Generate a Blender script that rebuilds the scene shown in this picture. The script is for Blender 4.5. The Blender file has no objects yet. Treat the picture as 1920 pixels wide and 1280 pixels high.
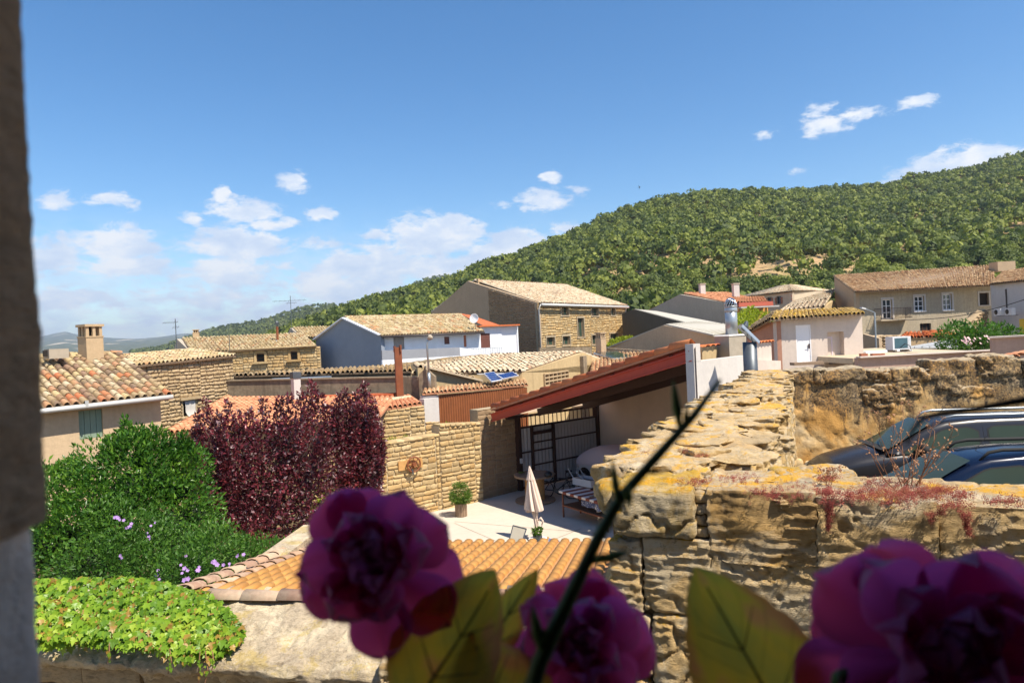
import bpy, math, random
import numpy as np
from mathutils import Vector, Matrix

random.seed(7)
RNG = np.random.default_rng(11)
SC = bpy.context.scene
COL = SC.collection
rad = math.radians

# ---------------------------------------------------------------- camera
F = 1280.0                       # focal length in photo pixels (1920 wide)
ROLL = rad(2.6)
PITCH = math.atan(8.0 / F)       # looking very slightly down
cam_d = bpy.data.cameras.new("camera")
cam = bpy.data.objects.new("camera", cam_d)
COL.objects.link(cam)
cam_d.sensor_width = 36.0
cam_d.lens = 24.0
cam_d.clip_start = 0.02
cam_d.clip_end = 40000.0
cam_d.dof.use_dof = True
cam_d.dof.focus_distance = 8.0
cam_d.dof.aperture_fstop = 6.7
fwd = Vector((0, math.cos(PITCH), -math.sin(PITCH)))
upv = Vector((0, math.sin(PITCH), math.cos(PITCH)))
rgt = Vector((1, 0, 0))
R2 = rgt * math.cos(ROLL) + upv * math.sin(ROLL) * -1.0
U2 = upv * math.cos(ROLL) + rgt * math.sin(ROLL)
cam.matrix_world = Matrix((R2, U2, -fwd)).transposed().to_4x4()
SC.camera = cam

# ---------------------------------------------------------------- sky, sun, exposure
SUN_H = Vector((0.78, -0.62)).normalized()
SUN_EL = rad(57)
SUNV = Vector((SUN_H.x * math.cos(SUN_EL), SUN_H.y * math.cos(SUN_EL), math.sin(SUN_EL)))
sun_d = bpy.data.lights.new("sun", 'SUN')
sun_d.energy = 4.9
sun_d.angle = rad(0.53)
sun_d.color = (1.0, 0.90, 0.75)
sun = bpy.data.objects.new("sun", sun_d)
COL.objects.link(sun)
sun.location = (20, -20, 40)
sun.rotation_euler = SUNV.to_track_quat('Z', 'Y').to_euler()
vs = SC.view_settings
vs.view_transform = 'Standard'
vs.look = 'None'
vs.gamma = 1.0
vs.use_curve_mapping = False
vs.exposure = 0.80


def rayd(px, py):
    """direction (y component 1) through a pixel of the 1920x1280 photograph"""
    dx = (px - 960.0) / F
    dy = (640.0 - py) / F
    d = R2 * dx + U2 * dy + fwd
    return d / d.y


def P(px, py, Y):
    return rayd(px, py) * Y


def proj(p):
    p = Vector(p)
    w = p.dot(fwd)
    return 960 + F * p.dot(R2) / w, 640 - F * p.dot(U2) / w


def PZ(px, py, z):
    """point where the pixel's ray meets the height z"""
    d = rayd(px, py)
    return d * (z / d.z)


world = bpy.data.worlds.new("World")
SC.world = world
world.use_nodes = True


class NT:
    """small helper for node trees"""
    def __init__(s, tree):
        s.t = tree
        s.n = tree.nodes
        s.l = tree.links

    def new(s, typ, **kw):
        nd = s.n.new(typ)
        for k, v in kw.items():
            setattr(nd, k, v)
        return nd

    def put(s, sock, v):
        if v is None:
            return
        if hasattr(v, 'is_output') or isinstance(v, bpy.types.NodeSocket):
            s.l.new(v, sock)
        else:
            if isinstance(v, (tuple, list)) and len(v) == 3 and sock.type == 'RGBA':
                v = (v[0], v[1], v[2], 1)
            sock.default_value = v

    def math(s, op, a, b=None, c=None, clamp=False):
        nd = s.new('ShaderNodeMath', operation=op, use_clamp=clamp)
        s.put(nd.inputs[0], a)
        s.put(nd.inputs[1], b)
        s.put(nd.inputs[2], c)
        return nd.outputs[0]

    def vm(s, op, a, b=None, scale=None):
        nd = s.new('ShaderNodeVectorMath', operation=op)
        s.put(nd.inputs[0], a)
        s.put(nd.inputs[1], b)
        if scale is not None:
            s.put(nd.inputs['Scale'], scale)
        return nd.outputs['Value'] if op in ('LENGTH', 'DOT_PRODUCT', 'DISTANCE') else nd.outputs[0]

    def noise(s, vec, scale, detail=4, rough=0.55, dist=0.0):
        nd = s.new('ShaderNodeTexNoise')
        s.put(nd.inputs['Vector'], vec)
        nd.inputs['Scale'].default_value = scale
        nd.inputs['Detail'].default_value = detail
        nd.inputs['Roughness'].default_value = rough
        nd.inputs['Distortion'].default_value = dist
        return nd.outputs['Fac']

    def voro(s, vec, scale, feature='F1', out='Distance', rand=1.0):
        nd = s.new('ShaderNodeTexVoronoi', feature=feature)
        s.put(nd.inputs['Vector'], vec)
        nd.inputs['Scale'].default_value = scale
        nd.inputs['Randomness'].default_value = rand
        return nd.outputs[out]

    def ramp(s, fac, stops, interp='LINEAR'):
        nd = s.new('ShaderNodeValToRGB')
        cr = nd.color_ramp
        cr.interpolation = interp
        while len(cr.elements) < len(stops):
            cr.elements.new(0.5)
        for e, (p, c) in zip(cr.elements, stops):
            e.position = p
            if not isinstance(c, (tuple, list)):
                c = (c, c, c)
            e.color = (c[0], c[1], c[2], 1)
        s.put(nd.inputs[0], fac)
        return nd.outputs[0]

    def mix(s, fac, a, b, blend='MIX'):
        nd = s.new('ShaderNodeMix', data_type='RGBA', blend_type=blend)
        s.put(nd.inputs[0], fac)
        s.put(nd.inputs[6], a)
        s.put(nd.inputs[7], b)
        return nd.outputs[2]

    def sstep(s, v, lo, hi):
        nd = s.new('ShaderNodeMapRange', interpolation_type='SMOOTHSTEP')
        s.put(nd.inputs[0], v)
        nd.inputs[1].default_value = lo
        nd.inputs[2].default_value = hi
        return nd.outputs[0]

    def mapping(s, vec, scale=(1, 1, 1), rot=(0, 0, 0), loc=(0, 0, 0)):
        nd = s.new('ShaderNodeMapping')
        s.put(nd.inputs['Vector'], vec)
        nd.inputs['Scale'].default_value = scale
        nd.inputs['Rotation'].default_value = rot
        nd.inputs['Location'].default_value = loc
        return nd.outputs[0]

    def bump(s, h, strength=0.5, dist=0.02, normal=None):
        nd = s.new('ShaderNodeBump')
        nd.inputs['Strength'].default_value = strength
        nd.inputs['Distance'].default_value = dist
        s.put(nd.inputs['Height'], h)
        if normal is not None:
            s.l.new(normal, nd.inputs['Normal'])
        return nd.outputs[0]


def build_world():
    w = NT(world.node_tree)
    w.n.clear()
    out = w.new('ShaderNodeOutputWorld')
    bg = w.new('ShaderNodeBackground')
    sky = w.new('ShaderNodeTexSky', sky_type='NISHITA')
    sky.sun_disc = False
    sky.sun_elevation = SUN_EL
    sky.sun_rotation = math.atan2(SUNV.x, SUNV.y)
    sky.altitude = 500
    sky.air_density = 1.0
    sky.dust_density = 0.3
    sky.ozone_density = 1.6
    tc = w.new('ShaderNodeTexCoord')
    d = w.vm('NORMALIZE', tc.outputs['Generated'])
    sep = w.new('ShaderNodeSeparateXYZ')
    w.l.new(d, sep.inputs[0])
    az = w.math('ARCTAN2', sep.outputs[0], sep.outputs[1])
    el = w.math('ARCSINE', sep.outputs[2])
    cv = w.new('ShaderNodeCombineXYZ')
    w.l.new(az, cv.inputs[0])
    w.l.new(el, cv.inputs[1])
    base = cv.outputs[0]
    # flat cumulus: noise sampled in stretched azimuth/elevation space
    n1 = w.noise(w.mapping(base, (1.0, 1.9, 1)), 17.0, 10, 0.66, 0.35)
    n2 = w.noise(w.mapping(base, (1.0, 2.6, 1), loc=(3.1, 1.7, 0)), 30.0, 6, 0.6, 0.3)
    nn = w.math('MULTIPLY_ADD', n2, 0.5, w.math('MULTIPLY_ADD', n1, 1.15, -.2))
    clouds = [  # px, py, half width, half height, weight
        (547, 341, 34, 16, .85), (414, 366, 14, 18, .7), (450, 400, 58, 24, .85), (500, 422, 70, 14, .75), (362, 412, 22, 14, .75),
        (602, 402, 36, 13, .8), (105, 376, 30, 18, .75), (195, 376, 45, 16, .5), (440, 458, 110, 30, .85),
        (210, 460, 80, 30, .85), (110, 475, 60, 34, .85), (260, 500, 120, 26, .8), (430, 510, 90, 34, .85), (530, 500, 36, 14, .6),
        (700, 440, 34, 12, .6), (820, 445, 95, 40, 1.0), (790, 465, 70, 22, .8), (965, 458, 62, 32, 1.0), (930, 490, 130, 30, .8),
        (700, 500, 95, 42, 1.0), (640, 540, 170, 42, .8), (800, 500, 100, 26, .9), (600, 460, 60, 18, .5),
        (1035, 330, 28, 13, .8), (1030, 374, 62, 20, .8), (1080, 355, 34, 10, .62), (945, 388, 26, 14, .5), (1065, 428, 40, 16, .7),
        (1535, 212, 30, 16, .7), (1548, 230, 44, 20, .72), (1600, 214, 56, 13, .6), (1718, 192, 38, 12, .6), (1695, 200, 24, 9, .55), (1440, 253, 30, 12, .42), (1800, 312, 110, 28, .95),
        (1485, 324, 18, 8, .3), (125, 558, 60, 20, 1.0), (200, 575, 60, 16, .6), (420, 560, 150, 26, .7), (300, 545, 130, 22, .55), (300, 600, 220, 22, .5), (560, 580, 150, 20, .6),
    ]
    acc = None
    for (px, py, a, b, wt) in clouds:
        r = rayd(px, py).normalized()
        u0, v0 = math.atan2(r.x, r.y), math.asin(r.z)
        dd = w.vm('SUBTRACT', base, (u0, v0, 0))
        dd = w.vm('MULTIPLY', dd, (F / (a * 1.25) * 1.0, F / (b * 1.3), 0))
        ln = w.vm('LENGTH', dd)
        m = w.math('MULTIPLY_ADD', ln, -0.58 * wt, 0.74 * wt)
        m = w.math('MAXIMUM', m, 0.0)
        acc = m if acc is None else w.math('MAXIMUM', acc, m)
    # scattered clouds over the rest of the sky, low along the horizon
    off = w.math('MULTIPLY', w.sstep(w.math('ABSOLUTE', az), 0.68, 0.85), 0.30)
    off = w.math('MULTIPLY', off, w.sstep(el, 0.9, 0.05))
    acc = w.math('MAXIMUM', acc, off)
    dens = w.math('ADD', acc, w.math('SUBTRACT', nn, 0.80))
    dens = w.math('MULTIPLY', w.sstep(dens, 0.0, 0.24), 0.95)
    dens = w.math('MULTIPLY', dens, w.sstep(acc, 0.0, 0.12))
    veil = w.math('MULTIPLY', w.sstep(el, 0.20, 0.03), w.sstep(az, 0.40, -0.20))
    dens = w.math('MAXIMUM', dens, w.math('MULTIPLY', veil, w.math('MULTIPLY', w.sstep(nn, 0.46, 0.66), 0.62)))
    shade = w.noise(w.mapping(base, (1.0, 2.2, 1), loc=(0.0, 0.022, 0)), 16.0, 7, 0.6, 0.2)
    ccol = w.ramp(shade, [(0.36, (0.38, 0.45, 0.57)), (0.5, (0.47, 0.52, 0.60)), (0.60, (0.58, 0.59, 0.61))])
    STR = 0.100
    skyc = w.mix(1.0, sky.outputs[0], (STR, STR, STR), 'MULTIPLY')
    hs = w.new('ShaderNodeHueSaturation')
    w.l.new(skyc, hs.inputs['Color'])
    hs.inputs['Saturation'].default_value = 1.32
    col = w.mix(dens, hs.outputs[0], ccol)
    w.l.new(col, bg.inputs['Color'])
    bg.inputs['Strength'].default_value = 1.0
    w.l.new(bg.outputs[0], out.inputs[0])


build_world()

# ---------------------------------------------------------------- numpy noise


def _h(ix, iy, iz, seed):
    n = (ix.astype(np.int64) * 374761393 + iy.astype(np.int64) * 668265263 + iz.astype(np.int64) * 2147483647 * 3 + seed * 974634777) & 0xFFFFFFFF
    n = ((n ^ (n >> 13)) * 1274126177) & 0xFFFFFFFF
    n = ((n ^ (n >> 16)) * 2246822519) & 0xFFFFFFFF
    return ((n ^ (n >> 15)) & 0xFFFFFF) / float(0xFFFFFF)


def vnoise(Pn, seed=0):
    Pn = np.asarray(Pn, dtype=np.float64)
    i = np.floor(Pn).astype(np.int64)
    f = Pn - i
    f = f * f * (3 - 2 * f)
    x, y, z = i[:, 0], i[:, 1], i[:, 2]
    fx, fy, fz = f[:, 0], f[:, 1], f[:, 2]
    r = 0
    for dx in (0, 1):
        wx = fx if dx else 1 - fx
        for dy in (0, 1):
            wy = fy if dy else 1 - fy
            for dz in (0, 1):
                wz = fz if dz else 1 - fz
                r = r + wx * wy * wz * _h(x + dx, y + dy, z + dz, seed)
    return r * 2 - 1


def fbm(Pn, oct=4, seed=0, gain=0.5):
    Pn = np.asarray(Pn, dtype=np.float64)
    a, s, t = 1.0, 0.0, 0.0
    for k in range(oct):
        s = s + a * vnoise(Pn * (2.03 ** k) + 17.3 * k, seed + k)
        t += a
        a *= gain
    return s / t


# ---------------------------------------------------------------- objects and meshes


def tag(o, label=None, cat=None, group=None, kind=None):
    if label:
        o['label'] = label
    if cat:
        o['category'] = cat
    if group:
        o['group'] = group
    if kind:
        o['kind'] = kind
    return o


def thing(name, label, cat, loc=(0, 0, 0), group=None):
    o = bpy.data.objects.new(name, None)
    o.empty_display_size = 0.2
    COL.objects.link(o)
    o.location = loc
    return tag(o, label, cat, group)


def wloc(o):
    v = Vector((0, 0, 0))
    while o is not None:
        if o.type == 'EMPTY':
            v = v + Vector(o.location)
        o = o.parent
    return v


def link(name, me, parent=None, mats=None, M=None):
    o = bpy.data.objects.new(name, me)
    COL.objects.link(o)
    if mats is not None and len(me.materials) == 0:
        for m in (mats if isinstance(mats, (list, tuple)) else [mats]):
            me.materials.append(m)
    if parent is not None:
        o.parent = parent
        # every root is an Empty without rotation, every part stands at the world origin of its root
        if parent.type == 'EMPTY':
            o.matrix_parent_inverse = Matrix.Translation(-Vector(parent.location))
    if M is not None:
        o.matrix_basis = M
    return o


def mesh_np(name, V, faces, tint=None, uv=None, mat=None, smooth=False):
    """faces: list of (k x n) int arrays (all polygons of one size per array) ; tint / mat per polygon in that order"""
    me = bpy.data.meshes.new(name)
    V = np.asarray(V, dtype=np.float32)
    me.vertices.add(len(V))
    me.vertices.foreach_set('co', V.ravel())
    li = np.concatenate([f.ravel() for f in faces]).astype(np.int32)
    tot = np.concatenate([np.full(len(f), f.shape[1], dtype=np.int32) for f in faces])
    st = np.concatenate([[0], np.cumsum(tot)[:-1]]).astype(np.int32)
    me.loops.add(len(li))
    me.loops.foreach_set('vertex_index', li)
    me.polygons.add(len(tot))
    me.polygons.foreach_set('loop_start', st)
    if smooth:
        me.polygons.foreach_set('use_smooth', np.ones(len(tot), dtype=bool))
    if mat is not None:
        me.polygons.foreach_set('material_index', np.asarray(mat, dtype=np.int32))
    me.update(calc_edges=True)
    if tint is not None:
        a = me.attributes.new('tint', 'FLOAT', 'FACE')
        a.data.foreach_set('value', np.asarray(tint, dtype=np.float32))
    if uv is not None:
        u = me.uv_layers.new(name='uv')
        u.data.foreach_set('uv', np.asarray(uv, dtype=np.float32).ravel())
    return me


class MB:
    """collects shapes into one mesh, in world coordinates"""
    def __init__(s):
        s.v, s.f, s.t, s.m, s.uv = [], [], [], [], []
        s.cm = 0
        s.ct = 0.0

    def vert(s, p):
        s.v.append(tuple(p))
        return len(s.v) - 1

    def face(s, idx, uv=None):
        s.f.append(tuple(idx))
        s.t.append(s.ct)
        s.m.append(s.cm)
        s.uv.append(uv)

    def poly(s, pts, uv=None):
        s.face([s.vert(p) for p in pts], uv)

    def box(s, c, size, ux=(1, 0, 0), uz=(0, 0, 1), taper=1.0):
        c = Vector(c)
        ux = Vector(ux).normalized()
        uz = Vector(uz).normalized()
        uy = uz.cross(ux).normalized()
        ux = uy.cross(uz).normalized()
        hx, hy, hz = size[0] / 2, size[1] / 2, size[2] / 2
        b = len(s.v)
        for z in (-1, 1):
            k = taper if z > 0 else 1.0
            for (x, y) in ((-1, -1), (1, -1), (1, 1), (-1, 1)):
                s.v.append(tuple(c + ux * x * hx * k + uy * y * hy * k + uz * z * hz))
        for q in ((3, 2, 1, 0), (4, 5, 6, 7), (0, 1, 5, 4), (1, 2, 6, 5), (2, 3, 7, 6), (3, 0, 4, 7)):
            s.face([b + i for i in q])

    def bar(s, a, b, w, h=None, up=(0, 0, 1)):
        a, b = Vector(a), Vector(b)
        d = b - a
        h = h or w
        upv_ = Vector(up)
        if abs(d.normalized().dot(upv_)) > 0.98:
            upv_ = Vector((0.6, 0.8, 0))
        x = d.normalized()
        z = (upv_ - x * upv_.dot(x)).normalized()
        s.box((a + b) / 2, (d.length, w, h), x, z)

    def tube(s, pts, r, seg=8, closed=False, cap=True):
        pts = [Vector(p) for p in pts]
        n = len(pts)
        rs = r if isinstance(r, (list, tuple)) else [r] * n
        rings = []
        prev = None
        for i, p in enumerate(pts):
            a = pts[(i - 1) % n] if (closed or i > 0) else p
            c = pts[(i + 1) % n] if (closed or i < n - 1) else p
            t = (c - a).normalized()
            if prev is None:
                ref = Vector((0, 0, 1)) if abs(t.z) < 0.9 else Vector((1, 0, 0))
                nx = t.cross(ref).normalized()
            else:
                nx = (prev - t * prev.dot(t)).normalized()
            prev = nx
            ny = t.cross(nx)
            ring = []
            for k in range(seg):
                an = 2 * math.pi * k / seg
                ring.append(s.vert(p + (nx * math.cos(an) + ny * math.sin(an)) * rs[i]))
            rings.append(ring)
        m = n if closed else n - 1
        for i in range(m):
            r0, r1 = rings[i], rings[(i + 1) % n]
            for k in range(seg):
                s.face((r0[k], r0[(k + 1) % seg], r1[(k + 1) % seg], r1[k]))
        if cap and not closed:
            s.face(rings[0][::-1])
            s.face(rings[-1])

    def lathe(s, c, prof, seg=20, axis=(0, 0, 1), cap=True):
        """prof: list of (radius, height) along axis from c"""
        c = Vector(c)
        z = Vector(axis).normalized()
        ref = Vector((1, 0, 0)) if abs(z.x) < 0.9 else Vector((0, 1, 0))
        x = (ref - z * ref.dot(z)).normalized()
        y = z.cross(x)
        rings = []
        for (r, h) in prof:
            rings.append([s.vert(c + z * h + (x * math.cos(2 * math.pi * k / seg) + y * math.sin(2 * math.pi * k / seg)) * r) for k in range(seg)])
        for i in range(len(prof) - 1):
            for k in range(seg):
                s.face((rings[i][k], rings[i][(k + 1) % seg], rings[i + 1][(k + 1) % seg], rings[i + 1][k]))
        if cap:
            s.face(rings[0][::-1])
            s.face(rings[-1])

    def grid(s, pts, uvs=None):
        """pts[i][j] -> quads"""
        idx = [[s.vert(p) for p in row] for row in pts]
        for i in range(len(pts) - 1):
            for j in range(len(pts[0]) - 1):
                uv = None
                if uvs:
                    uv = [uvs[i][j], uvs[i][j + 1], uvs[i + 1][j + 1], uvs[i + 1][j]]
                s.face((idx[i][j], idx[i][j + 1], idx[i + 1][j + 1], idx[i + 1][j]), uv)

    def build(s, name, mats, parent=None, smooth=False, kind=None):
        if not s.v:
            return None
        me = bpy.data.meshes.new(name)
        me.from_pydata(s.v, [], s.f)
        if smooth:
            me.polygons.foreach_set('use_smooth', [True] * len(s.f))
        me.polygons.foreach_set('material_index', s.m)
        a = me.attributes.new('tint', 'FLOAT', 'FACE')
        a.data.foreach_set('value', s.t)
        if any(u is not None for u in s.uv):
            ul = me.uv_layers.new(name='uv')
            k = 0
            for fi, u in enumerate(s.uv):
                n = len(s.f[fi])
                for q in range(n):
                    if u is not None:
                        ul.data[k].uv = u[q]
                    k += 1
        me.update()
        o = link(name, me, parent, mats)
        if kind:
            o['kind'] = kind
        return o


def frame(origin, x, y, z, s=(1, 1, 1)):
    return np.array([[x[0] * s[0], y[0] * s[1], z[0] * s[2], origin[0]],
                     [x[1] * s[0], y[1] * s[1], z[1] * s[2], origin[1]],
                     [x[2] * s[0], y[2] * s[1], z[2] * s[2], origin[2]], [0, 0, 0, 1.0]])


def bake(name, tmpls, Ms, tints, mats, parent=None, which=None, smooth=False, kind=None):
    """many small copies of template meshes joined into one mesh"""
    Ms = np.asarray(Ms, dtype=np.float64)
    tints = np.asarray(tints)
    if len(Ms) == 0:
        return None
    if which is None:
        which = RNG.integers(0, len(tmpls), len(Ms))
    Vs, Fs, T, MI = [], {}, {}, {}
    off = 0
    for k, tp in enumerate(tmpls):
        sel = np.where(which == k)[0]
        if len(sel) == 0:
            continue
        V, faces = tp[0], tp[1]
        mi = tp[2] if len(tp) > 2 else None
        Vh = np.concatenate([V, np.ones((len(V), 1))], 1)
        W = np.einsum('nij,vj->nvi', Ms[sel][:, :3, :], Vh).reshape(-1, 3)
        Vs.append(W)
        base = off + np.arange(len(sel)) * len(V)
        fi = 0
        for f in faces:
            g = (f[None, :, :] + base[:, None, None]).reshape(-1, f.shape[1])
            Fs.setdefault(f.shape[1], []).append(g)
            T.setdefault(f.shape[1], []).append(np.repeat(tints[sel], len(f)))
            mm = np.zeros(len(f), dtype=int) if mi is None else mi[fi:fi + len(f)]
            MI.setdefault(f.shape[1], []).append(np.tile(mm, len(sel)))
            fi += len(f)
        off += len(sel) * len(V)
    keys = sorted(Fs)
    faces = [np.concatenate(Fs[k]) for k in keys]
    tint = np.concatenate([np.concatenate(T[k]) for k in keys])
    mat = np.concatenate([np.concatenate(MI[k]) for k in keys])
    me = mesh_np(name, np.concatenate(Vs), faces, tint, None, mat, smooth)
    o = link(name, me, parent, mats)
    if kind:
        o['kind'] = kind
    return o


def pieces(name, tmpls, Ms, mats, parent, limit=300, smooth=False, stuff_name=None, seen=None):
    """the nearest `limit` copies as objects of their own, the rest joined"""
    Ms = np.asarray(Ms)
    if len(Ms) == 0:
        return
    which = RNG.integers(0, len(tmpls), len(Ms))
    d = np.linalg.norm(Ms[:, :3, 3], axis=1)
    if seen is not None:
        d = d + (~np.asarray(seen)) * 1000.0
    order = np.argsort(d)
    near, far = order[:limit], order[limit:]
    meshes = []
    for k, tp in enumerate(tmpls):
        me = mesh_np(name, tp[0], tp[1], None, None, tp[2] if len(tp) > 2 else None, smooth)
        for m in (mats if isinstance(mats, (list, tuple)) else [mats]):
            me.materials.append(m)
        meshes.append(me)
    pl = -Vector(wloc(parent))
    for i in near:
        o = bpy.data.objects.new(name, meshes[which[i]])
        COL.objects.link(o)
        o.parent = parent
        M = Matrix([list(r) for r in Ms[i]])
        if parent.type == 'EMPTY':
            o.matrix_parent_inverse = Matrix.Translation(pl)
        o.matrix_basis = M
    if len(far):
        bake(stuff_name or (name + '_rows'), tmpls, Ms[far], RNG.random(len(far)), mats, parent, which[far], smooth, kind='stuff')


def boxt(sx, sy, sz, chamfer=0.15, jit=0.0, seed=0):
    """a stone: box whose front (-y) face is bevelled; unit sized, x,z in -.5...5, y 0 (back) to -1 (front)"""
    r = np.random.default_rng(seed)
    c = chamfer
    V = []
    for (y, k) in ((0.0, 1.0), (-0.55, 1.0), (-1.0, 1 - c)):
        for (x, z) in ((-.5, -.5), (-.15, -.5), (.2, -.5), (.5, -.5), (.5, .05), (.5, .5), (.15, .5), (-.2, .5), (-.5, .5), (-.5, -.05)):
            V.append((x * k, y, z * (k if k == 1 else k - 0.1)))
    V = np.array(V)
    V[20:, 0] += r.normal(0, jit, 10) * 0.6
    V[20:, 2] += r.normal(0, jit, 10)
    V[20:, 1] += r.normal(0, jit * 1.2, 10)
    V[10:20, 0] += r.normal(0, jit * .4, 10)
    V[10:20, 2] += r.normal(0, jit * .5, 10)
    cv = np.array([[r.normal(0, .08), -1.12, r.normal(0, .08)]])
    V = np.concatenate([V, cv])
    q = []
    for k in range(2):
        for i in range(10):
            j = (i + 1) % 10
            q.append((k * 10 + i, k * 10 + j, k * 10 + 10 + j, k * 10 + 10 + i))
    t = [(20 + i, 20 + (i + 1) % 10, 30) for i in range(10)]
    V = V * np.array([sx, sy, sz])
    return V, [np.array(q), np.array(t)]


STONES = [boxt(1, 1, 1, 0.26, 0.10, k) for k in range(14)]


def rough_box(lo, hi, res, rnd=0.03, amp=0.02, freq=6.0, strata=0.0, seed=0, M=None, skip=(), oct=5):
    """a box with rounded edges whose surface is displaced like weathered rock; local axes x,y,z, then moved by M"""
    lo, hi = np.array(lo, float), np.array(hi, float)
    size = hi - lo
    Vs, Fs, off = [], [], 0
    for ax in range(3):
        for sgn in (0, 1):
            if (ax, sgn) in skip:
                continue
            a, b = [(1, 2), (2, 0), (0, 1)][ax]
            na, nb = max(2, int(size[a] / res) + 1), max(2, int(size[b] / res) + 1)
            ga, gb = np.meshgrid(np.linspace(lo[a], hi[a], na), np.linspace(lo[b], hi[b], nb), indexing='ij')
            Pq = np.zeros((na * nb, 3))
            Pq[:, a] = ga.ravel()
            Pq[:, b] = gb.ravel()
            Pq[:, ax] = hi[ax] if sgn else lo[ax]
            idx = np.arange(na * nb).reshape(na, nb)
            q = np.stack([idx[:-1, :-1], idx[1:, :-1], idx[1:, 1:], idx[:-1, 1:]], -1).reshape(-1, 4)
            if not sgn:
                q = q[:, ::-1]
            Vs.append(Pq)
            Fs.append(q + off)
            off += len(Pq)
    V = np.concatenate(Vs)
    r = np.minimum(rnd, size * 0.45)
    inner = np.clip(V, lo + r, hi - r)
    dv = V - inner
    ln = np.linalg.norm(dv / r, axis=1, keepdims=True)
    nrm = dv / r / np.maximum(ln, 1e-6)
    V2 = inner + nrm * r
    W = V2 if M is None else (np.concatenate([V2, np.ones((len(V2), 1))], 1) @ np.asarray(M).T)[:, :3]
    n = fbm(W * freq, oct, seed, 0.55) * amp
    cr_ = np.abs(fbm(W * freq * .45, 4, seed + 50, 0.6))
    n = n - amp * .9 * np.clip(1 - cr_ / .05, 0, 1) ** 1.5
    if strata > 0:
        warp = fbm(W * 2.3, 3, seed + 9) * 0.10
        Wz = W.copy()
        Wz[:, 2] = (Wz[:, 2] + warp) * 26
        Wz[:, :2] *= 3.0
        s_ = fbm(Wz, 3, seed + 20, 0.6)
        tz = (W[:, 2] + warp * .8) * 17 + fbm(W * 5, 2, seed + 33) * .5
        fr = tz - np.floor(tz)
        mk = np.clip(fbm(W * 3.1, 3, seed + 44) * 2.5 + .35, 0, 1)
        n = n + s_ * strata * .6 + (fr ** 3 - .35) * mk * strata * .9
    V3 = V2 + nrm * n[:, None]
    if M is not None:
        V3 = (np.concatenate([V3, np.ones((len(V3), 1))], 1) @ np.asarray(M).T)[:, :3]
    return V3, [np.concatenate(Fs)]


def rough_obj(name, mats, parent, *args, **kw):
    V, Fq = rough_box(*args, **kw)
    me = mesh_np(name, V, Fq, smooth=True)
    return link(name, me, parent, mats)
# ---------------------------------------------------------------- materials


def hx(s):
    s = s.lstrip('#')
    r = []
    for i in (0, 2, 4):
        v = int(s[i:i + 2], 16) / 255
        r.append(v / 12.92 if v <= 0.04045 else ((v + 0.055) / 1.055) ** 2.4)
    return tuple(r)


def sc(c, k):
    return tuple(min(1, x * k) for x in c)


def mkmat(name):
    m = bpy.data.materials.new(name)
    m.use_nodes = True
    w = NT(m.node_tree)
    b = w.n['Principled BSDF']
    geo = w.new('ShaderNodeNewGeometry')
    return m, w, b, geo.outputs['Position']


def rndv(w):
    """a number per piece: the face's own tint plus the object's random number"""
    at = w.new('ShaderNodeAttribute', attribute_name='tint')
    oi = w.new('ShaderNodeObjectInfo')
    return w.math('FRACT', w.math('ADD', at.outputs['Fac'], oi.outputs['Random']))


def plain(name, col, rough=0.6, metal=0.0, var=0.12, scale=6, bump=0.0, spec=0.4, bscale=None):
    m, w, b, pos = mkmat(name)
    n = w.noise(pos, scale, 5, 0.6)
    c = w.mix(n, sc(col, 1 - var), sc(col, 1 + var))
    w.l.new(c, b.inputs['Base Color'])
    b.inputs['Roughness'].default_value = rough
    b.inputs['Metallic'].default_value = metal
    b.inputs['Specular IOR Level'].default_value = spec
    if bump:
        w.l.new(w.bump(w.noise(pos, bscale or scale * 8, 5), bump, 0.02), b.inputs['Normal'])
    return m


def stucco(name, col, dark=None, streak=0.35, blot=0.4, scale=1.0, bump=0.35, light=None, top=None):
    """rendered wall: blotches, fine grain and vertical run-off streaks"""
    m, w, b, pos = mkmat(name)
    dark = dark or sc(col, 0.55)
    light = light or sc(col, 1.18)
    n1 = w.noise(pos, 0.9 * scale, 6, 0.62, 0.4)
    n2 = w.noise(pos, 7 * scale, 6, 0.65)
    c = w.mix(w.ramp(n1, [(0.35, 0), (0.7, 1)]), col, light)
    c = w.mix(w.math('MULTIPLY', w.ramp(n2, [(0.42, 0), (0.72, 1)]), blot), c, dark)
    st = w.noise(w.mapping(pos, (2.2, 2.2, 0.16)), 2.2 * scale, 5, 0.6)
    c = w.mix(w.math('MULTIPLY', w.ramp(st, [(0.48, 0), (0.74, 1)]), streak), c, dark)
    big = w.noise(pos, 0.45 * scale, 5, 0.7, 0.8)
    c = w.mix(w.math('MULTIPLY', w.ramp(big, [(0.44, 0), (0.60, 1)]), blot * .8), c, sc(dark, 1.5))
    gr = w.noise(pos, 60, 3, 0.7)
    c = w.mix(0.35, c, w.mix(gr, sc(col, .75), sc(col, 1.15)))
    w.l.new(c, b.inputs['Base Color'])
    b.inputs['Roughness'].default_value = 0.92
    b.inputs['Specular IOR Level'].default_value = 0.15
    h = w.math('MULTIPLY_ADD', w.noise(pos, 35, 5, 0.7), 0.5, n2)
    w.l.new(w.bump(h, bump, 0.03), b.inputs['Normal'])
    return m


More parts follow.
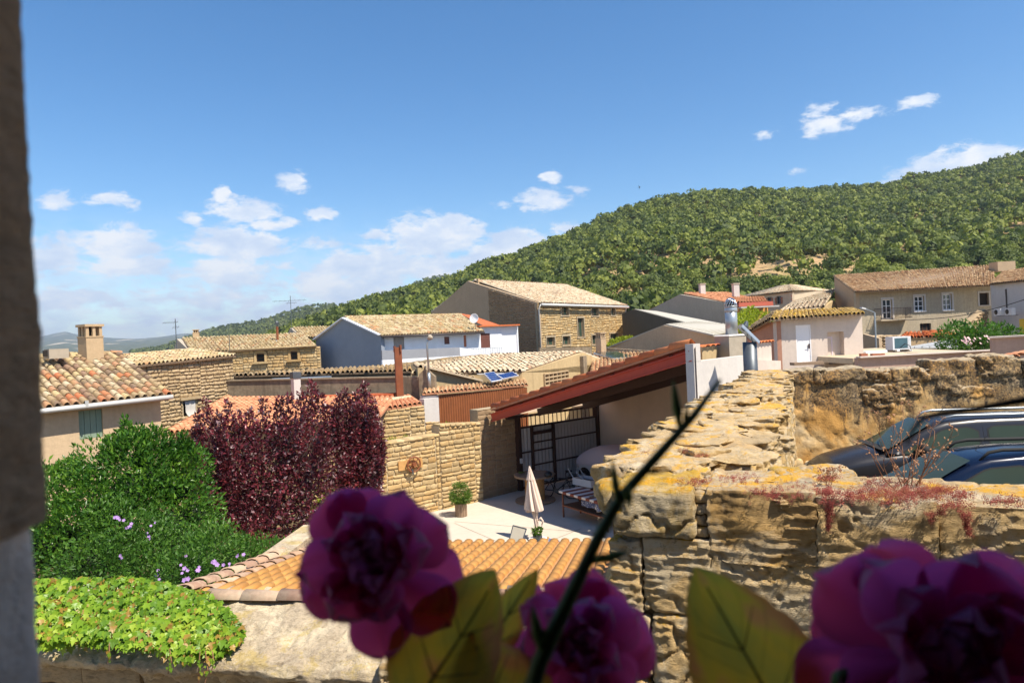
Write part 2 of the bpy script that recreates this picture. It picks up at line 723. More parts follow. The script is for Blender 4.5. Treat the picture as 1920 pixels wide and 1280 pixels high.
def tilemat(name, stops, lichen=None, lamt=0.4, rough=0.85, grime=0.4):
    """clay tiles: a colour per tile, dirt and lichen on top"""
    m, w, b, pos = mkmat(name)
    r = rndv(w)
    c = w.ramp(r, stops, 'CONSTANT')
    n = w.noise(pos, 14, 5, 0.65)
    c = w.mix(w.math('MULTIPLY', w.ramp(n, [(0.4, 0), (0.7, 1)]), grime), c, (0.07, 0.05, 0.035))
    n3 = w.noise(pos, 0.7, 4, 0.6)
    c = w.mix(w.math('MULTIPLY', w.ramp(n3, [(0.45, 0), (0.65, 1)]), 0.28), c, sc(stops[0][1], 0.75))
    if lichen:
        n2 = w.noise(pos, 5.5, 6, 0.7, 0.3)
        n4 = w.noise(pos, 0.5, 3, 0.5)
        f = w.math('MULTIPLY', w.ramp(n2, [(0.48, 0), (0.60, 1)]), w.ramp(n4, [(0.35, 0.3), (0.6, 1)]))
        c = w.mix(w.math('MULTIPLY', f, lamt), c, lichen)
    w.l.new(c, b.inputs['Base Color'])
    b.inputs['Roughness'].default_value = rough
    b.inputs['Specular IOR Level'].default_value = 0.2
    w.l.new(w.bump(w.noise(pos, 40, 4, 0.7), 0.3, 0.01), b.inputs['Normal'])
    return m


def stonemat(name, cols, grime=0.35, lichen=None, lamt=0.0, scale=1.0, bump=0.5, top_dark=None, top_n=0.0, fine=0.0):
    """stones: a tone per stone, veins, pits, grime; lichen prefers faces turned up"""
    m, w, b, pos = mkmat(name)
    r = rndv(w)
    c = w.ramp(r, [(i / len(cols), k) for i, k in enumerate(cols)])
    n1 = w.noise(pos, 3.0 * scale, 6, 0.65, 0.4)
    n2 = w.noise(w.mapping(pos, (1, 1, 2.6)), 11 * scale, 6, 0.7, 0.5)
    c = w.mix(w.ramp(n1, [(0.3, 0), (0.75, 0.75)]), c, sc(cols[-1], 1.15))
    c = w.mix(w.math('MULTIPLY', w.ramp(n2, [(0.46, 0), (0.66, 1)]), grime), c, sc(cols[0], 0.35))
    if fine:
        c = w.mix(w.ramp(w.noise(pos, 2.1, 6, .7, 1.0), [(.47, 0), (.58, .8)]), c, (0.68, 0.58, 0.41))
        c = w.mix(w.ramp(w.noise(w.mapping(pos, (1.6, 1.6, .45), loc=(3, 1, 2)), 1.7, 6, .72, .6), [(.56, 0), (.68, .62)]), c, (0.13, 0.10, 0.065))
        c = w.mix(w.ramp(w.noise(pos, 30, 5, .75), [(.56, 0), (.68, .6)]), c, sc(cols[0], .3))
    g = w.new('ShaderNodeNewGeometry')
    sp = w.new('ShaderNodeSeparateXYZ')
    w.l.new(g.outputs['Normal'], sp.inputs[0])
    up = w.sstep(sp.outputs[2], 0.2, 0.7)
    if top_dark:
        n5 = w.noise(pos, 8 * scale, 6, 0.7, 0.4)
        f = w.math('MULTIPLY', w.ramp(n5, [(0.35, 0.15), (0.6, 1)]), w.math('MULTIPLY', up, top_n))
        c = w.mix(f, c, top_dark)
    if lichen:
        n3 = w.noise(pos, 1.9 * scale, 4, 0.65, 0.6)
        n4 = w.noise(pos, 26 * scale, 5, 0.75, 0.2)
        f = w.math('ADD', w.math('MULTIPLY', n3, 0.8), w.math('MULTIPLY', n4, 0.35))
        f = w.ramp(f, [(0.58, 0), (0.66, 1)])
        f = w.math('MULTIPLY', f, w.math('MULTIPLY_ADD', up, 0.85, 0.12))
        c = w.mix(w.math('MULTIPLY', f, lamt), c, lichen)
        n6 = w.voro(pos, 38 * scale)
        wf = w.math('MULTIPLY', w.ramp(n6, [(0.14, 1), (0.2, 0)]), w.math('MULTIPLY', up, 0.5))
        c = w.mix(wf, c, (0.55, 0.54, 0.48))
    w.l.new(c, b.inputs['Base Color'])
    b.inputs['Roughness'].default_value = 0.93
    b.inputs['Specular IOR Level'].default_value = 0.15
    h = w.math('MULTIPLY_ADD', w.noise(pos, 45 * scale, 6, 0.75), 0.4, n2)
    if fine:
        ns = w.noise(w.mapping(pos, (2.5, 2.5, 14)), 4.5, 6, 0.7, 1.2)
        h = w.math('MULTIPLY_ADD', w.math('ABSOLUTE', w.math('SUBTRACT', ns, .5)), 2.2, h)
    w.l.new(w.bump(h, bump, 0.02 + fine * .04), b.inputs['Normal'])
    return m


def leafmat(name, cols, trans=0.35, rough=0.45, patch=None, pamt=0.0):
    m, w, b, pos = mkmat(name)
    r = rndv(w)
    n = w.noise(pos, 1.1, 3, 0.5)
    f = w.math('ADD', w.math('MULTIPLY', r, 0.62), w.math('MULTIPLY_ADD', n, 1.1, -.36), clamp=True)
    c = w.ramp(f, [(i / max(1, len(cols) - 1), k) for i, k in enumerate(cols)])
    if patch:
        c = w.mix(w.math('MULTIPLY', w.ramp(w.math('FRACT', w.math('MULTIPLY', r, 7.3)), [(0.86, 0), (0.88, 1)]), pamt), c, patch)
    w.l.new(c, b.inputs['Base Color'])
    b.inputs['Roughness'].default_value = rough
    b.inputs['Specular IOR Level'].default_value = 0.35
    tr = w.new('ShaderNodeBsdfTranslucent')
    w.l.new(w.mix(1.0, c, (1.25, 1.35, 0.8), 'MULTIPLY'), tr.inputs['Color'])
    ms = w.new('ShaderNodeMixShader')
    ms.inputs[0].default_value = trans
    w.l.new(b.outputs[0], ms.inputs[1])
    w.l.new(tr.outputs[0], ms.inputs[2])
    w.l.new(ms.outputs[0], w.n['Material Output'].inputs[0])
    return m


def glassmat(name, col=(0.02, 0.03, 0.035), rough=0.06):
    m, w, b, pos = mkmat(name)
    n = w.noise(pos, 0.8, 3)
    w.l.new(w.mix(n, sc(col, 0.6), sc(col, 1.6)), b.inputs['Base Color'])
    b.inputs['Roughness'].default_value = rough
    b.inputs['Specular IOR Level'].default_value = 0.8
    return m


M = {}
TILE_OLD = [(0.0, (0.37, 0.27, 0.16)), (0.13, (0.48, 0.38, 0.24)), (0.27, (0.52, 0.40, 0.22)), (0.40, (0.32, 0.20, 0.12)), (0.50, (0.20, 0.135, 0.10)),
            (0.60, (0.45, 0.24, 0.14)), (0.68, (0.56, 0.46, 0.32)), (0.80, (0.27, 0.17, 0.12)), (0.88, (0.50, 0.17, 0.08)), (0.93, (0.44, 0.33, 0.2))]
TILE_PALE = [(0.0, (0.48, 0.38, 0.23)), (0.2, (0.55, 0.44, 0.28)), (0.4, (0.42, 0.32, 0.19)), (0.55, (0.60, 0.50, 0.33)), (0.72, (0.47, 0.33, 0.19)), (0.84, (0.35, 0.25, 0.16)), (0.93, (0.50, 0.27, 0.15))]
M['tile_old'] = tilemat('old_clay_tile', TILE_OLD, (0.34, 0.28, 0.10), 0.35)
M['tile_pale'] = tilemat('pale_clay_tile', TILE_PALE, (0.40, 0.31, 0.08), 0.5, grime=0.32)
M['tile_cream'] = tilemat('cream_clay_tile', [(0.0, (0.56, 0.45, 0.32)), (0.3, (0.62, 0.52, 0.38)), (0.6, (0.50, 0.38, 0.26)), (0.8, (0.64, 0.55, 0.42)), (0.92, (0.45, 0.27, 0.17))], (0.42, 0.34, 0.14), 0.3, grime=0.3)
M['tile_house'] = tilemat('brown_clay_tile', [(0.0, (0.52, 0.33, 0.18)), (0.3, (0.64, 0.43, 0.25)), (0.55, (0.44, 0.25, 0.13)), (0.75, (0.68, 0.50, 0.31)), (0.9, (0.34, 0.18, 0.11))], (0.4, 0.3, 0.12), 0.25, grime=0.35)
M['tile_orange'] = tilemat('ochre_mixed_tile', [(0.0, (0.62, 0.31, 0.085)), (0.35, (0.66, 0.34, 0.10)), (0.7, (0.58, 0.28, 0.08))], None, grime=0.10, rough=0.7)
M['tile_terra'] = tilemat('terracotta_tile', [(0.0, (0.56, 0.25, 0.13)), (0.35, (0.62, 0.31, 0.17)), (0.7, (0.50, 0.21, 0.11))], (0.55, 0.42, 0.28), 0.25, grime=0.15)
M['tile_red'] = tilemat('red_tile', [(0.0, (0.58, 0.15, 0.05)), (0.5, (0.66, 0.22, 0.08)), (0.8, (0.48, 0.12, 0.05))], (0.5, 0.25, 0.1), 0.3, grime=0.2)
M['tile_lichen'] = tilemat('lichen_covered_tile', [(0.0, (0.50, 0.36, 0.15)), (0.35, (0.56, 0.41, 0.18)), (0.7, (0.42, 0.29, 0.14))], (0.68, 0.42, 0.02), 1.0, grime=0.15)
M['tile_moss'] = tilemat('mossy_old_tile', [(0.0, (0.26, 0.21, 0.14)), (0.3, (0.40, 0.33, 0.22)), (0.6, (0.16, 0.13, 0.10)), (0.8, (0.33, 0.25, 0.16))], (0.52, 0.27, 0.03), 0.6, grime=0.6)
M['tile_ridge'] = tilemat('ridge_tile', [(0.0, (0.42, 0.27, 0.18)), (0.4, (0.50, 0.36, 0.25)), (0.75, (0.33, 0.21, 0.15))], (0.5, 0.42, 0.3), 0.4, grime=0.3)
M['tile_bed'] = plain('roof_bed', (0.20, 0.14, 0.09), 0.95, var=0.4, scale=8)
M['bed_orange'] = plain('roof_bed_ochre', (0.45, 0.23, 0.09), 0.9, var=0.25, scale=8)
M['bed_terra'] = plain('roof_bed_terracotta', (0.42, 0.19, 0.10), 0.9, var=0.3, scale=8)

M['st_house'] = stonemat('house_stone', [(0.33, 0.24, 0.135), (0.42, 0.32, 0.19), (0.50, 0.39, 0.25), (0.38, 0.28, 0.16)])
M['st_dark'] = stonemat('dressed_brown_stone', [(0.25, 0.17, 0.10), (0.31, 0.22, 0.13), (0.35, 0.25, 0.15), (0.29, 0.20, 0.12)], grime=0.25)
M['st_gold'] = stonemat('golden_stone', [(0.40, 0.24, 0.09), (0.54, 0.38, 0.18), (0.62, 0.49, 0.29), (0.46, 0.29, 0.12), (0.58, 0.43, 0.22), (0.38, 0.28, 0.15)], grime=0.36)
M['st_rubble'] = stonemat('rubble_stone', [(0.30, 0.22, 0.13), (0.42, 0.32, 0.20), (0.48, 0.38, 0.25), (0.35, 0.25, 0.15)], grime=0.4)
M['mortar'] = stucco('mortar', (0.37, 0.30, 0.20), streak=0.2, blot=0.5, bump=0.5)
M['mortar_gold'] = stucco('golden_mortar', (0.56, 0.47, 0.32), streak=0.15, blot=0.4, bump=0.5)
M['mortar_light'] = stucco('light_mortar', (0.43, 0.35, 0.24), streak=0.2, blot=0.4, bump=0.5)

ORANGE = (0.62, 0.33, 0.02)
M['rock_front'] = stonemat('weathered_sandstone', [(0.48, 0.29, 0.11), (0.58, 0.39, 0.17), (0.64, 0.46, 0.23)], grime=0.34, lichen=ORANGE, lamt=0.9, scale=1.6, bump=0.6, top_dark=(0.30, 0.26, 0.20), top_n=0.6, fine=1.0)
M['rock_lichen'] = stonemat('lichen_covered_sandstone', [(0.38, 0.26, 0.10), (0.44, 0.31, 0.13), (0.48, 0.35, 0.16)], grime=0.40, lichen=(0.62, 0.31, 0.015), lamt=1.0, scale=1.3, bump=0.7, top_dark=(0.55, 0.33, 0.03), top_n=0.9, fine=.8)
M['rock_side'] = stonemat('side_wall_stone', [(0.49, 0.32, 0.14), (0.59, 0.42, 0.20), (0.64, 0.48, 0.26), (0.54, 0.36, 0.15)], grime=0.32, lichen=ORANGE, lamt=0.85, scale=1.1, bump=0.6, top_dark=(0.36, 0.30, 0.22), top_n=0.55, fine=.7)


def backwall_mat():
    """ochre plaster with black run-off stains and bare masonry near the top"""
    m, w, b, pos = mkmat('ochre_plaster_ruin')
    n1 = w.noise(pos, 0.8, 6, 0.62, 0.5)
    c = w.ramp(n1, [(0.36, (0.60, 0.33, 0.10)), (0.48, (0.58, 0.40, 0.19)), (0.62, (0.60, 0.50, 0.34))])
    n2 = w.noise(pos, 5, 6, 0.7, 0.4)
    c = w.mix(w.math('MULTIPLY', w.ramp(n2, [(0.45, 0), (0.62, 1)]), 0.4), c, (0.20, 0.12, 0.05))
    st = w.noise(w.mapping(pos, (1.15, 1.0, 0.30), loc=(1.3, 0, 0)), 1.7, 7, 0.74, 0.5)
    sp = w.new('ShaderNodeSeparateXYZ')
    w.l.new(pos, sp.inputs[0])
    upz = w.sstep(sp.outputs[2], -2.6, -1.25)
    f = w.math('ADD', st, w.math('MULTIPLY_ADD', upz, 0.26, -0.10))
    f = w.ramp(f, [(0.53, 0), (0.59, 0.96)])
    fine = w.ramp(w.noise(pos, 24, 5, 0.7), [(0.36, 0.25), (0.6, 1)])
    c = w.mix(w.math('MULTIPLY', f, fine), c, (0.055, 0.045, 0.04))
    g = w.new('ShaderNodeNewGeometry')
    s2 = w.new('ShaderNodeSeparateXYZ')
    w.l.new(g.outputs['Normal'], s2.inputs[0])
    c = w.mix(w.math('MULTIPLY', w.sstep(s2.outputs[2], 0.3, 0.8), 0.75), c, w.ramp(w.noise(pos, 7, 5, 0.7), [(0.35, (0.28, 0.23, 0.16)), (0.65, (0.47, 0.40, 0.29))]))
    w.l.new(c, b.inputs['Base Color'])
    b.inputs['Roughness'].default_value = 0.93
    b.inputs['Specular IOR Level'].default_value = 0.12
    h = w.math('MULTIPLY_ADD', w.noise(pos, 30, 6, 0.75), 0.4, n2)
    w.l.new(w.bump(h, 0.7, 0.04), b.inputs['Normal'])
    return m


M['rock_back'] = backwall_mat()
M['rock_low'] = stonemat('low_wall_stone', [(0.24, 0.17, 0.09), (0.30, 0.22, 0.12), (0.35, 0.26, 0.15)], grime=0.5, scale=1.0, bump=0.6)
M['coping'] = stonemat('mortar_coping', [(0.44, 0.34, 0.23), (0.50, 0.41, 0.29)], grime=0.45, lichen=(0.5, 0.36, 0.06), lamt=0.5, scale=1.2, bump=0.8, fine=.25)

M['tan'] = stucco('tan_render', (0.52, 0.39, 0.25), streak=0.45)
M['beige'] = stucco('beige_render', (0.50, 0.38, 0.21), streak=0.45, dark=(0.20, 0.14, 0.08))
M['tan2'] = stucco('brown_render', (0.44, 0.33, 0.22), streak=0.3)
M['greyren'] = stucco('grey_render', (0.42, 0.37, 0.30), streak=0.35)
M['darkren'] = stucco('dark_concrete', (0.115, 0.105, 0.085), streak=0.3, blot=0.6)
M['bluegrey'] = stucco('blue_grey_paint', (0.24, 0.275, 0.33), streak=0.1, blot=0.12, bump=0.15)
M['bluegrey2'] = stucco('grey_parapet_paint', (0.28, 0.29, 0.32), streak=0.15, blot=0.2, bump=0.15)
M['white'] = stucco('white_paint', (0.72, 0.74, 0.78), streak=0.12, blot=0.1, bump=0.15)
M['whitewall'] = stucco('white_washed_wall', (0.55, 0.52, 0.49), streak=0.25, blot=0.2, bump=0.3)
M['pinkwall'] = stucco('pale_pink_render', (0.56, 0.48, 0.42), streak=0.28, blot=0.22, bump=0.3)
M['redwall'] = stucco('red_brown_render', (0.42, 0.22, 0.15), streak=0.3)
M['pinkdark'] = stucco('dull_pink_render', (0.42, 0.29, 0.23), streak=0.45)
M['stained'] = stucco('stained_render', (0.30, 0.23, 0.155), dark=(0.07, 0.055, 0.04), streak=0.75, blot=0.75, light=(0.40, 0.34, 0.25))
M['shelterwall'] = stucco('salmon_render', (0.68, 0.53, 0.40), streak=0.1, blot=0.12, bump=0.15)
M['greyhouse'] = stucco('old_grey_ochre_render', (0.48, 0.40, 0.27), dark=(0.19, 0.16, 0.13), streak=0.6, blot=0.75, light=(0.50, 0.44, 0.34))
M['cream'] = stucco('cream_render', (0.55, 0.45, 0.33), streak=0.15)
M['orangew'] = stucco('orange_render', (0.62, 0.32, 0.10), streak=0.1)
M['redfascia'] = plain('red_fascia', (0.42, 0.10, 0.06), 0.7)
M['yellow'] = plain('yellow_paint', (0.62, 0.38, 0.03), 0.6)
M['concrete'] = stucco('yard_concrete', (0.50, 0.45, 0.38), dark=(0.30, 0.26, 0.21), streak=0.0, blot=0.22, scale=0.6, bump=0.12)
M['terrace'] = stucco('terrace_floor', (0.50, 0.41, 0.29), streak=0.0, blot=0.4)
M['chimney_cem'] = stucco('chimney_cement', (0.38, 0.33, 0.26), streak=0.3)
M['chimney_tan'] = stucco('chimney_tan', (0.46, 0.34, 0.21), streak=0.35)
M['fibre'] = stucco('fibre_cement', (0.42, 0.40, 0.35), streak=0.2, blot=0.35)
M['asphalt'] = stucco('lane_asphalt', (0.075, 0.07, 0.065), streak=0.0, blot=0.3)
M['soil'] = stucco('garden_soil', (0.12, 0.085, 0.05), streak=0.0, blot=0.6)
M['redsteel'] = plain('red_painted_steel', (0.42, 0.055, 0.03), 0.5, var=0.2, scale=5)
M['darksteel'] = plain('dark_brown_steel', (0.045, 0.020, 0.014), 0.5, var=0.25)
M['rust'] = plain('rusty_brown_steel', (0.21, 0.065, 0.025), 0.65, var=0.35, scale=4)
M['corr_brown'] = plain('brown_corrugated_steel', (0.27, 0.095, 0.035), 0.55, var=0.3, scale=3)
M['galv'] = plain('galvanised_steel', (0.38, 0.42, 0.45), 0.35, 0.55, var=0.25, scale=3)
M['galv_dark'] = plain('dark_galvanised_steel', (0.10, 0.115, 0.13), 0.45, 0.5, var=0.35, scale=4)
M['galv_shiny'] = plain('bright_steel', (0.6, 0.62, 0.64), 0.18, 0.9, var=0.2)
M['sheet'] = plain('grey_ribbed_sheet', (0.46, 0.47, 0.48), 0.5, 0.1, var=0.1)
M['gutter'] = plain('pale_gutter', (0.52, 0.52, 0.50), 0.45, var=0.15)
M['gutter_dark'] = plain('dark_gutter', (0.06, 0.05, 0.05), 0.5)
M['wood'] = plain('spool_wood', (0.50, 0.28, 0.10), 0.7, var=0.3, scale=9)
M['wood_grey'] = plain('weathered_wood', (0.26, 0.18, 0.12), 0.85, var=0.35, scale=9)
M['wood_dark'] = plain('dark_wood', (0.10, 0.05, 0.03), 0.8, var=0.4, scale=7)
M['brown_shutter'] = plain('brown_shutter', (0.15, 0.055, 0.04), 0.6)
M['green_shutter'] = plain('pale_green_shutter', (0.20, 0.27, 0.20), 0.7, var=0.15)
M['grey_shutter'] = plain('grey_shutter', (0.32, 0.29, 0.27), 0.7)
M['lilac_door'] = plain('lilac_white_door', (0.60, 0.52, 0.60), 0.6)
M['white_paint'] = plain('clean_white_paint', (0.80, 0.79, 0.80), 0.5, var=0.04)
M['brick'] = plain('red_brick', (0.36, 0.13, 0.07), 0.85, var=0.3)
M['plastic_w'] = plain('white_plastic', (0.62, 0.64, 0.66), 0.45, var=0.06)
M['plastic_b'] = plain('black_plastic', (0.015, 0.016, 0.018), 0.4)
M['ac_teal'] = plain('blue_grey_coil', (0.05, 0.11, 0.14), 0.5, var=0.3)
M['glass'] = glassmat('window_glass')
M['glass_g'] = glassmat('greenish_glass', (0.03, 0.06, 0.045), 0.08)
M['dark'] = plain('dark_interior', (0.02, 0.016, 0.014), 0.9)
M['curtain'] = plain('pale_curtain', (0.5, 0.48, 0.45), 0.9)
# ---------------------------------------------------------------- hills, valley and far mountains


def prof(lst):
    S, E = [], []
    for (px, py) in lst:
        r = rayd(px, py)
        S.append(r.x)
        E.append(r.z)
    return np.array(S), np.array(E)


SKY1 = prof([(200, 700), (420, 662), (500, 640), (560, 614), (600, 598), (680, 568), (760, 545), (850, 524), (900, 500), (960, 484), (1040, 454), (1100, 429), (1160, 400), (1240, 379), (1300, 366), (1400, 361), (1500, 361), (1560, 356), (1660, 349), (1710, 334), (1760, 330), (1830, 318), (1890, 298), (1940, 288), (2100, 245), (2500, 215), (3200, 215)])
SKY2 = prof([(-400, 700), (150, 676), (300, 655), (335, 642), (400, 620), (480, 606), (540, 588), (575, 577), (600, 574), (640, 573), (690, 566), (740, 548), (765, 540), (800, 524), (815, 522), (850, 518), (900, 516), (1000, 520), (1300, 560), (2500, 560)])
SKY3 = prof([(-1200, 640), (-300, 650), (40, 636), (80, 630), (105, 624), (125, 621), (150, 629), (175, 631), (220, 634), (260, 635), (290, 632), (310, 630), (335, 626), (360, 624), (400, 628), (500, 640), (900, 640), (2500, 640)])


def ridge1(s):
    return 430 + 160 * np.clip(s + 0.1, -0.5, 0.9)


def hz1(s, Y):
    s, Y = np.asarray(s, float), np.asarray(Y, float)
    Yr = ridge1(s)
    zr = np.interp(s, SKY1[0], SKY1[1]) * Yr - 3.5
    t = (Y - 118) / (Yr - 118)
    tt = np.clip(t, 0, 1)
    z = -7.5 + (zr + 7.5) * (0.55 * tt + 0.45 * tt ** 1.4)
    z = np.where(t > 1, zr - (t - 1) * 60, z)
    x = s * Y
    Pn = np.stack([x / 55, Y / 55, np.zeros_like(x)], -1)
    g = fbm(Pn, 4, 5)
    Pn2 = np.stack([x / 11, Y / 24, np.zeros_like(x)], -1)
    g2 = 1 - np.abs(fbm(Pn2, 3, 8)) * 2.2
    z = z + (g * 7 + g2 * 2.6 * np.clip(1.3 - tt * 2.2, 0.15, 1)) * np.clip(tt * 5, 0, 1) * np.clip((1.04 - tt) * 6, 0.12, 1)
    return z


def hz2(s, Y):
    s, Y = np.asarray(s, float), np.asarray(Y, float)
    zr = np.interp(s, SKY2[0], SKY2[1]) * 1350
    t = np.clip((Y - 300) / 1050, 0, 1.6)
    z = -22 + (zr + 22) * np.clip(t, 0, 1) ** 1.6
    z = np.where(t > 1, zr - (t - 1) * 300, z)
    x = s * Y
    z = z + fbm(np.stack([x / 160, Y / 160, x * 0], -1), 4, 15) * 14 * np.clip(t * 2, 0, 1) * np.clip((1.02 - t) * 5, 0.05, 1)
    return z


def hz3(s, Y):
    s, Y = np.asarray(s, float), np.asarray(Y, float)
    zr = np.interp(s, SKY3[0], SKY3[1]) * 7000
    t = np.clip((Y - 1200) / 5800, 0, 1.5)
    z = -25 + (zr * 0.25 + 60) * np.clip(t / 0.55, 0, 1) ** 1.5
    k = np.clip((t - 0.55) / 0.45, 0, 1)
    z = z * (1 - k) + zr * k
    z = np.where(t > 1, zr - (t - 1) * 900, z)
    x = s * Y
    z = z + fbm(np.stack([x / 600, Y / 600, x * 0], -1), 4, 25) * 30 * np.clip(t * 2, 0, 1) * np.clip((1.02 - t) * 5, 0.0, 1)
    return z


def sheet(name, s0, s1, Y0, Y1, ns, ny, fn, mat):
    s = np.linspace(s0, s1, ns)
    Y = Y0 * (Y1 / Y0) ** np.linspace(0, 1, ny)
    S, YY = np.meshgrid(s, Y, indexing='ij')
    Z = fn(S.ravel(), YY.ravel())
    V = np.stack([S.ravel() * YY.ravel(), YY.ravel(), Z], -1)
    idx = np.arange(ns * ny).reshape(ns, ny)
    q = np.stack([idx[:-1, :-1], idx[1:, :-1], idx[1:, 1:], idx[:-1, 1:]], -1).reshape(-1, 4)
    me = mesh_np(name, V, [q], smooth=True)
    o = link(name, me, None, mat)
    o['kind'] = 'structure'
    return o


def hillmat():
    m, w, b, pos = mkmat('dry_hillside')
    n = w.noise(pos, 0.035, 6, 0.65, 0.5)
    n2 = w.noise(pos, 0.4, 6, 0.7)
    c = w.ramp(n, [(0.40, (0.46, 0.30, 0.16)), (0.54, (0.42, 0.30, 0.16)), (0.62, (0.26, 0.22, 0.09)), (0.72, (0.15, 0.16, 0.055))])
    c = w.mix(w.ramp(n2, [(0.50, 0), (0.66, 0.75)]), c, (0.15, 0.15, 0.055))
    c = w.mix(w.math('MULTIPLY', w.ramp(w.noise(pos, 2.2, 4, 0.7), [(0.5, 0), (0.7, 1)]), 0.5), c, (0.48, 0.34, 0.20))
    w.l.new(c, b.inputs['Base Color'])
    b.inputs['Roughness'].default_value = 0.95
    b.inputs['Specular IOR Level'].default_value = 0.05
    w.l.new(w.bump(n2, 0.9, 1.2), b.inputs['Normal'])
    return m


def farmat(name, g1, g2, field, scale, fth=0.6):
    m, w, b, pos = mkmat(name)
    n = w.noise(pos, scale, 6, 0.6, 0.3)
    sp = w.voro(pos, scale * 7)
    c = w.mix(w.ramp(sp, [(0.2, 0), (0.7, 1)]), g1, g2)
    fl = w.noise(w.mapping(pos, (1, 0.45, 1)), scale * 1.7, 3, 0.5)
    c = w.mix(w.ramp(fl, [(fth, 0), (fth + 0.03, 1)]), c, field)
    w.l.new(c, b.inputs['Base Color'])
    b.inputs['Roughness'].default_value = 0.95
    b.inputs['Specular IOR Level'].default_value = 0.05
    w.l.new(w.bump(sp, 0.6, 3), b.inputs['Normal'])
    return m


M['hill'] = hillmat()
M['far2'] = farmat('far_wooded_ridge', (0.085, 0.10, 0.035), (0.13, 0.14, 0.06), (0.38, 0.29, 0.17), 0.012, 0.66)
M['far3'] = farmat('far_mountains', (0.07, 0.085, 0.05), (0.10, 0.11, 0.065), (0.42, 0.36, 0.26), 0.0035, 0.62)
sheet('hillside', -0.75, 1.6, 105, 1100, 330, 200, hz1, M['hill'])
sheet('wooded_ridge', -1.3, 0.7, 240, 1900, 260, 120, hz2, M['far2'])
sheet('mountains', -2.0, 1.8, 1200, 10000, 300, 120, hz3, M['far3'])

g = MB()
g.poly([(-420, -80, -6.62), (420, -80, -6.62), (420, 240, -6.62), (-420, 240, -6.62)])
go = g.build('ground', stucco('village_ground', (0.30, 0.24, 0.15), streak=0, blot=0.5), None)
go['kind'] = 'structure'

# pine trees: many small needle tufts over several lobes


def pine_tmpl(seed, ntuft, lobes, tuft, trunk=True):
    r = np.random.default_rng(seed)
    L = []
    for k in range(lobes):
        a = r.uniform(0, 2 * math.pi)
        rr = r.uniform(0, 0.30)
        L.append((rr * math.cos(a), rr * math.sin(a), r.uniform(0.42, 0.86), r.uniform(0.20, 0.33)))
    L.append((0, 0, 0.62, 0.34))
    L.append((0, 0, 0.85, 0.2))
    V, Q = [], []
    for k in range(ntuft):
        lx, ly, lz, lr = L[r.integers(len(L))]
        d = r.normal(size=3)
        d /= np.linalg.norm(d)
        if d[2] < -0.35:
            d[2] = -d[2] * 0.5
        c = np.array([lx, ly, lz]) + d * lr * np.array([1, 1, 0.8]) * r.uniform(0.85, 1.08)
        n = d + r.normal(0, 0.26, 3)
        n /= np.linalg.norm(n)
        t = np.cross(n, r.normal(size=3))
        t /= np.linalg.norm(t)
        u = np.cross(n, t)
        s = tuft * r.uniform(0.7, 1.3)
        b = len(V)
        V += [c - t * s, c - u * s * 0.8 + n * s * .2, c + t * s, c + u * s * 0.9 + n * s * .1]
        Q.append((b, b + 1, b + 2, b + 3))
    mi = [0] * len(Q)
    # dark core so that the sky does not show right through
    core = len(V)
    for (lx, ly, lz, lr) in L[-2:-1]:
        b = len(V)
        for (x, y, z) in ((1, 0, 0), (0, 1, 0), (-1, 0, 0), (0, -1, 0)):
            V.append(np.array([lx + x * lr * .75, ly + y * lr * .75, lz + z]))
        V.append(np.array([lx, ly, lz + lr * .7]))
        V.append(np.array([lx, ly, lz - lr * .7]))
        for i in range(4):
            Q.append((b + i, b + (i + 1) % 4, b + 4, b + 4))
            Q.append((b + i, b + (i + 1) % 4, b + 5, b + 5))
    V = np.array(V)
    quads = np.array([q for q in Q if q[2] != q[3]])
    tris = np.array([q[:3] for q in Q if q[2] == q[3]])
    return V, [quads, tris]


M['pine'] = leafmat('pine_needles', [(0.036, 0.058, 0.016), (0.082, 0.115, 0.024), (0.165, 0.20, 0.032), (0.27, 0.29, 0.048)], trans=0.28, rough=0.7)
M['bark'] = plain('bark', (0.16, 0.11, 0.075), 0.9, var=0.4, scale=9, bump=0.5)
NEAR_P = [pine_tmpl(s, 640, 8, 0.040) for s in range(5)]
FAR_P = [pine_tmpl(s + 20, 50, 6, 0.106) for s in range(6)]


def sample_trees(n, fn, Yfun, s0, s1, thin, size):
    s = RNG.uniform(s0, s1, n)
    Ya, Yb = Yfun(s)
    Y = np.sqrt(RNG.uniform(0, 1, n) * (Yb ** 2 - Ya ** 2) + Ya ** 2)
    t = (Y - Ya) / (Yb - Ya)
    x = s * Y
    dn = fbm(np.stack([x / 28, Y / 28, x * 0], -1), 3, 31)
    keep = thin(s, Y, t, dn)
    s, Y, t = s[keep], Y[keep], t[keep]
    # spacing, a coarse grid keeps crowns from piling up
    cell = {}
    ok = []
    for i in range(len(s)):
        k = (int(s[i] * Y[i] / (size * 0.56)), int(Y[i] / (size * 0.62)))
        if k in cell:
            continue
        cell[k] = 1
        ok.append(i)
    s, Y, t = s[ok], Y[ok], t[ok]
    z = fn(s, Y)
    H = size * RNG.uniform(0.55, 1.35, len(s)) * (1 + 0.1 * fbm(np.stack([s * Y / 40, Y / 40, s * 0], -1), 2, 3))
    a = RNG.uniform(0, 2 * math.pi, len(s))
    W = H * RNG.uniform(0.82, 1.15, len(s))
    Ms = np.zeros((len(s), 4, 4))
    Ms[:, 0, 0] = np.cos(a) * W
    Ms[:, 0, 1] = -np.sin(a) * W
    Ms[:, 1, 0] = np.sin(a) * W
    Ms[:, 1, 1] = np.cos(a) * W
    Ms[:, 2, 2] = H
    Ms[:, 0, 3] = s * Y
    Ms[:, 1, 3] = Y
    Ms[:, 2, 3] = z - H * 0.08
    Ms[:, 3, 3] = 1
    return Ms, s, Y, t


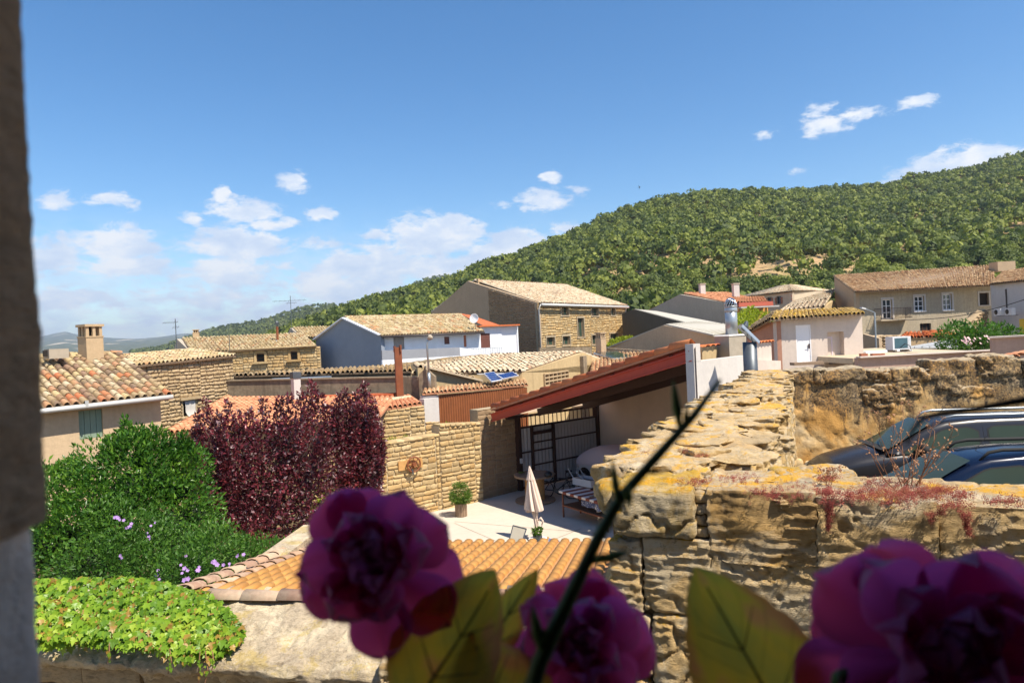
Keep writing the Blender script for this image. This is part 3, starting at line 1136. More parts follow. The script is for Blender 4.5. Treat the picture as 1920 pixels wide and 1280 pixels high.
def thin1(s, Y, t, dn):
    d2 = fbm(np.stack([s * Y / 42, Y / 55, s * 0], -1), 3, 35)
    soil = np.clip((0.60 - t) / 0.30, 0, 1) * np.clip((s + 0.0) / 0.1, 0, 1)
    keep = RNG.uniform(0, 1, len(s)) < (1.0 - 0.93 * soil * np.clip(0.52 + d2 * 2.4 + dn * 3.0, 0, 1.0)) * np.where(dn > 0.40, 0.2, 1.0)
    keep &= RNG.uniform(0, 1, len(s)) < 1 - .25 * np.clip((.34 - t) / .1, 0, 1) * np.clip((s + .02) / .1, 0, 1)
    return keep


PM, ps, pY, pt = sample_trees(52000, hz1, lambda s: (np.full_like(s, 122.0), ridge1(s) * 1.03), -0.42, 0.98, thin1, 6.6)
# the ones that show: project and keep those above the roofs
e_t = PM[:, 2, 3] / pY
vis = (e_t > 0.012) & (np.abs(ps) < 0.80) & (ps > -0.36)
order = np.argsort(np.where(vis, pY, 1e6))
nearidx = order[:300]
farm = np.setdiff1d(np.arange(len(PM)), nearidx)
trunkt = MB()
trunkt.tube([(0, 0, -0.02), (0.01, 0.0, 0.35), (0.0, 0.01, 0.72)], [0.035, 0.026, 0.012], 6)
tr_me = bpy.data.meshes.new('trunk')
tr_me.from_pydata(trunkt.v, [], trunkt.f)
tr_me.materials.append(M['bark'])
cr_me = []
for tp in NEAR_P:
    me = mesh_np('crown', tp[0], tp[1])
    me.materials.append(M['pine'])
    cr_me.append(me)
for i in nearidx:
    o = bpy.data.objects.new('pine_tree', None)
    COL.objects.link(o)
    tag(o, 'round crowned green pine growing among the others on the dry hillside', 'tree', 'pine trees on the lower hillside')
    Mx = Matrix([list(r) for r in PM[i]])
    o.matrix_world = Mx
    for nm, me in (('crown', random.choice(cr_me)), ('trunk', tr_me)):
        c = bpy.data.objects.new(nm, me)
        COL.objects.link(c)
        c.parent = o
fo = bake('pine_forest', FAR_P, PM[farm], RNG.random(len(farm)), M['pine'])
tag(fo, 'dense green pine wood covering the big hill behind the village', 'wood', None, 'stuff')
# the farther ridge
tiny = [pine_tmpl(s + 60, 11, 2, 0.26) for s in range(3)]
PM2, _, _, _ = sample_trees(8000, hz2, lambda s: (np.full_like(s, 480.0), np.full_like(s, 1360.0)), -0.56, 0.02, lambda s, Y, t, dn: dn > -0.25, 6.5)
M['pine_far'] = leafmat('far_pine_needles', [(0.06, 0.085, 0.03), (0.11, 0.14, 0.04), (0.15, 0.175, 0.05)], trans=0.2, rough=0.8)
fo = bake('distant_wood', tiny, PM2, RNG.random(len(PM2)), M['pine_far'])
tag(fo, 'distant wood on the low ridge left of the big pine hill', 'wood', None, 'stuff')


# the air
hb = MB()
hb.box((0, 4900, 195), (30000, 10400, 450))
hz = hb.build('haze', None, None)
hm = bpy.data.materials.new('haze_air')
hm.use_nodes = True
hw = NT(hm.node_tree)
hw.n.remove(hw.n['Principled BSDF'])
pv = hw.new('ShaderNodeVolumePrincipled')
pv.inputs['Color'].default_value = (0.66, 0.80, 1.0, 1)
pv.inputs['Density'].default_value = 0.000115
pv.inputs['Anisotropy'].default_value = 0.2
hw.l.new(pv.outputs[0], hw.n['Material Output'].inputs['Volume'])
hz.data.materials.clear()
hz.data.materials.append(hm)
hz['kind'] = 'stuff'
# ---------------------------------------------------------------- building helpers


def hdir(a, b):
    d = Vector(b) - Vector(a)
    d.z = 0
    return d.normalized()


def outn(a, b):
    """outward normal of a wall seen with a on the left and b on the right"""
    u = hdir(a, b)
    return Vector((u.y, -u.x, 0))


def hit(px, py, a, b):
    """(u, z) where the pixel's ray meets the vertical plane through a and b"""
    d = rayd(px, py)
    n = outn(a, b)
    t = Vector(a).dot(n) / d.dot(n)
    p = d * t
    return (p - Vector(a)).dot(hdir(a, b)), p.z


def hole(a, b, x0, y0, x1, y1):
    mx, my = (x0 + x1) / 2, (y0 + y1) / 2
    return (hit(x0, my, a, b)[0], hit(x1, my, a, b)[0], hit(mx, y1, a, b)[1], hit(mx, y0, a, b)[1])


def wall(mb, a, b, zb, holes=(), depth=0.22, th=0.3, back=True):
    a, b = Vector(a), Vector(b)
    u, n = hdir(a, b), outn(a, b)
    L = (Vector((b.x, b.y, 0)) - Vector((a.x, a.y, 0))).length
    zt = lambda x: a.z + (b.z - a.z) * x / L
    us = sorted(set([0, L] + [h[0] for h in holes] + [h[1] for h in holes]))
    zs = sorted(set([zb] + [h[2] for h in holes] + [h[3] for h in holes]))
    zs.append(None)
    pt = lambda x, z, d=0: Vector((a.x, a.y, 0)) + u * x - n * d + Vector((0, 0, z))
    for i in range(len(us) - 1):
        for j in range(len(zs) - 1):
            x0, x1, z0, z1 = us[i], us[i + 1], zs[j], zs[j + 1]
            mx = (x0 + x1) / 2
            mz = (z0 + (z1 if z1 is not None else zt(mx))) / 2
            if any(h[0] < mx < h[1] and h[2] < mz < h[3] for h in holes):
                continue
            za, zc = (z1, z1) if z1 is not None else (zt(x0), zt(x1))
            mb.poly([pt(x0, z0), pt(x1, z0), pt(x1, zc), pt(x0, za)], [(x0, z0), (x1, z0), (x1, zc), (x0, za)])
    for h in holes:
        x0, x1, z0, z1 = h
        mb.poly([pt(x0, z0), pt(x0, z0, depth), pt(x1, z0, depth), pt(x1, z0)])
        mb.poly([pt(x0, z1), pt(x1, z1), pt(x1, z1, depth), pt(x0, z1, depth)])
        mb.poly([pt(x0, z0), pt(x0, z1), pt(x0, z1, depth), pt(x0, z0, depth)])
        mb.poly([pt(x1, z0), pt(x1, z0, depth), pt(x1, z1, depth), pt(x1, z1)])
    if back:
        mb.poly([pt(0, a.z), pt(L, b.z), pt(L, b.z, th), pt(0, a.z, th)])
        mb.poly([pt(0, zb, th), pt(0, a.z, th), pt(L, b.z, th), pt(L, zb, th)])
        mb.poly([pt(0, zb), pt(0, a.z), pt(0, a.z, th), pt(0, zb, th)])
        mb.poly([pt(L, zb), pt(L, zb, th), pt(L, b.z, th), pt(L, b.z)])


def gable(mb, pts, zb, th=0.3):
    """pts: top outline from left to right, all in one vertical plane; closed prism down to zb"""
    pts = [Vector(p) for p in pts]
    n = outn(pts[0], pts[-1])
    # flatten the outline into its plane
    pl = [p - n * (p - pts[0]).dot(n) for p in pts]
    low = [Vector((pl[0].x, pl[0].y, zb)), Vector((pl[-1].x, pl[-1].y, zb))]
    front = [low[0], low[1]] + pl[::-1]
    mb.poly(front)
    mb.poly([p - n * th for p in front][::-1])
    m = len(front)
    for i in range(m):
        p, q = front[i], front[(i + 1) % m]
        mb.poly([q, p, p - n * th, q - n * th])


def box_house(mb, a, b, depth, zb, ztop=None):
    """plain closed volume behind the wall a-b"""
    a, b = Vector(a), Vector(b)
    n = outn(a, b)
    c, d = b - n * depth, a - n * depth
    for p, q in ((a, b), (b, c), (c, d), (d, a)):
        mb.poly([(p.x, p.y, zb), (q.x, q.y, zb), tuple(q), tuple(p)])
    mb.poly([tuple(a), tuple(b), tuple(c), tuple(d)])


def window(root, a, b, h, depth=0.14, frame_m='white_paint', pane_m='glass', bars=(1, 0), fw=0.05, name='window', sill=None, shutter=None):
    """frame and panes set into the hole h of the wall a-b; the panes are a child of the frame"""
    a, b = Vector(a), Vector(b)
    u, n = hdir(a, b), outn(a, b)
    o = Vector((a.x, a.y, 0)) - n * depth
    x0, x1, z0, z1 = h
    up = Vector((0, 0, 1))
    mb = MB()

    def bx(xa, xb, za, zc, d0, d1, m=mb):
        c = o + u * (xa + xb) / 2 + up * (za + zc) / 2 + n * (d0 + d1) / 2
        m.box(c, (xb - xa, d1 - d0, zc - za), u, up)
    bx(x0 + .003, x0 + fw, z0 + .003, z1 - .003, 0, .05)
    bx(x1 - fw, x1 - .003, z0 + .003, z1 - .003, 0, .05)
    bx(x0 + fw, x1 - fw, z0 + .003, z0 + fw, 0, .05)
    bx(x0 + fw, x1 - fw, z1 - fw, z1 - .003, 0, .05)
    for k in range(bars[0]):
        xm = x0 + (x1 - x0) * (k + 1) / (bars[0] + 1)
        bx(xm - fw * .45, xm + fw * .45, z0 + fw, z1 - fw, .002, .048)
    for k in range(bars[1]):
        zm = z0 + (z1 - z0) * (k + 1) / (bars[1] + 1)
        bx(x0 + fw, x1 - fw, zm - fw * .3, zm + fw * .3, .006, .044)
    w = mb.build(name, M[frame_m], root)
    p = MB()
    bx(x0 + fw * .5, x1 - fw * .5, z0 + fw * .5, z1 - fw * .5, .012, .024, p)
    p.build('pane', M[pane_m], w)
    if sill:
        s = MB()
        c = o + u * (x0 + x1) / 2 + up * (z0 - .04) + n * (depth + .03)
        s.box(c, (x1 - x0 + .24, .16, .07), u, up)
        s.build('sill', M[sill], w)
    return w


def shutter(root, a, b, h, mat, depth=0.06, n_slat=None, vertical=True, name='shutter'):
    a, b = Vector(a), Vector(b)
    u, n = hdir(a, b), outn(a, b)
    o = Vector((a.x, a.y, 0)) - n * depth
    x0, x1, z0, z1 = h
    up = Vector((0, 0, 1))
    k = n_slat or 6
    fr = MB()
    fr.box(o + u * (x0 + x1) / 2 + up * (z0 + z1) / 2 - n * .02, (x1 - x0 - .006, .03, z1 - z0 - .006), u, up)
    so = fr.build(name, M[mat], root)
    for i in range(k):
        s = MB()
        if vertical:
            w = (x1 - x0) / k
            s.box(o + u * (x0 + w * (i + .5)) + up * (z0 + z1) / 2 + n * .012, (w * .93, .03, z1 - z0 - .03), u, up)
        else:
            w = (z1 - z0) / k
            s.box(o + u * (x0 + x1) / 2 + up * (z0 + w * (i + .5)) + n * .012, (x1 - x0 - .03, .03, w * .9), u, up)
        s.build('slat' if not vertical else 'board', M[mat], so)
    return so


def tile_tmpl(w, h, L, seg=6, th=0.018, taper=0.82, jag=0.0):
    """half-round clay tile: y runs up the slope, lower end is wider"""
    V = []
    for (y, k, t) in ((0, 1, 0), (L, taper, 0), (0, 1, th)):
        for i in range(seg + 1):
            an = math.pi * i / seg
            V.append((-math.cos(an) * (w / 2 - t) * k, y, math.sin(an) * (h - t) * k - (0.0 if y == 0 else 0.02) * 1))
    n = seg + 1
    Q = []
    for i in range(seg):
        Q.append((i, i + 1, n + i + 1, n + i))
        Q.append((i + 1, i, 2 * n + i, 2 * n + i + 1))
    return np.array(V, float), [np.array(Q)]


def quadframe(e0, e1, r0, r1, s, t):
    e0, e1, r0, r1 = [Vector(v) for v in (e0, e1, r0, r1)]
    p = (e0 * (1 - s) + e1 * s) * (1 - t) + (r0 * (1 - s) + r1 * s) * t
    up = ((r0 - e0) * (1 - s) + (r1 - e1) * s).normalized()
    ac = ((e1 - e0) * (1 - t) + (r1 - r0) * t)
    ac = (ac - up * ac.dot(up)).normalized()
    nz = ac.cross(up)
    return p, ac, up, nz


def tile_roof(root, e0, e1, r0, r1, mat, pitch=0.24, row=0.38, limit=0, bed='tile_bed', jit=1.0, thick=0.07, seg=5, ridge=False, over=0.0, name='roof', h=0.5, ridge_mat=None, wf=.80):
    """roof surface (a slab) with rows of curved tiles; the slab is a part, its tiles are sub-parts"""
    e0, e1, r0, r1 = [Vector(v) for v in (e0, e1, r0, r1)]
    if over:
        e0 = e0 + (e0 - r0).normalized() * over
        e1 = e1 + (e1 - r1).normalized() * over
    n = (e1 - e0).cross(r0 - e0).normalized()
    mb = MB()
    top = [e0, e1, r1, r0]
    bot = [p - n * thick for p in top]
    mb.poly([tuple(p) for p in top])
    mb.poly([tuple(p) for p in bot[::-1]])
    for i in range(4):
        j = (i + 1) % 4
        mb.poly([tuple(top[j]), tuple(top[i]), tuple(bot[i]), tuple(bot[j])])
    slab = mb.build(name, M[bed], root)
    W = max((e1 - e0).length, (r1 - r0).length)
    Ls = max((r0 - e0).length, (r1 - e1).length)
    nc, nr = max(2, int(round(W / pitch))), max(1, int(round(Ls / row)))
    pit, rw = W / nc, Ls / nr
    T = [tile_tmpl(pit * wf, pit * h, rw * 1.22, seg, 0.02 if pit > .15 else .012)]
    Ms = []
    for i in range(nc):
        cx = random.gauss(0, .012) * jit
        for j in range(nr):
            s, t = (i + .5) / nc, j / nr
            p, ac, up, nz = quadframe(e0, e1, r0, r1, s, t)
            wl = ((e1 - e0) * (1 - t) + (r1 - r0) * t).length / nc / pit
            if wl < 0.25:
                continue
            if wl < 0.7 and i % 2:
                continue
            tw = random.gauss(0, .035) * jit
            ac2 = (ac + up * tw).normalized()
            up2 = (up - ac * tw + nz * random.gauss(-0.02, .015) * jit).normalized()
            nz2 = ac2.cross(up2)
            q = p + nz * (0.012 + 0.012 * random.random() * jit) + ac * cx + up * random.gauss(-0.02, .015) * jit
            Ms.append(frame(q, ac2, up2, nz2, (min(1.15, max(wl, .8)), 1, 1 * random.uniform(.92, 1.08))))
    if limit:
        pieces('tile', T, Ms, M[mat], slab, limit, smooth=False, stuff_name='tile_rows')
    else:
        bake('tile_rows', T, Ms, RNG.random(len(Ms)), M[mat], slab, kind='stuff')
    if ridge:
        L = (r1 - r0).length
        k = max(2, int(L / 0.36))
        d = (r1 - r0).normalized()
        T2 = [tile_tmpl(0.24, 0.10, L / k * 1.15, 6)]
        Ms = []
        for i in range(k):
            q = r0 + d * (L * i / k) + Vector((0, 0, .03 + random.random() * .015))
            x = d.cross(Vector((0, 0, 1))).normalized()
            Ms.append(frame(q, x, d, x.cross(d)))
        pieces('ridge_tile', T2, Ms, M[ridge_mat or mat], slab, 60)
    return slab


def stone_wall(root, a, b, zb, mat, sl=0.34, sh=0.17, holes=(), limit=0, proud=0.05, name='stone', gap=0.028, jit=0.35, top=None, rough=1.0, seen=None):
    """courses of individual stones laid on the face of the wall a-b"""
    a, b = Vector(a), Vector(b)
    u, n = hdir(a, b), outn(a, b)
    L = (Vector((b.x, b.y, 0)) - Vector((a.x, a.y, 0))).length
    zt = top or (lambda x: a.z + (b.z - a.z) * x / L)
    zmax = max(zt(L * k / 20.0) for k in range(21))
    o = Vector((a.x, a.y, 0))
    Ms = []
    jit = max(jit, .45) if rough > .5 else jit
    segs = [0]
    while segs[-1] < L:
        segs.append(segs[-1] + sl * random.uniform(2.2, 5.0))
    rows = []
    for sa_, sb_ in zip(segs[:-1], segs[1:]):
        z = zb - random.random() * sh * .9
        while z < zmax - 0.04:
            hgt = sh * random.uniform(1 - jit * .7, 1 + jit * .7)
            rows.append((sa_, min(sb_, L), z, hgt))
            z += hgt
    for (sa_, sb_, z, hgt) in rows:
        x = sa_
        while x < sb_ - .03:
            ln = sl * random.uniform(1 - jit, 1 + jit * 1.2)
            x0, x1 = x, min(L, x + ln) if x + ln < sb_ - .08 else min(L, sb_ + random.uniform(-.02, .0))
            x = x1 if x1 > x else sb_
            zz1 = min(z + hgt, zt((x0 + x1) / 2))
            if x1 - x0 < 0.06 or zz1 - z < 0.04:
                continue
            zm = (z + zz1) / 2
            bad = False
            for h in holes:
                if zm > h[2] and zm < h[3]:
                    if x0 >= h[0] and x1 <= h[1]:
                        bad = True
                    elif x0 < h[0] < x1:
                        x1 = h[0]
                    elif x0 < h[1] < x1:
                        x0 = h[1]
            if bad or x1 - x0 < 0.05:
                continue
            tilt = random.gauss(0, 0.03) * rough
            c = o + u * (x0 + x1) / 2 + Vector((0, 0, zm))
            X = (u + Vector((0, 0, tilt))).normalized()
            Z = Vector((0, 0, 1)) - u * tilt
            if random.random() < .5:
                X, Z = -X, -Z
            Ms.append(frame(c, X, -n, Z, (x1 - x0 - gap, proud * random.uniform(.6, 1.25), zz1 - z - gap)))
    pieces(name, STONES, Ms, M[mat], root, limit, stuff_name='stone_courses', seen=seen) if limit else bake('stone_courses', STONES, Ms, RNG.random(len(Ms)), M[mat], root, kind='stuff')


def chimney(name, label, base, w, d, h, mat, ang=0.0, slots=True, cap=True, cap_m=None):
    base = Vector(base)
    t = thing(name, label, 'chimney', base)
    ux = Vector((math.cos(ang), math.sin(ang), 0))
    uy = Vector((-math.sin(ang), math.cos(ang), 0))
    up = Vector((0, 0, 1))
    m = MB()
    sh = h * 0.66 if slots else h * .9
    m.box(base + up * (sh / 2 - .3), (w, d, sh + .6), ux)
    m.build('shaft', M[mat], t)
    if slots:
        m = MB()
        m.box(base + up * (sh + .02), (w * 1.06, d * 1.06, .05), ux)
        m.build('band', M[mat], t)
        ph = h * .24
        for (sx, sy) in ((-1, -1), (1, -1), (1, 1), (-1, 1), (0, -1), (0, 1), (-1, 0), (1, 0)):
            m = MB()
            m.box(base + ux * sx * (w * .5 - .07) + uy * sy * (d * .5 - .07) + up * (sh + .04 + ph / 2), (w * .17, d * .17, ph), ux)
            m.build('pillar', M[mat], t)
        m = MB()
        m.box(base + up * (sh + .03 + ph / 2), (w * .45, d * .45, ph * .98), ux)
        m.build('flue', M['dark'], t)
        m = MB()
        m.box(base + up * (sh + .04 + ph + h * .03), (w * 1.12, d * 1.12, h * .06), ux)
        m.build('cap', M[cap_m or mat], t)
    elif cap:
        m = MB()
        m.box(base + up * (h * .92), (w * 1.2, d * 1.2, h * .08), ux)
        m.build('cap', M[cap_m or mat], t)
    return t


def antenna(label, base, h, arms, name='tv_antenna', ang=0.0):
    t = thing(name, label, 'antenna', base)
    base = Vector(base)
    m = MB()
    m.tube([base, base + Vector((0, 0, h))], .022, 6)
    m.build('mast', M['galv_dark'], t)
    ux = Vector((math.cos(ang), math.sin(ang), 0))
    uy = Vector((-math.sin(ang), math.cos(ang), 0))
    for (z, l0, l1, n, el) in arms:
        m = MB()
        c = base + Vector((0, 0, z))
        m.tube([c + ux * l0, c + ux * l1], .012, 5)
        b = m.build('boom', M['galv_dark'], t)
        e = MB()
        for i in range(n):
            p = c + ux * (l0 + (l1 - l0) * (i + .5) / n)
            e.tube([p - uy * el / 2 - Vector((0, 0, el * .3)), p + uy * el / 2 + Vector((0, 0, el * .3))], .007, 4)
        e.build('elements', M['galv_dark'], b)
    return t


def corrugated(a, b, z0, z1, pitch, depth, mb):
    """vertical ribbed sheet between a and b"""
    a, b = Vector(a), Vector(b)
    u, n = hdir(a, b), outn(a, b)
    L = (Vector((b.x, b.y, 0)) - Vector((a.x, a.y, 0))).length
    k = int(L / pitch)
    rows = []
    za = (lambda f: z0[0] + (z0[1] - z0[0]) * f) if isinstance(z0, tuple) else (lambda f: z0)
    zc = (lambda f: z1[0] + (z1[1] - z1[0]) * f) if isinstance(z1, tuple) else (lambda f: z1)
    lo, hi = [], []
    for i in range(k * 4 + 1):
        f = i / (k * 4)
        off = n * depth * math.sin(i * math.pi / 2)
        p = Vector((a.x, a.y, 0)) + u * L * f + off
        lo.append(p + Vector((0, 0, za(f))))
        hi.append(p + Vector((0, 0, zc(f))))
    mb.grid([lo, hi])


def leaf_t(l=1.0, w=0.45, fold=0.12, bend=0.15):
    V = np.array([(0, 0, 0), (-w / 2, l * .42, fold), (0, l * .5, 0), (w / 2, l * .42, fold), (0, l, -bend)], float)
    return V, [np.array([(0, 2, 1), (0, 3, 2), (1, 2, 4), (2, 3, 4)])]


def leaf_frames(Pn, Nn, size, upb=0.3, spread=0.6):
    """matrices for leaves at points Pn pointing along noisy normals Nn"""
    n = len(Pn)
    y = Nn + RNG.normal(0, spread, (n, 3)) + np.array([0, 0, upb])
    y /= np.linalg.norm(y, axis=1, keepdims=True)
    x = np.cross(y, RNG.normal(0, 1, (n, 3)))
    x /= np.linalg.norm(x, axis=1, keepdims=True)
    z = np.cross(x, y)
    s = size * RNG.uniform(0.5, 1.5, n)
    Ms = np.zeros((n, 4, 4))
    Ms[:, :3, 0] = x * s[:, None]
    Ms[:, :3, 1] = y * s[:, None]
    Ms[:, :3, 2] = z * s[:, None]
    Ms[:, :3, 3] = Pn
    Ms[:, 3, 3] = 1
    return Ms
# ---------------------------------------------------------------- village: left side
GZ = -6.6


def V3(v, z):
    return Vector((v.x, v.y, z))


def gut(root, a, b, r=0.06, mat='gutter', off=0.0, name='gutter'):
    a, b = Vector(a), Vector(b)
    n = outn(a, b)
    m = MB()
    m.tube([a + n * (off + r), b + n * (off + r)], r, 8)
    return m.build(name, M[mat], root, smooth=True)


# A: house with the many coloured roof
def house_left():
    W = Vector((math.cos(rad(52)), math.sin(rad(52)), 0))
    Rm = Vector((-W.y, W.x, 0))
    e1 = P(322, 739, 24.6)
    e0 = e1 - W * 7.2
    e0.z = e1.z - 0.10
    r1 = e1 + Rm * 4.1
    r1.z = P(232, 662, r1.y).z
    r0 = e0 + Rm * 4.1
    r0.z = r1.z + 0.02
    t = thing('rendered_house', 'tan rendered house at the left under a patchwork roof of curved tiles', 'house', V3(e0, GZ))
    a, b = e0 + Rm * .42 + W * .0, e1 + Rm * .42 - W * .22
    a, b = Vector(a), Vector(b)
    a.z = e0.z - .03
    b.z = e1.z - .03
    h = hole(a, b, 148, 768, 193, 822)
    m = MB()
    wall(m, a, b, GZ, [h], depth=.16)
    bk = b + Rm * 7.0
    m.poly([(b.x, b.y, GZ), (bk.x, bk.y, GZ), (bk.x, bk.y, e1.z - .1), tuple(r1 + Rm * .1 - Vector((0, 0, .15))), tuple(b)])
    m.build('wall', M['tan'], t)
    shutter(t, a, b, h, 'green_shutter', .09, 4)
    tile_roof(t, e0, e1, r0, r1, 'tile_old', pitch=.265, row=.36, limit=300, ridge=True, seg=6, h=.45)
    f0, f1 = e0 + Rm * 8.2, e1 + Rm * 8.2
    tile_roof(t, f1, f0, r1, r0, 'tile_old', pitch=.3, row=.4, name='rear_roof')
    gut(t, e0 - Vector((0, 0, .09)), e1 - Vector((0, 0, .09)), .085, off=-.04)
    m = MB()
    c = P(163, 757, 22.3)
    m.box(c, (.09, .05, .22))
    m.build('gutter_bracket', M['gutter'], t)
    base = P(171, 664, r1.y - 1.2)
    chimney('roof_chimney', 'square tan rendered chimney with open slots under its cap on the patchwork roof', base - Vector((0, 0, .35)), .62, .62, 1.5, 'chimney_tan', rad(58), cap_m='chimney_tan')
    base = P(106, 664, r1.y - 2.6)
    c = thing('low_chimney', 'low grey cement chimney box with a dark side on the patchwork roof', 'chimney', base)
    m = MB()
    m.box(base + Vector((0, 0, .02)), (.62, .5, .34), W)
    m.build('box', M['chimney_cem'], c)
    m = MB()
    m.box(base + Vector((-.16, -.3, .04)), (.2, .1, .22), W)
    m.build('opening', M['dark'], c)


house_left()

# B: long stone wall building behind it
a, b = P(225, 694, 27.5), P(436, 668, 33.5)
a0 = a - hdir(a, b) * 2.5
t = thing('stone_house', 'rough stone house wall with a thin tiled eave right behind the patchwork roof house', 'house', V3(a, GZ))
h = hole(a0, b, 344, 749, 366, 780)
m = MB()
wall(m, a0, b, GZ, [h], depth=.25)
m.build('wall', M['mortar'], t)
stone_wall(t, a0, b, GZ + 1.2, 'st_house', .27, .15, [(h[0] - .1, h[1] + .1, h[2], h[3] + .12)], proud=.07, rough=2, limit=0)
m = MB()
n = outn(a, b)
u = hdir(a, b)
lc = Vector((a0.x, a0.y, 0)) + u * (h[0] + h[1]) / 2 + Vector((0, 0, h[3] + .07)) + n * .05
m.box(lc, (h[1] - h[0] + .5, .2, .13), u)
m.build('lintel', M['st_house'], t)
cu = window(t, a0, b, h, .2, 'wood_dark', 'dark', (0, 0))
m = MB()
x0, x1, z0, z1 = h
o = Vector((a0.x, a0.y, 0))
rows = []
for k in range(9):
    f = k / 8
    z = z1 - .04 - f * (z1 - z0 + .25)
    bul = .02 + max(0, f - .45) ** 1.5 * .9
    rows.append([o + u * (x0 + .06 + (x1 - x0 - .1) * j / 6 + f * f * .22) + n * (bul + .03 * math.sin(j * 2.1 + k)) + Vector((0, 0, z)) for j in range(7)])
m.grid(rows)
m.build('curtain', M['curtain'], cu, smooth=True)
back = -n * 2.6
e0, e1 = a0 + n * .22 + Vector((0, 0, .03)), b + n * .22 + Vector((0, 0, .03))
r0, r1 = a0 + back, b + back
r0.z = a0.z + .42
r1.z = b.z + .42
tile_roof(t, e0, e1, r0, r1, 'tile_pale', pitch=.24, row=.4, bed='tile_bed')

# C: low house with two arched windows
t = thing('arched_window_house', 'low stone house with two small arched windows under a pale tiled roof', 'house', V3(P(432, 700, 48), GZ))
e0, e1 = P(361, 662, 46.5), P(594, 648, 48)
r0, r1 = P(341, 634, 52), P(566, 625, 53)
wa, wb = P(430, 657, 47.2), P(600, 649, 48.3)
h1, h2 = hole(wa, wb, 481, 663, 496, 678), hole(wa, wb, 545, 659, 558, 674)
m = MB()
wall(m, wa, wb, GZ, [h1, h2], depth=.3)
m.build('wall', M['mortar'], t)
stone_wall(t, wa, wb, -3.4, 'st_gold', .34, .2, [(h1[0] - .16, h1[1] + .16, h1[2] - .2, h1[3] + .2), (h2[0] - .16, h2[1] + .16, h2[2] - .2, h2[3] + .2)], proud=.04)
gm = MB()
gl = P(325, 668, 50)
gable(gm, [P(324, 664, 53.5), P(341, 635, 52), P(362, 664, 47)], GZ)
gm.build('gable_wall', M['greyren'], t)
for h in (h1, h2):
    w_ = window(t, wa, wb, h, .22, 'wood_dark', 'glass', (0, 1), fw=.06)
    n, u = outn(wa, wb), hdir(wa, wb)
    o = Vector((wa.x, wa.y, 0))
    sm = MB()
    for xx in (h[0] - .08, h[1] + .08):
        sm.box(o + u * xx + n * .03 + Vector((0, 0, (h[2] + h[3]) / 2)), (.15, .1, h[3] - h[2]), u)
    for k in range(7):
        an = math.pi * (k + .5) / 7
        r_ = (h[1] - h[0]) / 2 + .08
        c = o + u * ((h[0] + h[1]) / 2 - math.cos(an) * r_) + n * .035 + Vector((0, 0, h[3] - .06 + math.sin(an) * .22))
        sm.box(c, (.17, .1, .15), (u * math.sin(an) + Vector((0, 0, math.cos(an) * .5))).normalized())
    sm.build('surround', M['st_gold'], w_)
    sm = MB()
    sm.box(o + u * (h[0] + h[1]) / 2 + n * .1 + Vector((0, 0, h[2] - .07)), (h[1] - h[0] + .5, .3, .12), u)
    sm.build('sill', M['st_gold'], w_)
tile_roof(t, e0, e1, r0, r1, 'tile_pale', pitch=.25, row=.42, over=.0, ridge=False)
gut(t, P(430, 656.5, 46.4), P(592, 647.5, 47.5), .05, 'beige')
c = P(368, 634, 52)
chimney('small_chimney', 'small tan chimney with flat cap on the left end of the low house roof', c - Vector((0, 0, .1)), .42, .42, .75, 'chimney_tan', .3)
p = P(520.5, 641, 50)
c = thing('flue_pipe', 'thin rusty flue pipe with a dark cowl on the low house roof', 'pipe', p)
m = MB()
m.tube([p - Vector((0, 0, .2)), P(519.5, 612, 50)], .09, 8)
m.build('pipe', M['rust'], c)
m = MB()
q = P(519.5, 612, 50)
m.lathe(q, [(.05, 0), (.05, .12), (.14, .14), (.15, .3), (.05, .42)], 8)
m.build('cowl', M['galv_dark'], c)
m = MB()
m.lathe(p + Vector((0, 0, -.05)), [(.32, -.05), (.14, .18)], 8)
m.build('flashing', M['galv'], c)
# its neighbour behind
t = thing('rear_low_house', 'pale tiled roof rising behind the right end of the low stone house', 'house', V3(P(560, 620, 58), GZ))
tile_roof(t, P(566, 633, 55), P(640, 632, 54), P(549, 614, 60), P(625, 612, 60), 'tile_pale', pitch=.26, row=.42)
m = MB()
gable(m, [P(540, 625, 61), P(549, 614.5, 60), P(568, 634, 55)], GZ)
m.build('gable_wall', M['greyren'], t)

antenna('thin television antenna with a left pointing boom standing left of the low stone house', P(332, 668, 40), 2.2, [(2.0, -.75, .15, 6, .3), (1.7, -.2, .2, 3, .3)])
antenna('tall television antenna with a wide horizontal boom in front of the green ridge', P(548, 632, 56), 3.4, [(3.0, -1.5, 1.3, 7, .35), (2.8, -.4, .5, 3, .5)])
antenna('short thin mast rising from the low stone house roof edge', P(431, 658, 45), 1.0, [(.95, -.1, .1, 1, .1)])

# D: blue-grey gable and white facade
t = thing('blue_grey_house', 'house with a blue grey painted gable and a white facade with brown shutters', 'house', V3(P(640, 690, 47), GZ))
gl, ap, gr = P(592, 638, 50.5), P(646, 597.5, 48.6), P(714, 629, 46.2)
m = MB()
gable(m, [gl, ap, gr], GZ)
m.build('gable_wall', M['bluegrey'], t)
m = MB()
for p, q in ((gl, ap), (ap, gr)):
    n = outn(gl, gr)
    m.bar(p + n * .12 + Vector((0, 0, .06)), q + n * .12 + Vector((0, 0, .06)), .32, .09)
m.build('verge_trim', M['white'], t)
fr = P(905, 618, 50.6)
frz = gr.copy()
fr.z = gr.z + .02
fa, fb = gr - outn(gr, fr) * .35, fr - outn(gr, fr) * .35
fa.z -= .04
fb.z -= .04
hs = [hole(fa, fb, 738, 632, 758, 655), hole(fa, fb, 833, 631, 843, 645)]
m = MB()
wall(m, fa, fb, GZ, hs, depth=.2)
m.build('wall', M['white'], t)
shutter(t, fa, fb, hs[0], 'grey_shutter', .1, 6)
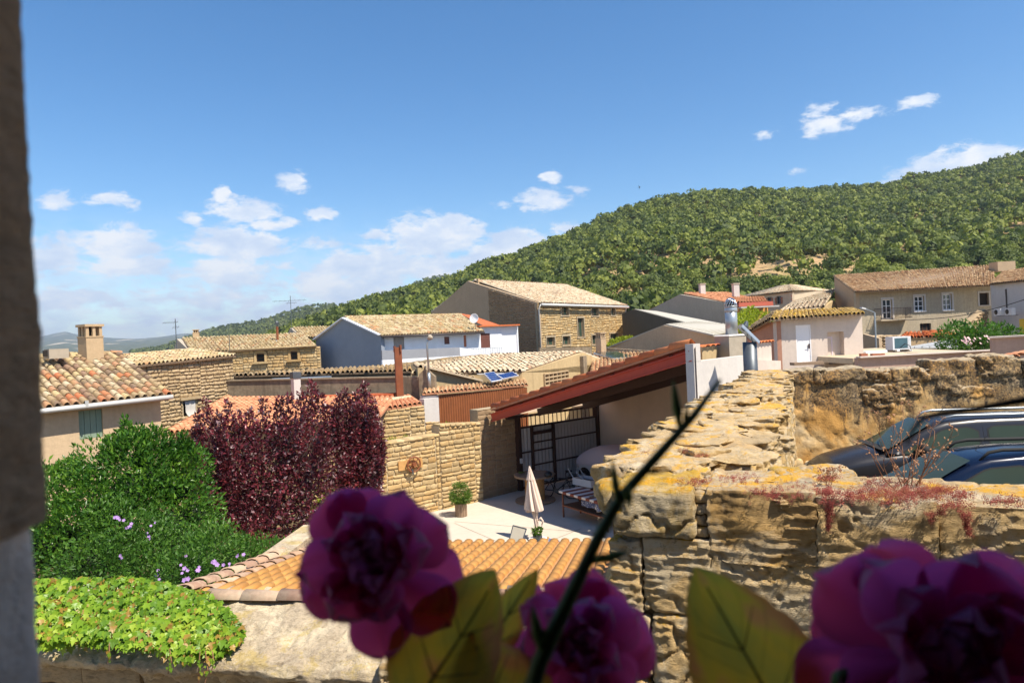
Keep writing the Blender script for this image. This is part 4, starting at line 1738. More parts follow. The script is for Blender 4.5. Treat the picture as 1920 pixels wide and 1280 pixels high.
shutter(t, fa, fb, hs[1], 'brown_shutter', .1, 3)
rl, rr = ap + Vector((0, 0, .08)), P(864, 590, 53.6)
rl.z = ap.z + .1
tile_roof(t, gr + outn(gr, fr) * .25 - Vector((0, 0, .02)), fr + outn(gr, fr) * .25 - Vector((0, 0, .02)), rl, rr, 'tile_pale', pitch=.25, row=.4, ridge=True, jit=1.3)
nb = -outn(gr, fr)
tile_roof(t, rr + nb * 4 - Vector((0, 0, 1.5)), gl + Vector((0, 0, .02)), rr, rl, 'tile_pale', pitch=.3, row=.45, name='rear_roof')
gut(t, gr + outn(gr, fr) * .2 - Vector((0, 0, .1)), fr + outn(gr, fr) * .2 - Vector((0, 0, .1)), .06, 'gutter_dark')
m = MB()
for pts in ([P(843, 627, 49.5), P(843, 631, 49.6), P(834, 636, 49.7), P(834, 650, 49.7)],):
    m.tube(pts, .05, 6)
m.build('downpipe', M['gutter_dark'], t)
m = MB()
m.box(P(871, 636, 50.2), (.24, .2, 1.1))
m.build('brick_flue', M['brick'], t)
m = MB()
m.box(P(871, 627, 50.1), (.3, .28, .1))
m.build('flue_cap', M['white'], t)
# white annexe with brown shutter
a, b = P(895, 613, 50.8), P(971, 612, 52.5)
b.z = a.z
t2 = thing('white_annexe', 'white annexe with a brown roller shutter beside the big stone house', 'house', V3(a, GZ))
h1, h2 = hole(a, b, 897, 625, 919, 652), hole(a, b, 941, 617, 970, 664)
m = MB()
wall(m, a, b, GZ, [h1, h2], depth=.12)
m.build('wall', M['white'], t2)
shutter(t2, a, b, h1, 'brown_shutter', .06, 8, vertical=False)
window(t2, a, b, h2, .1, 'white_paint', 'white_paint', (0, 0), name='door')
m = MB()
n = outn(a, b)
m.bar(a + n * .1 + Vector((0, 0, .05)), b + n * .1 + Vector((0, 0, .05)), .5, .1)
m.build('roof_edge', M['tile_red'], t2)
m = MB()
q0, q1, q2 = P(905, 612, 51.2), P(862, 590, 54.2), P(880, 592, 56)
m.poly([q0 + Vector((0, 0, .1)), P(945, 612, 54), P(884, 591, 56), q1 + Vector((0, 0, .12))])
m.build('flashing_roof', M['tile_red'], t2)
# parapet and terrace rail in front
a, b = P(716, 657, 44.5), P(862, 651, 47)
t3 = thing('grey_parapet', 'grey painted parapet with a white lower edge in front of the white facade', 'wall', V3(a, GZ))
m = MB()
wall(m, a, b, a.z - .62)
m.build('wall', M['bluegrey2'], t3)
m = MB()
wall(m, V3(a, a.z - .62), V3(b, b.z - .62), GZ)
m.build('base', M['white'], t3)
a2, b2 = P(862, 651, 47), P(925, 664, 47.4)
m = MB()
gable(m, [a2, P(880, 654, 47.1), b2], GZ)
m.build('sloping_end', M['white'], t3)
t3 = thing('terrace_railing', 'thin blue grey metal railing in front of the white annexe door', 'railing', P(945, 665, 48))
p, q = P(884, 654, 48), P(945, 651, 48.6)
m = MB()
m.bar(p, q, .03)
m.build('top_rail', M['galv'], t3)
for k in range(15):
    f = k / 14
    c = p.lerp(q, f)
    m = MB()
    m.bar(c, V3(c, c.z - .75), .018)
    m.build('baluster', M['galv'], t3)
# satellite dish
c = P(889.5, 597, 50)
t3 = thing('satellite_dish', 'round white satellite dish above the white facade eave', 'satellite dish', c)
m = MB()
ax = Vector((-.35, -.93, .15)).normalized()
prof_ = [(.0, .0), (.14, .012), (.26, .045), (.34, .085), (.35, .085), (.27, .03), (.14, -.012), (.0, -.02)]
m.lathe(c, prof_, 24, ax, cap=False)
m.build('dish', M['white_paint'], t3, smooth=True)
m = MB()
m.tube([c - ax * .02, c - ax * .1 - Vector((0, 0, .1)), c - ax * .1 - Vector((0, 0, .75))], .025, 6)
m.tube([c - Vector((0, 0, .33)), c + ax * .35], .012, 5)
m.build('mount', M['galv_dark'], t3)

# E: big stone house
zb = GZ
ea, eb = P(1008, 567.5, 57), P(1171, 573.5, 71.5)
eb.z = ea.z
gl, ap = P(808, 587.5, 69.5), P(890, 527, 65)
rr = P(1062, 535, 77)
rr.z = ap.z
t = thing('big_stone_house', 'big brown stone house with a wide pale tiled roof and a plastered gable end', 'house', V3(ea, GZ))
wins = [(1051, 575, 1065, 591), (1108, 577, 1121, 592), (1145, 575, 1152.5, 591), (1082, 596, 1094, 632), (1024, 632, 1039, 648), (1054, 630, 1068, 647), (1109, 628, 1119, 646), (1143, 625, 1158, 644)]
hs = [hole(ea, eb, *w_) for w_ in wins]
m = MB()
wall(m, ea, eb, zb, hs, depth=.3)
m.build('wall', M['mortar'], t)
big = [(h[0] - .1, h[1] + .1, h[2] - .08, h[3] + .1) for h in hs]
stone_wall(t, ea, eb, -2.6, 'st_gold', .33, .21, big, proud=.05)
m = MB()
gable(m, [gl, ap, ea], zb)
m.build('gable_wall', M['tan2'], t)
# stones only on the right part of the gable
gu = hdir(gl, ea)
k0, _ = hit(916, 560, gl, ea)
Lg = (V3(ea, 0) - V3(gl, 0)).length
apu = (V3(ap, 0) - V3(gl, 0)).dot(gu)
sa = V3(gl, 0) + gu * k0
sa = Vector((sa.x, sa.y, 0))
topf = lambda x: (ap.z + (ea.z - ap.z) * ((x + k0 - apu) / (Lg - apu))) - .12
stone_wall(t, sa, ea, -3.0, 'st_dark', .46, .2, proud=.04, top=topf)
for h, w_ in zip(hs, wins):
    ww = window(t, ea, eb, h, .2, 'wood_grey', 'glass_g', (1 if w_[2] - w_[0] > 9 else 0, 0), fw=.07)
    n, u = outn(ea, eb), hdir(ea, eb)
    o = Vector((ea.x, ea.y, 0))
    s_ = MB()
    for (xa, xb, za, zc) in ((h[0] - .1, h[0], h[2], h[3]), (h[1], h[1] + .1, h[2], h[3]), (h[0] - .16, h[1] + .16, h[3], h[3] + .13), (h[0] - .16, h[1] + .16, h[2] - .1, h[2])):
        s_.box(o + u * (xa + xb) / 2 + n * .045 + Vector((0, 0, (za + zc) / 2)), (xb - xa - .004, .1, zc - za - .004), u)
    s_.build('surround', M['mortar_light'], ww)
ov = outn(ea, eb) * .3 - Vector((0, 0, .05))
tile_roof(t, ea + ov, eb + ov, ap + Vector((0, 0, .08)), rr + Vector((0, 0, .08)), 'tile_cream', pitch=.26, row=.42, jit=1.4)
tile_roof(t, rr + (rr - eb) * .9 + Vector((0, 0, -4.2)), gl + Vector((0, 0, .08)), rr + Vector((0, 0, .08)), ap + Vector((0, 0, .08)), 'tile_cream', pitch=.4, row=.6, name='rear_roof')
gut(t, ea + ov - Vector((0, 0, .14)), eb + ov - Vector((0, 0, .14)), .12, 'gutter')
m = MB()
m.tube([eb + ov - Vector((0, 0, .1)), eb + outn(ea, eb) * .08 - Vector((0, 0, .5)), eb + outn(ea, eb) * .08 - Vector((0, 0, 6.5))], .07, 8)
m.tube([ea + ov - Vector((0, 0, .1)), ea + outn(ea, eb) * .1 - Vector((0, 0, .5)), ea + outn(ea, eb) * .1 - Vector((0, 0, 6.5))], .05, 8)
m.build('downpipe', M['gutter'], t, smooth=True)
m = MB()
n = outn(gl, ea)
q = Vector(ap) + n * .12 + gu * .7
m.box(q - Vector((0, 0, 2.3)), (.26, .2, 4.9), gu)
m.build('flue', M['chimney_tan'], t)
m = MB()
m.box(q - Vector((0, 0, 2.6)) + n * .25 + gu * .3, (.5, .25, .12), gu)
m.build('bracket', M['galv'], t)
e = P(1127, 655, 46)
chimney('brown_chimney', 'slim brown chimney with slots standing before the right windows of the big stone house', e - Vector((0, 0, .1)), .5, .5, 1.25, 'tan2', rad(40))
# creeper on its right corner
# ---------------------------------------------------------------- village: middle
# stained wall with the orange lean-to roofs below
a, b = P(426, 715, 33), P(756, 708, 31)
t = thing('stained_wall', 'long dark stained rendered wall behind the purple tree', 'wall', V3(a, GZ))
m = MB()
wall(m, a, b, GZ)
c2 = P(802, 706, 30.5)
wall(m, V3(b, b.z + .05), c2, GZ)
gable(m, [P(785, 702, 30.4), P(800, 690, 30.6), P(815, 706, 30.3)], GZ)
m.build('wall', M['stained'], t)
m = MB()
m.bar(a - outn(a, b) * .15 + Vector((0, 0, .03)), b - outn(a, b) * .15 + Vector((0, 0, .03)), .42, .06)
m.build('coping', M['stained'], t)
m = MB()
m.tube([P(511, 711, 33.2), P(545, 709.5, 33.0)], .06, 6)
m.tube([P(565, 709, 32.9), P(621, 706.5, 32.6)], .06, 6)
m.build('pipe', M['galv'], t)
t = thing('mossy_roof', 'old tiled roof with dark moss and orange lichen seen edge on above the stained wall', 'roof', V3(P(600, 700, 37), GZ))
tile_roof(t, P(440, 705, 34.2), P(772, 696, 33), P(437, 703.5, 38), P(770, 684, 41), 'tile_moss', pitch=.26, row=.42, jit=2.0)
m = MB()
a, b = P(438, 706, 34.4), P(770, 697, 33.2)
wall(m, a, b, GZ, th=.4)
m.build('wall', M['stained'], t)
t = thing('lichen_ridge', 'dark lichen covered stone ledge running below the grey parapet', 'wall', V3(P(640, 693, 44), GZ))
V_, F_ = None, None
p, q = P(612, 696, 44.6), P(905, 664, 45.6)
u = hdir(p, q)
L = (V3(q, 0) - V3(p, 0)).length
Mx = frame(V3(p, 0), u, Vector((-u.y, u.x, 0)), Vector((0, 0, 1)))
Mx[2, 0] = (q.z - p.z) / L
rough_obj('ledge', M['tile_moss'], t, (0, -.35, p.z - 1.0), (L, .3, p.z + .02), .12, rnd=.12, amp=.10, freq=2.5, M=Mx, seed=3)

# orange roofs
t = thing('terracotta_roof_house', 'low outbuilding with orange terracotta tile roof behind the purple tree', 'house', V3(P(500, 760, 28), GZ))
e0, e1 = P(317, 812, 24.6), P(705, 790, 24.0)
r0, r1 = P(428, 746, 31.6), P(742, 744, 30.2)
tile_roof(t, e0, e1, r0, r1, 'tile_terra', pitch=.23, row=.38, limit=0, bed='bed_terra', jit=.2)
m = MB()
n = outn(e0, e1)
a, b = e0 - n * .4 - Vector((0, 0, .05)), e1 - n * .4 - Vector((0, 0, .05))
wall(m, a, b, GZ)
m.build('wall', M['beige'], t)
p = hdir(e0, r0)
m = MB()
L = (r0 - e0).length
d = (r0 - e0).normalized()
k = int(L / .4)
T2 = [tile_tmpl(.28, .12, L / k * 1.1, 6)]
x = d.cross(Vector((0, 0, 1))).normalized()
pieces('verge_tile', T2, [frame(e0 + d * L * i / k + Vector((0, 0, .06)), x, d, x.cross(d)) for i in range(k)], M['tile_terra'], t, 60)
m = MB()
m.box(r0.lerp(r1, .5) + Vector((0, 0, .03)), ((r1 - r0).length, .5, .1), hdir(r0, r1))
m.build('flashing', M['tile_red'], t)

t = thing('stone_shed', 'stone walled shed with a short eave of ochre tiles right of the purple tree', 'house', V3(P(750, 790, 28), GZ))
e0, e1 = P(668, 774, 26.6), P(791, 757, 28.4)
r0, r1 = P(690, 757, 29.4), P(768, 742, 30.6)
tile_roof(t, e0, e1, r0, r1, 'tile_terra', pitch=.22, row=.38, limit=120, bed='bed_terra', jit=.3)
n = outn(e0, e1)
a, b = e0 - n * .15 - Vector((0, 0, .06)), P(795, 757, 28.4)
b.z -= .06
m = MB()
wall(m, a, b, GZ)
m.build('wall', M['mortar_gold'], t)
stone_wall(t, a, b, -5.4, 'st_gold', .34, .17, proud=.05, limit=150)
m = MB()
gp = [P(700, 757, 28.9), P(728, 750, 29.3), P(752, 747, 29.6), P(770, 745, 29.9)]
d0 = [(q_ - gp[0]) for q_ in gp]
for i in range(3):
    m.tube([gp[i], gp[i + 1]], .1, 8)
m.build('ridge_tile', M['tile_cream'], t)
m = MB()
a2, b2 = P(795, 748, 28.6), P(822, 745, 29.2)
wall(m, a2, b2, GZ)
m.build('end_wall', M['whitewall'], t)
stone_wall(t, V3(a2, P(800, 790, 28.6).z), V3(b2, P(820, 790, 29.2).z), -5.4, 'st_gold', .4, .2, proud=.04)

# flues
p = P(750, 747, 30)
t = thing('rusty_flue', 'tall square rusty brown steel flue standing on the orange roof', 'chimney', p)
topz = P(749, 655, 30).z
m = MB()
m.box(V3(p, (p.z + topz) / 2 - .05), (.30, .30, topz - p.z + .3), (.9, .3, 0))
m.build('shaft', M['rust'], t)
m = MB()
m.box(V3(p, topz + .05) + Vector((.12, -.02, 0)), (.06, .34, .3), (.9, .3, 0))
m.box(V3(p, topz + .03) + Vector((-.14, .0, 0)), (.06, .34, .26), (.9, .3, 0))
m.build('flange', M['rust'], t)
m = MB()
m.box(V3(p, topz + .02), (.16, .26, .06), (.9, .3, 0))
m.build('cap', M['galv'], t)
p = P(556, 748, 29)
t = thing('grey_flue', 'pale grey square flue with a dark box cowl above the purple tree', 'chimney', p)
zt = P(556, 704, 29).z
m = MB()
m.box(V3(p, (p.z + zt) / 2), (.3, .3, zt - p.z), (.75, .66, 0))
m.build('shaft', M['whitewall'], t)
m = MB()
m.box(V3(p, zt + .02), (.36, .36, .26), (.75, .66, 0))
m.build('cowl', M['galv_dark'], t)

# lamp post in the middle
p = P(806, 728, 30.2)
t = thing('street_lamp', 'grey street lamp with a small curved head in front of the sandy gable', 'street lamp', p)
m = MB()
tp = P(800.5, 645, 30.2)
m.tube([p, p + (tp - p) * .35], .07, 8)
m.tube([p + (tp - p) * .35, tp, tp + Vector((.03, 0, .12)), tp + Vector((.10, 0, .2))], .042, 8)
m.build('post', M['galv'], t, smooth=True)
m = MB()
c = tp + Vector((.12, 0, .26))
m.lathe(c, [(.02, -.1), (.09, -.04), (.13, .05), (.10, .13), (.02, .16)], 12, (.75, 0, .65))
m.build('lamp_head', M['chimney_cem'], t, smooth=True)

# G: sandy warehouse with vent blocks
t = thing('sandy_barn', 'sandy rendered barn with a block vent and a long pale tiled roof', 'barn', V3(P(1040, 720, 36), GZ))
A, ap, B = P(979, 698, 33), P(1085, 661.5, 39.8), P(1182, 697, 46.5)
vent = hole(A, B, 1019, 698, 1064, 719)
m = MB()
gable(m, [A, ap, B], vent[3] + .02, th=.3)
zt = vent[3] + .02
wall(m, V3(A, zt), V3(B, zt), GZ, [vent], depth=.25)
m.build('wall', M['beige'], t)
u, n = hdir(A, B), outn(A, B)
o = V3(A, 0)
vw, vh = (vent[1] - vent[0]) / 6, (vent[3] - vent[2]) / 3
vm_ = MB()
vm_.box(o + u * (vent[0] + vent[1]) / 2 - n * .22 + Vector((0, 0, (vent[2] + vent[3]) / 2)), (vent[1] - vent[0], .03, vent[3] - vent[2]), u)
vo = vm_.build('vent', M['dark'], t)
for i in range(7):
    m = MB()
    m.box(o + u * (vent[0] + i * vw) + n * .0 + Vector((0, 0, (vent[2] + vent[3]) / 2)), (.06, .2, vent[3] - vent[2]), u)
    m.build('vent_post', M['chimney_tan'], vo)
for i in range(4):
    m = MB()
    m.box(o + u * (vent[0] + vent[1]) / 2 + n * .004 + Vector((0, 0, vent[2] + i * vh)), (vent[1] - vent[0], .2, .06), u)
    m.build('vent_rail', M['chimney_tan'], vo)
m = MB()
pu = hit(1091, 690, A, B)[0]
m.box(o + u * pu + n * .1 + Vector((0, 0, (ap.z + GZ) / 2 - .12)), (.5, .25, ap.z - GZ - .1), u)
m.build('pilaster', M['stained'], t)
up6 = Vector((0, 0, .06))
r0 = P(790, 684, 40.5)
dL = (r0 - ap) * .60
A6, a6 = A + up6, ap + up6
tile_roof(t, A6 + V3(dL, .1), A6, a6 + V3(dL, 0), a6, 'tile_cream', pitch=.25, row=.4, jit=1.6)
tile_roof(t, P(797, 692.5, 35), P(858, 700, 34), P(789, 684, 40.5), a6 + V3(dL, .02), 'tile_cream', pitch=.25, row=.4, jit=1.6, name='left_roof')
m = MB()
q0, q1 = P(874, 703.5, 33.2), A - Vector((0, 0, .05))
wall(m, q0, q1, GZ)
m.build('side_wall', M['beige'], t)
C2 = B - u * .2
tile_roof(t, B + Vector((0, 0, .05)) + n * .1, B - n * 6 + Vector((0, 0, .05)), ap + Vector((0, 0, .06)) + n * .1, ap - n * 6 + Vector((0, 0, .06)), 'tile_cream', pitch=.26, row=.42, name='right_roof')
# small sandy gable behind the sheet steel shed
t = thing('small_sandy_gable', 'small sandy rendered lean-to wall with a sloping tiled verge behind the lamp post', 'house', V3(P(850, 710, 32), GZ))
m = MB()
pts = [P(783, 690, 32.2), P(797, 689, 32.2), P(912, 717, 33.4)]
gable(m, pts, GZ)
m.build('wall', M['beige'], t)
m = MB()
m.bar(pts[1] + Vector((0, 0, .04)), pts[2] + Vector((0, 0, .04)), .35, .09)
m.build('verge', M['tile_cream'], t)
tile_roof(t, pts[0] + Vector((0, 0, .05)), pts[2] + Vector((0, 0, .05)), P(775, 682, 38), P(885, 700, 37), 'tile_cream', pitch=.3, row=.4)

# H: shed clad with brown corrugated steel
t = thing('corrugated_shed', 'shed clad in brown corrugated steel with a red tiled eave and two solar panels', 'shed', V3(P(880, 760, 30), GZ))
a, b = P(793, 741, 29.0), P(990, 724, 31.6)
a1, b1 = P(822, 738, 29.4), P(988, 724, 31.5)
m = MB()
wall(m, V3(a, a.z - .05), V3(a1, a1.z - .05), GZ)
m.build('wall', M['whitewall'], t)
m = MB()
corrugated(a1, b1, -5.6, (a1.z - .04, b1.z - .04), .11, .02, m)
bk = outn(a1, b1) * -.06
m.poly([V3(a1, GZ) + bk, V3(b1, GZ) + bk, V3(b1, b1.z - .06) + bk, V3(a1, a1.z - .06) + bk])
n = outn(a1, b1)
m.poly([V3(b1, GZ), V3(b1, GZ) - n * 3, V3(b1, b1.z) - n * 3, V3(b1, b1.z - .05)])
m.build('corrugated_cladding', M['corr_brown'], t)
tile_roof(t, P(792, 738, 28.9), P(990, 721, 31.5), P(795, 728, 30.6), P(986, 712, 33.2), 'tile_house', pitch=.2, row=.36, limit=150, bed='bed_terra', jit=.2)
for nm, pts in (('first', (P(906, 703, 31.4), P(925, 700, 32.4), P(941, 715, 31.2), P(921, 719, 30.4))), ('second', (P(930, 706, 31.6), P(960, 700, 33), P(969, 711, 32.2), P(942, 713.5, 31.4)))):
    lab = {'first': 'left blue solar panel tilted on the red tiled shed roof', 'second': 'right blue solar panel lying flatter beside its twin on the shed roof'}[nm]
    s = thing('photovoltaic_module', lab, 'solar panel', pts[0], 'solar panels on the shed')
    p0, p1, p2, p3 = pts
    p2 = p1 + p3 - p0
    nn = (p1 - p0).cross(p3 - p0).normalized()
    if nn.z < 0:
        nn = -nn
    m = MB()
    q = [p + nn * .10 for p in (p0, p1, p2, p3)]
    m.poly(q)
    m.poly([p - nn * .05 for p in q][::-1])
    for i in range(4):
        m.poly([q[(i + 1) % 4], q[i], q[i] - nn * .05, q[(i + 1) % 4] - nn * .05])
    fo_ = m.build('frame', M['plastic_w'], s)
    m = MB()
    cells = MB()
    for i in range(6):
        for j in range(4):
            f = lambda x, y: (q[0] * (1 - x) + q[1] * x) * (1 - y) + (q[3] * (1 - x) + q[2] * x) * y + nn * .006
            x0, x1, y0, y1 = .03 + .94 * i / 6, .03 + .94 * (i + .94) / 6, .04 + .92 * j / 4, .04 + .92 * (j + .92) / 4
            cells.poly([f(x0, y0), f(x1, y0), f(x1, y1), f(x0, y1)])
    if 'solar' not in M:
        M['solar'] = plain('solar_cell', (0.012, 0.035, 0.15), 0.3, var=.15, spec=.3)
    cells.build('cells', M['solar'], s)

# brown tiled roof field in front of the big stone house
t = thing('wide_tiled_roof', 'wide flat brown tiled roof with a dark solar collector behind the red shelter roof', 'roof', V3(P(1180, 680, 38), GZ))
tile_roof(t, P(1105, 707, 34.5), P(1330, 690, 34), P(1112, 661, 46), P(1290, 661, 44), 'tile_house', pitch=.24, row=.4, jit=.4, bed='bed_terra')
m = MB()
r0, r1 = P(1140, 654.5, 47), P(1262, 662.5, 44)
k = 44
Ms = []
for i in range(k):
    q = r0.lerp(r1, i / k)
    x = (r1 - r0).normalized()
    y = Vector((-x.y, x.x, 0)).normalized()
    Ms.append(frame(q, x, y, x.cross(y), (1, 1, 1)))
pieces('ridge_tile', [tile_tmpl(.2, .1, .5, 5)], Ms, M['tile_cream'], t, 60)
m = MB()
wall(m, P(1100, 663, 46.5), P(1300, 664, 44.2), GZ)
m.build('wall', M['beige'], t)
s = thing('solar_collector', 'dark flat solar collector lying on the wide brown tiled roof', 'solar panel', P(1150, 670, 42))
q = [P(1113, 664, 44), P(1156, 662, 45), P(1191, 672, 42), P(1148, 675, 41)]
m = MB()
nn = Vector((0, 0, 1))
q = [p + nn * .12 for p in q]
m.poly(q[::-1])
m.poly([p - nn * .12 for p in q])
for i in range(4):
    m.poly([q[(i + 1) % 4], q[i], q[i] - nn * .12, q[(i + 1) % 4] - nn * .12])
m.build('tray', M['galv'], s)
for k in range(5):
    f0, f1 = (k + .06) / 5, (k + .94) / 5
    m = MB()
    m.poly([q[0].lerp(q[1], f0) + nn * .012, q[0].lerp(q[1], f1) + nn * .012, q[3].lerp(q[2], f1) + nn * .012, q[3].lerp(q[2], f0) + nn * .012][::-1])
    m.build('collector_pane', M['glass'], s)
# low wall before the stone house
a, b = P(1012, 652, 52), P(1110, 650, 54)
t = thing('low_stained_wall', 'low stained garden wall at the foot of the big stone house', 'wall', V3(a, GZ))
m = MB()
wall(m, a, b, GZ)
m.build('wall', M['stained'], t)

# ---------------------------------------------------------------- village: right
def simple_gable(name, label, pts, mat, zb=GZ, cat='house'):
    t = thing(name, label, cat, V3(pts[0], zb))
    m = MB()
    gable(m, pts, zb)
    m.build('gable_wall', M[mat], t)
    return t


def flat_roof(t, pts, mat, ribs=0, name='roof', th=.08):
    pts = [Vector(p) for p in pts]
    n = (pts[1] - pts[0]).cross(pts[3] - pts[0]).normalized()
    if n.z < 0:
        n = -n
    m = MB()
    m.poly(pts)
    m.poly([p - n * th for p in pts][::-1])
    for i in range(4):
        m.poly([pts[(i + 1) % 4], pts[i], pts[i] - n * th, pts[(i + 1) % 4] - n * th])
    o = m.build(name, M[mat], t)
    if ribs:
        r = MB()
        for k in range(ribs + 1):
            f = k / ribs
            r.bar(pts[0].lerp(pts[1], f) + n * .03, pts[3].lerp(pts[2], f) + n * .03, .05, .05, n)
        r.build('ribs', M[mat], o, kind='stuff')
    return o


t = simple_gable('dark_gable_barn', 'dark grey concrete gable of a barn just right of the big stone house', [P(1166, 588, 66), P(1190, 579.5, 63), P(1292, 607, 52), P(1302, 612, 51)], 'darkren')
flat_roof(t, [P(1190, 579, 63), P(1292, 606.5, 52), P(1352, 606, 62), P(1232, 583, 76)], 'fibre', 0)
flat_roof(t, [P(1166, 588, 66), P(1190, 579, 63), P(1232, 583, 76), P(1200, 583.5, 80)], 'tile_terra', 0, name='left_roof')
t = simple_gable('brown_gable_barn', 'low brown rendered gable of a barn with a ribbed grey sheet roof', [P(1136, 654, 54), P(1252, 609.5, 47), P(1341, 629, 42), P(1342, 640, 42)], 'tan2')
flat_roof(t, [P(1252, 608.5, 47), P(1341, 628.5, 42), P(1415, 612, 50), P(1306, 603, 57)], 'fibre', 16)
m = MB()
m.bar(P(1252, 608.5, 46.9), P(1341, 628.5, 41.9), .3, .1)
m.bar(P(1136, 653.5, 53.9), P(1252, 608.5, 46.9), .3, .08)
m.build('verge', M['fibre'], t)
t = simple_gable('grey_gable_house', 'big pale grey rendered gable under a terracotta roof at the foot of the hill', [P(1217, 581.5, 84), P(1285, 551.5, 78), P(1362, 568, 70), P(1364, 600, 70)], 'greyren')
tile_roof(t, P(1362, 567, 70), P(1448, 569, 86), P(1285, 550.5, 78), P(1362, 549, 96), 'tile_terra', pitch=.4, row=.6, jit=.6)
tile_roof(t, P(1217, 580.5, 84) , P(1217, 580.5, 84) + Vector((3, 8, 0)), P(1285, 550.5, 78), P(1285, 550.5, 78) + Vector((3, 8, 0)), 'tile_terra', pitch=.4, row=.6, jit=.6, name='left_roof')
chimney('left_grey_chimney', 'grey capped chimney, left one of two on the terracotta roof below the hill', P(1317, 555, 80) - Vector((0, 0, .2)), .62, .5, 1.75, 'whitewall', .2, slots=False, cap_m='chimney_cem')
chimney('right_grey_chimney', 'grey capped chimney, right one of two on the terracotta roof below the hill', P(1380, 559, 78) - Vector((0, 0, .2)), .68, .5, 2.0, 'whitewall', .2, slots=False, cap_m='chimney_cem')
# orange terrace house
a, b = P(1385, 584, 68), P(1446, 582, 70)
t = thing('orange_terrace_house', 'house with orange walls and a dark red fascia under a terracotta roof', 'house', V3(a, GZ))
m = MB()
wall(m, P(1382, 577, 71), P(1440, 575, 72), GZ)
m.build('wall', M['orangew'], t)
m = MB()
m.box(P(1412, 570.5, 69.5), (3.6, 1.4, .42), (1, .1, 0))
m.build('fascia', M['redfascia'], t)
m = MB()
m.box(P(1416, 576, 69), (4.0, 2.2, .12), (1, .1, 0))
m.build('canopy', M['whitewall'], t)
m = MB()
for px in (1384, 1407, 1436):
    m.bar(P(px, 577, 68.4), P(px + 1, 604, 68.4), .16)
m.build('pillars', M['orangew'], t)
m = MB()
m.box(P(1395, 584, 70.6), (.8, .3, .55))
m.build('air_conditioner', M['plastic_w'], t)
tile_roof(t, P(1364, 568, 69), P(1440, 567, 70), P(1372, 558, 78), P(1432, 557, 79), 'tile_terra', pitch=.35, row=.5, jit=.4)
# cream house with brick quoins, hipped roof
t = thing('cream_quoin_house', 'cream house with toothed brick quoins and a low hipped tile roof', 'house', V3(P(1480, 570, 92), GZ))
a, c, b = P(1400, 556, 98), P(1485, 547, 88), P(1549, 546, 98)
hh = [hole(a, c, 1438, 557, 1447, 571), hole(a, c, 1456, 555, 1465, 570)]
m = MB()
wall(m, a, c, GZ, hh, depth=.25)
wall(m, c, b, GZ)
m.build('wall', M['cream'], t)
for h in hh:
    window(t, a, c, h, .2, 'wood_dark', 'glass', (1, 0))
m = MB()
u, n = hdir(a, c), outn(a, c)
for (xx, z0, z1) in ([(h[0] - .12, h[2], h[3]) for h in hh] + [(h[1] + .12, h[2], h[3]) for h in hh] + [((V3(c, 0) - V3(a, 0)).length - .2, -1.5, c.z - .1)]):
    k = int((z1 - z0) / .22)
    for i in range(k):
        m.box(V3(a, 0) + u * xx + n * .04 + Vector((0, 0, z0 + (i + .5) * .22)), (.34 if i % 2 else .18, .08, .2), u)
m.build('quoins', M['brick'], t)
apx = P(1478, 533.5, 96)
for (p, q) in ((P(1388, 557, 99), P(1486, 546.5, 87.6)), (P(1486, 546.5, 87.6), P(1553, 545, 99))):
    tile_roof(t, p, q, apx - hdir(p, q) * .3, apx + hdir(p, q) * .3, 'tile_cream', pitch=.36, row=.5, jit=.6)
# tile roof between
t = thing('sloping_tile_house', 'low house with a sloping pale tile roof left of the old grey house', 'house', V3(P(1500, 590, 60), GZ))
tile_roof(t, P(1462, 583, 62), P(1546, 573.5, 60), P(1488, 566, 68), P(1567, 541, 70), 'tile_cream', pitch=.3, row=.45, jit=1.2)
m = MB()
wall(m, P(1464, 586, 62.5), P(1544, 576, 60.6), GZ)
gable(m, [P(1544, 577, 60.6), P(1568, 562, 64.5), P(1572, 580, 66)], GZ)
m.build('wall', M['beige'], t)

# K: long old house on the right
t = thing('old_grey_house', 'long old grey and ochre rendered house with a balcony and brown tiled roof', 'house', V3(P(1700, 620, 62), GZ))
a, b = P(1604, 546, 60), P(1860, 534, 61.5)
b.z = a.z + .1
wins = [(1655, 561, 1673, 598), (1715, 555, 1733, 583), (1768, 551, 1785, 581), (1836, 549, 1854, 572), (1725, 606, 1746, 620)]
hs = [hole(a, b, *w_) for w_ in wins]
m = MB()
wall(m, a, b, GZ, hs, depth=.3)
m.build('wall', M['greyhouse'], t)
m = MB()
gable(m, [P(1564, 520, 68), V3(a, a.z)], GZ)
m.build('side_wall', M['tan2'], t)
tile_roof(t, P(1602, 547.5, 59.0), P(1864, 535, 60.4), P(1562, 517, 68.5), P(1864, 497, 69), 'tile_house', pitch=.26, row=.42, jit=1.5)
w0 = window(t, a, b, hs[0], .2, 'white_paint', 'glass', (1, 2), name='balcony_door', fw=.08)
w1 = window(t, a, b, hs[1], .2, 'white_paint', 'glass', (1, 2), fw=.09, sill='white_paint')
w2 = window(t, a, b, hs[2], .2, 'white_paint', 'glass', (1, 2), fw=.09, sill='white_paint')
w3 = window(t, a, b, hs[3], .2, 'wood_dark', 'dark', (0, 0), sill='whitewall')
w4 = window(t, a, b, hs[4], .2, 'wood_dark', 'dark', (2, 0))
u, n = hdir(a, b), outn(a, b)
o = V3(a, 0)
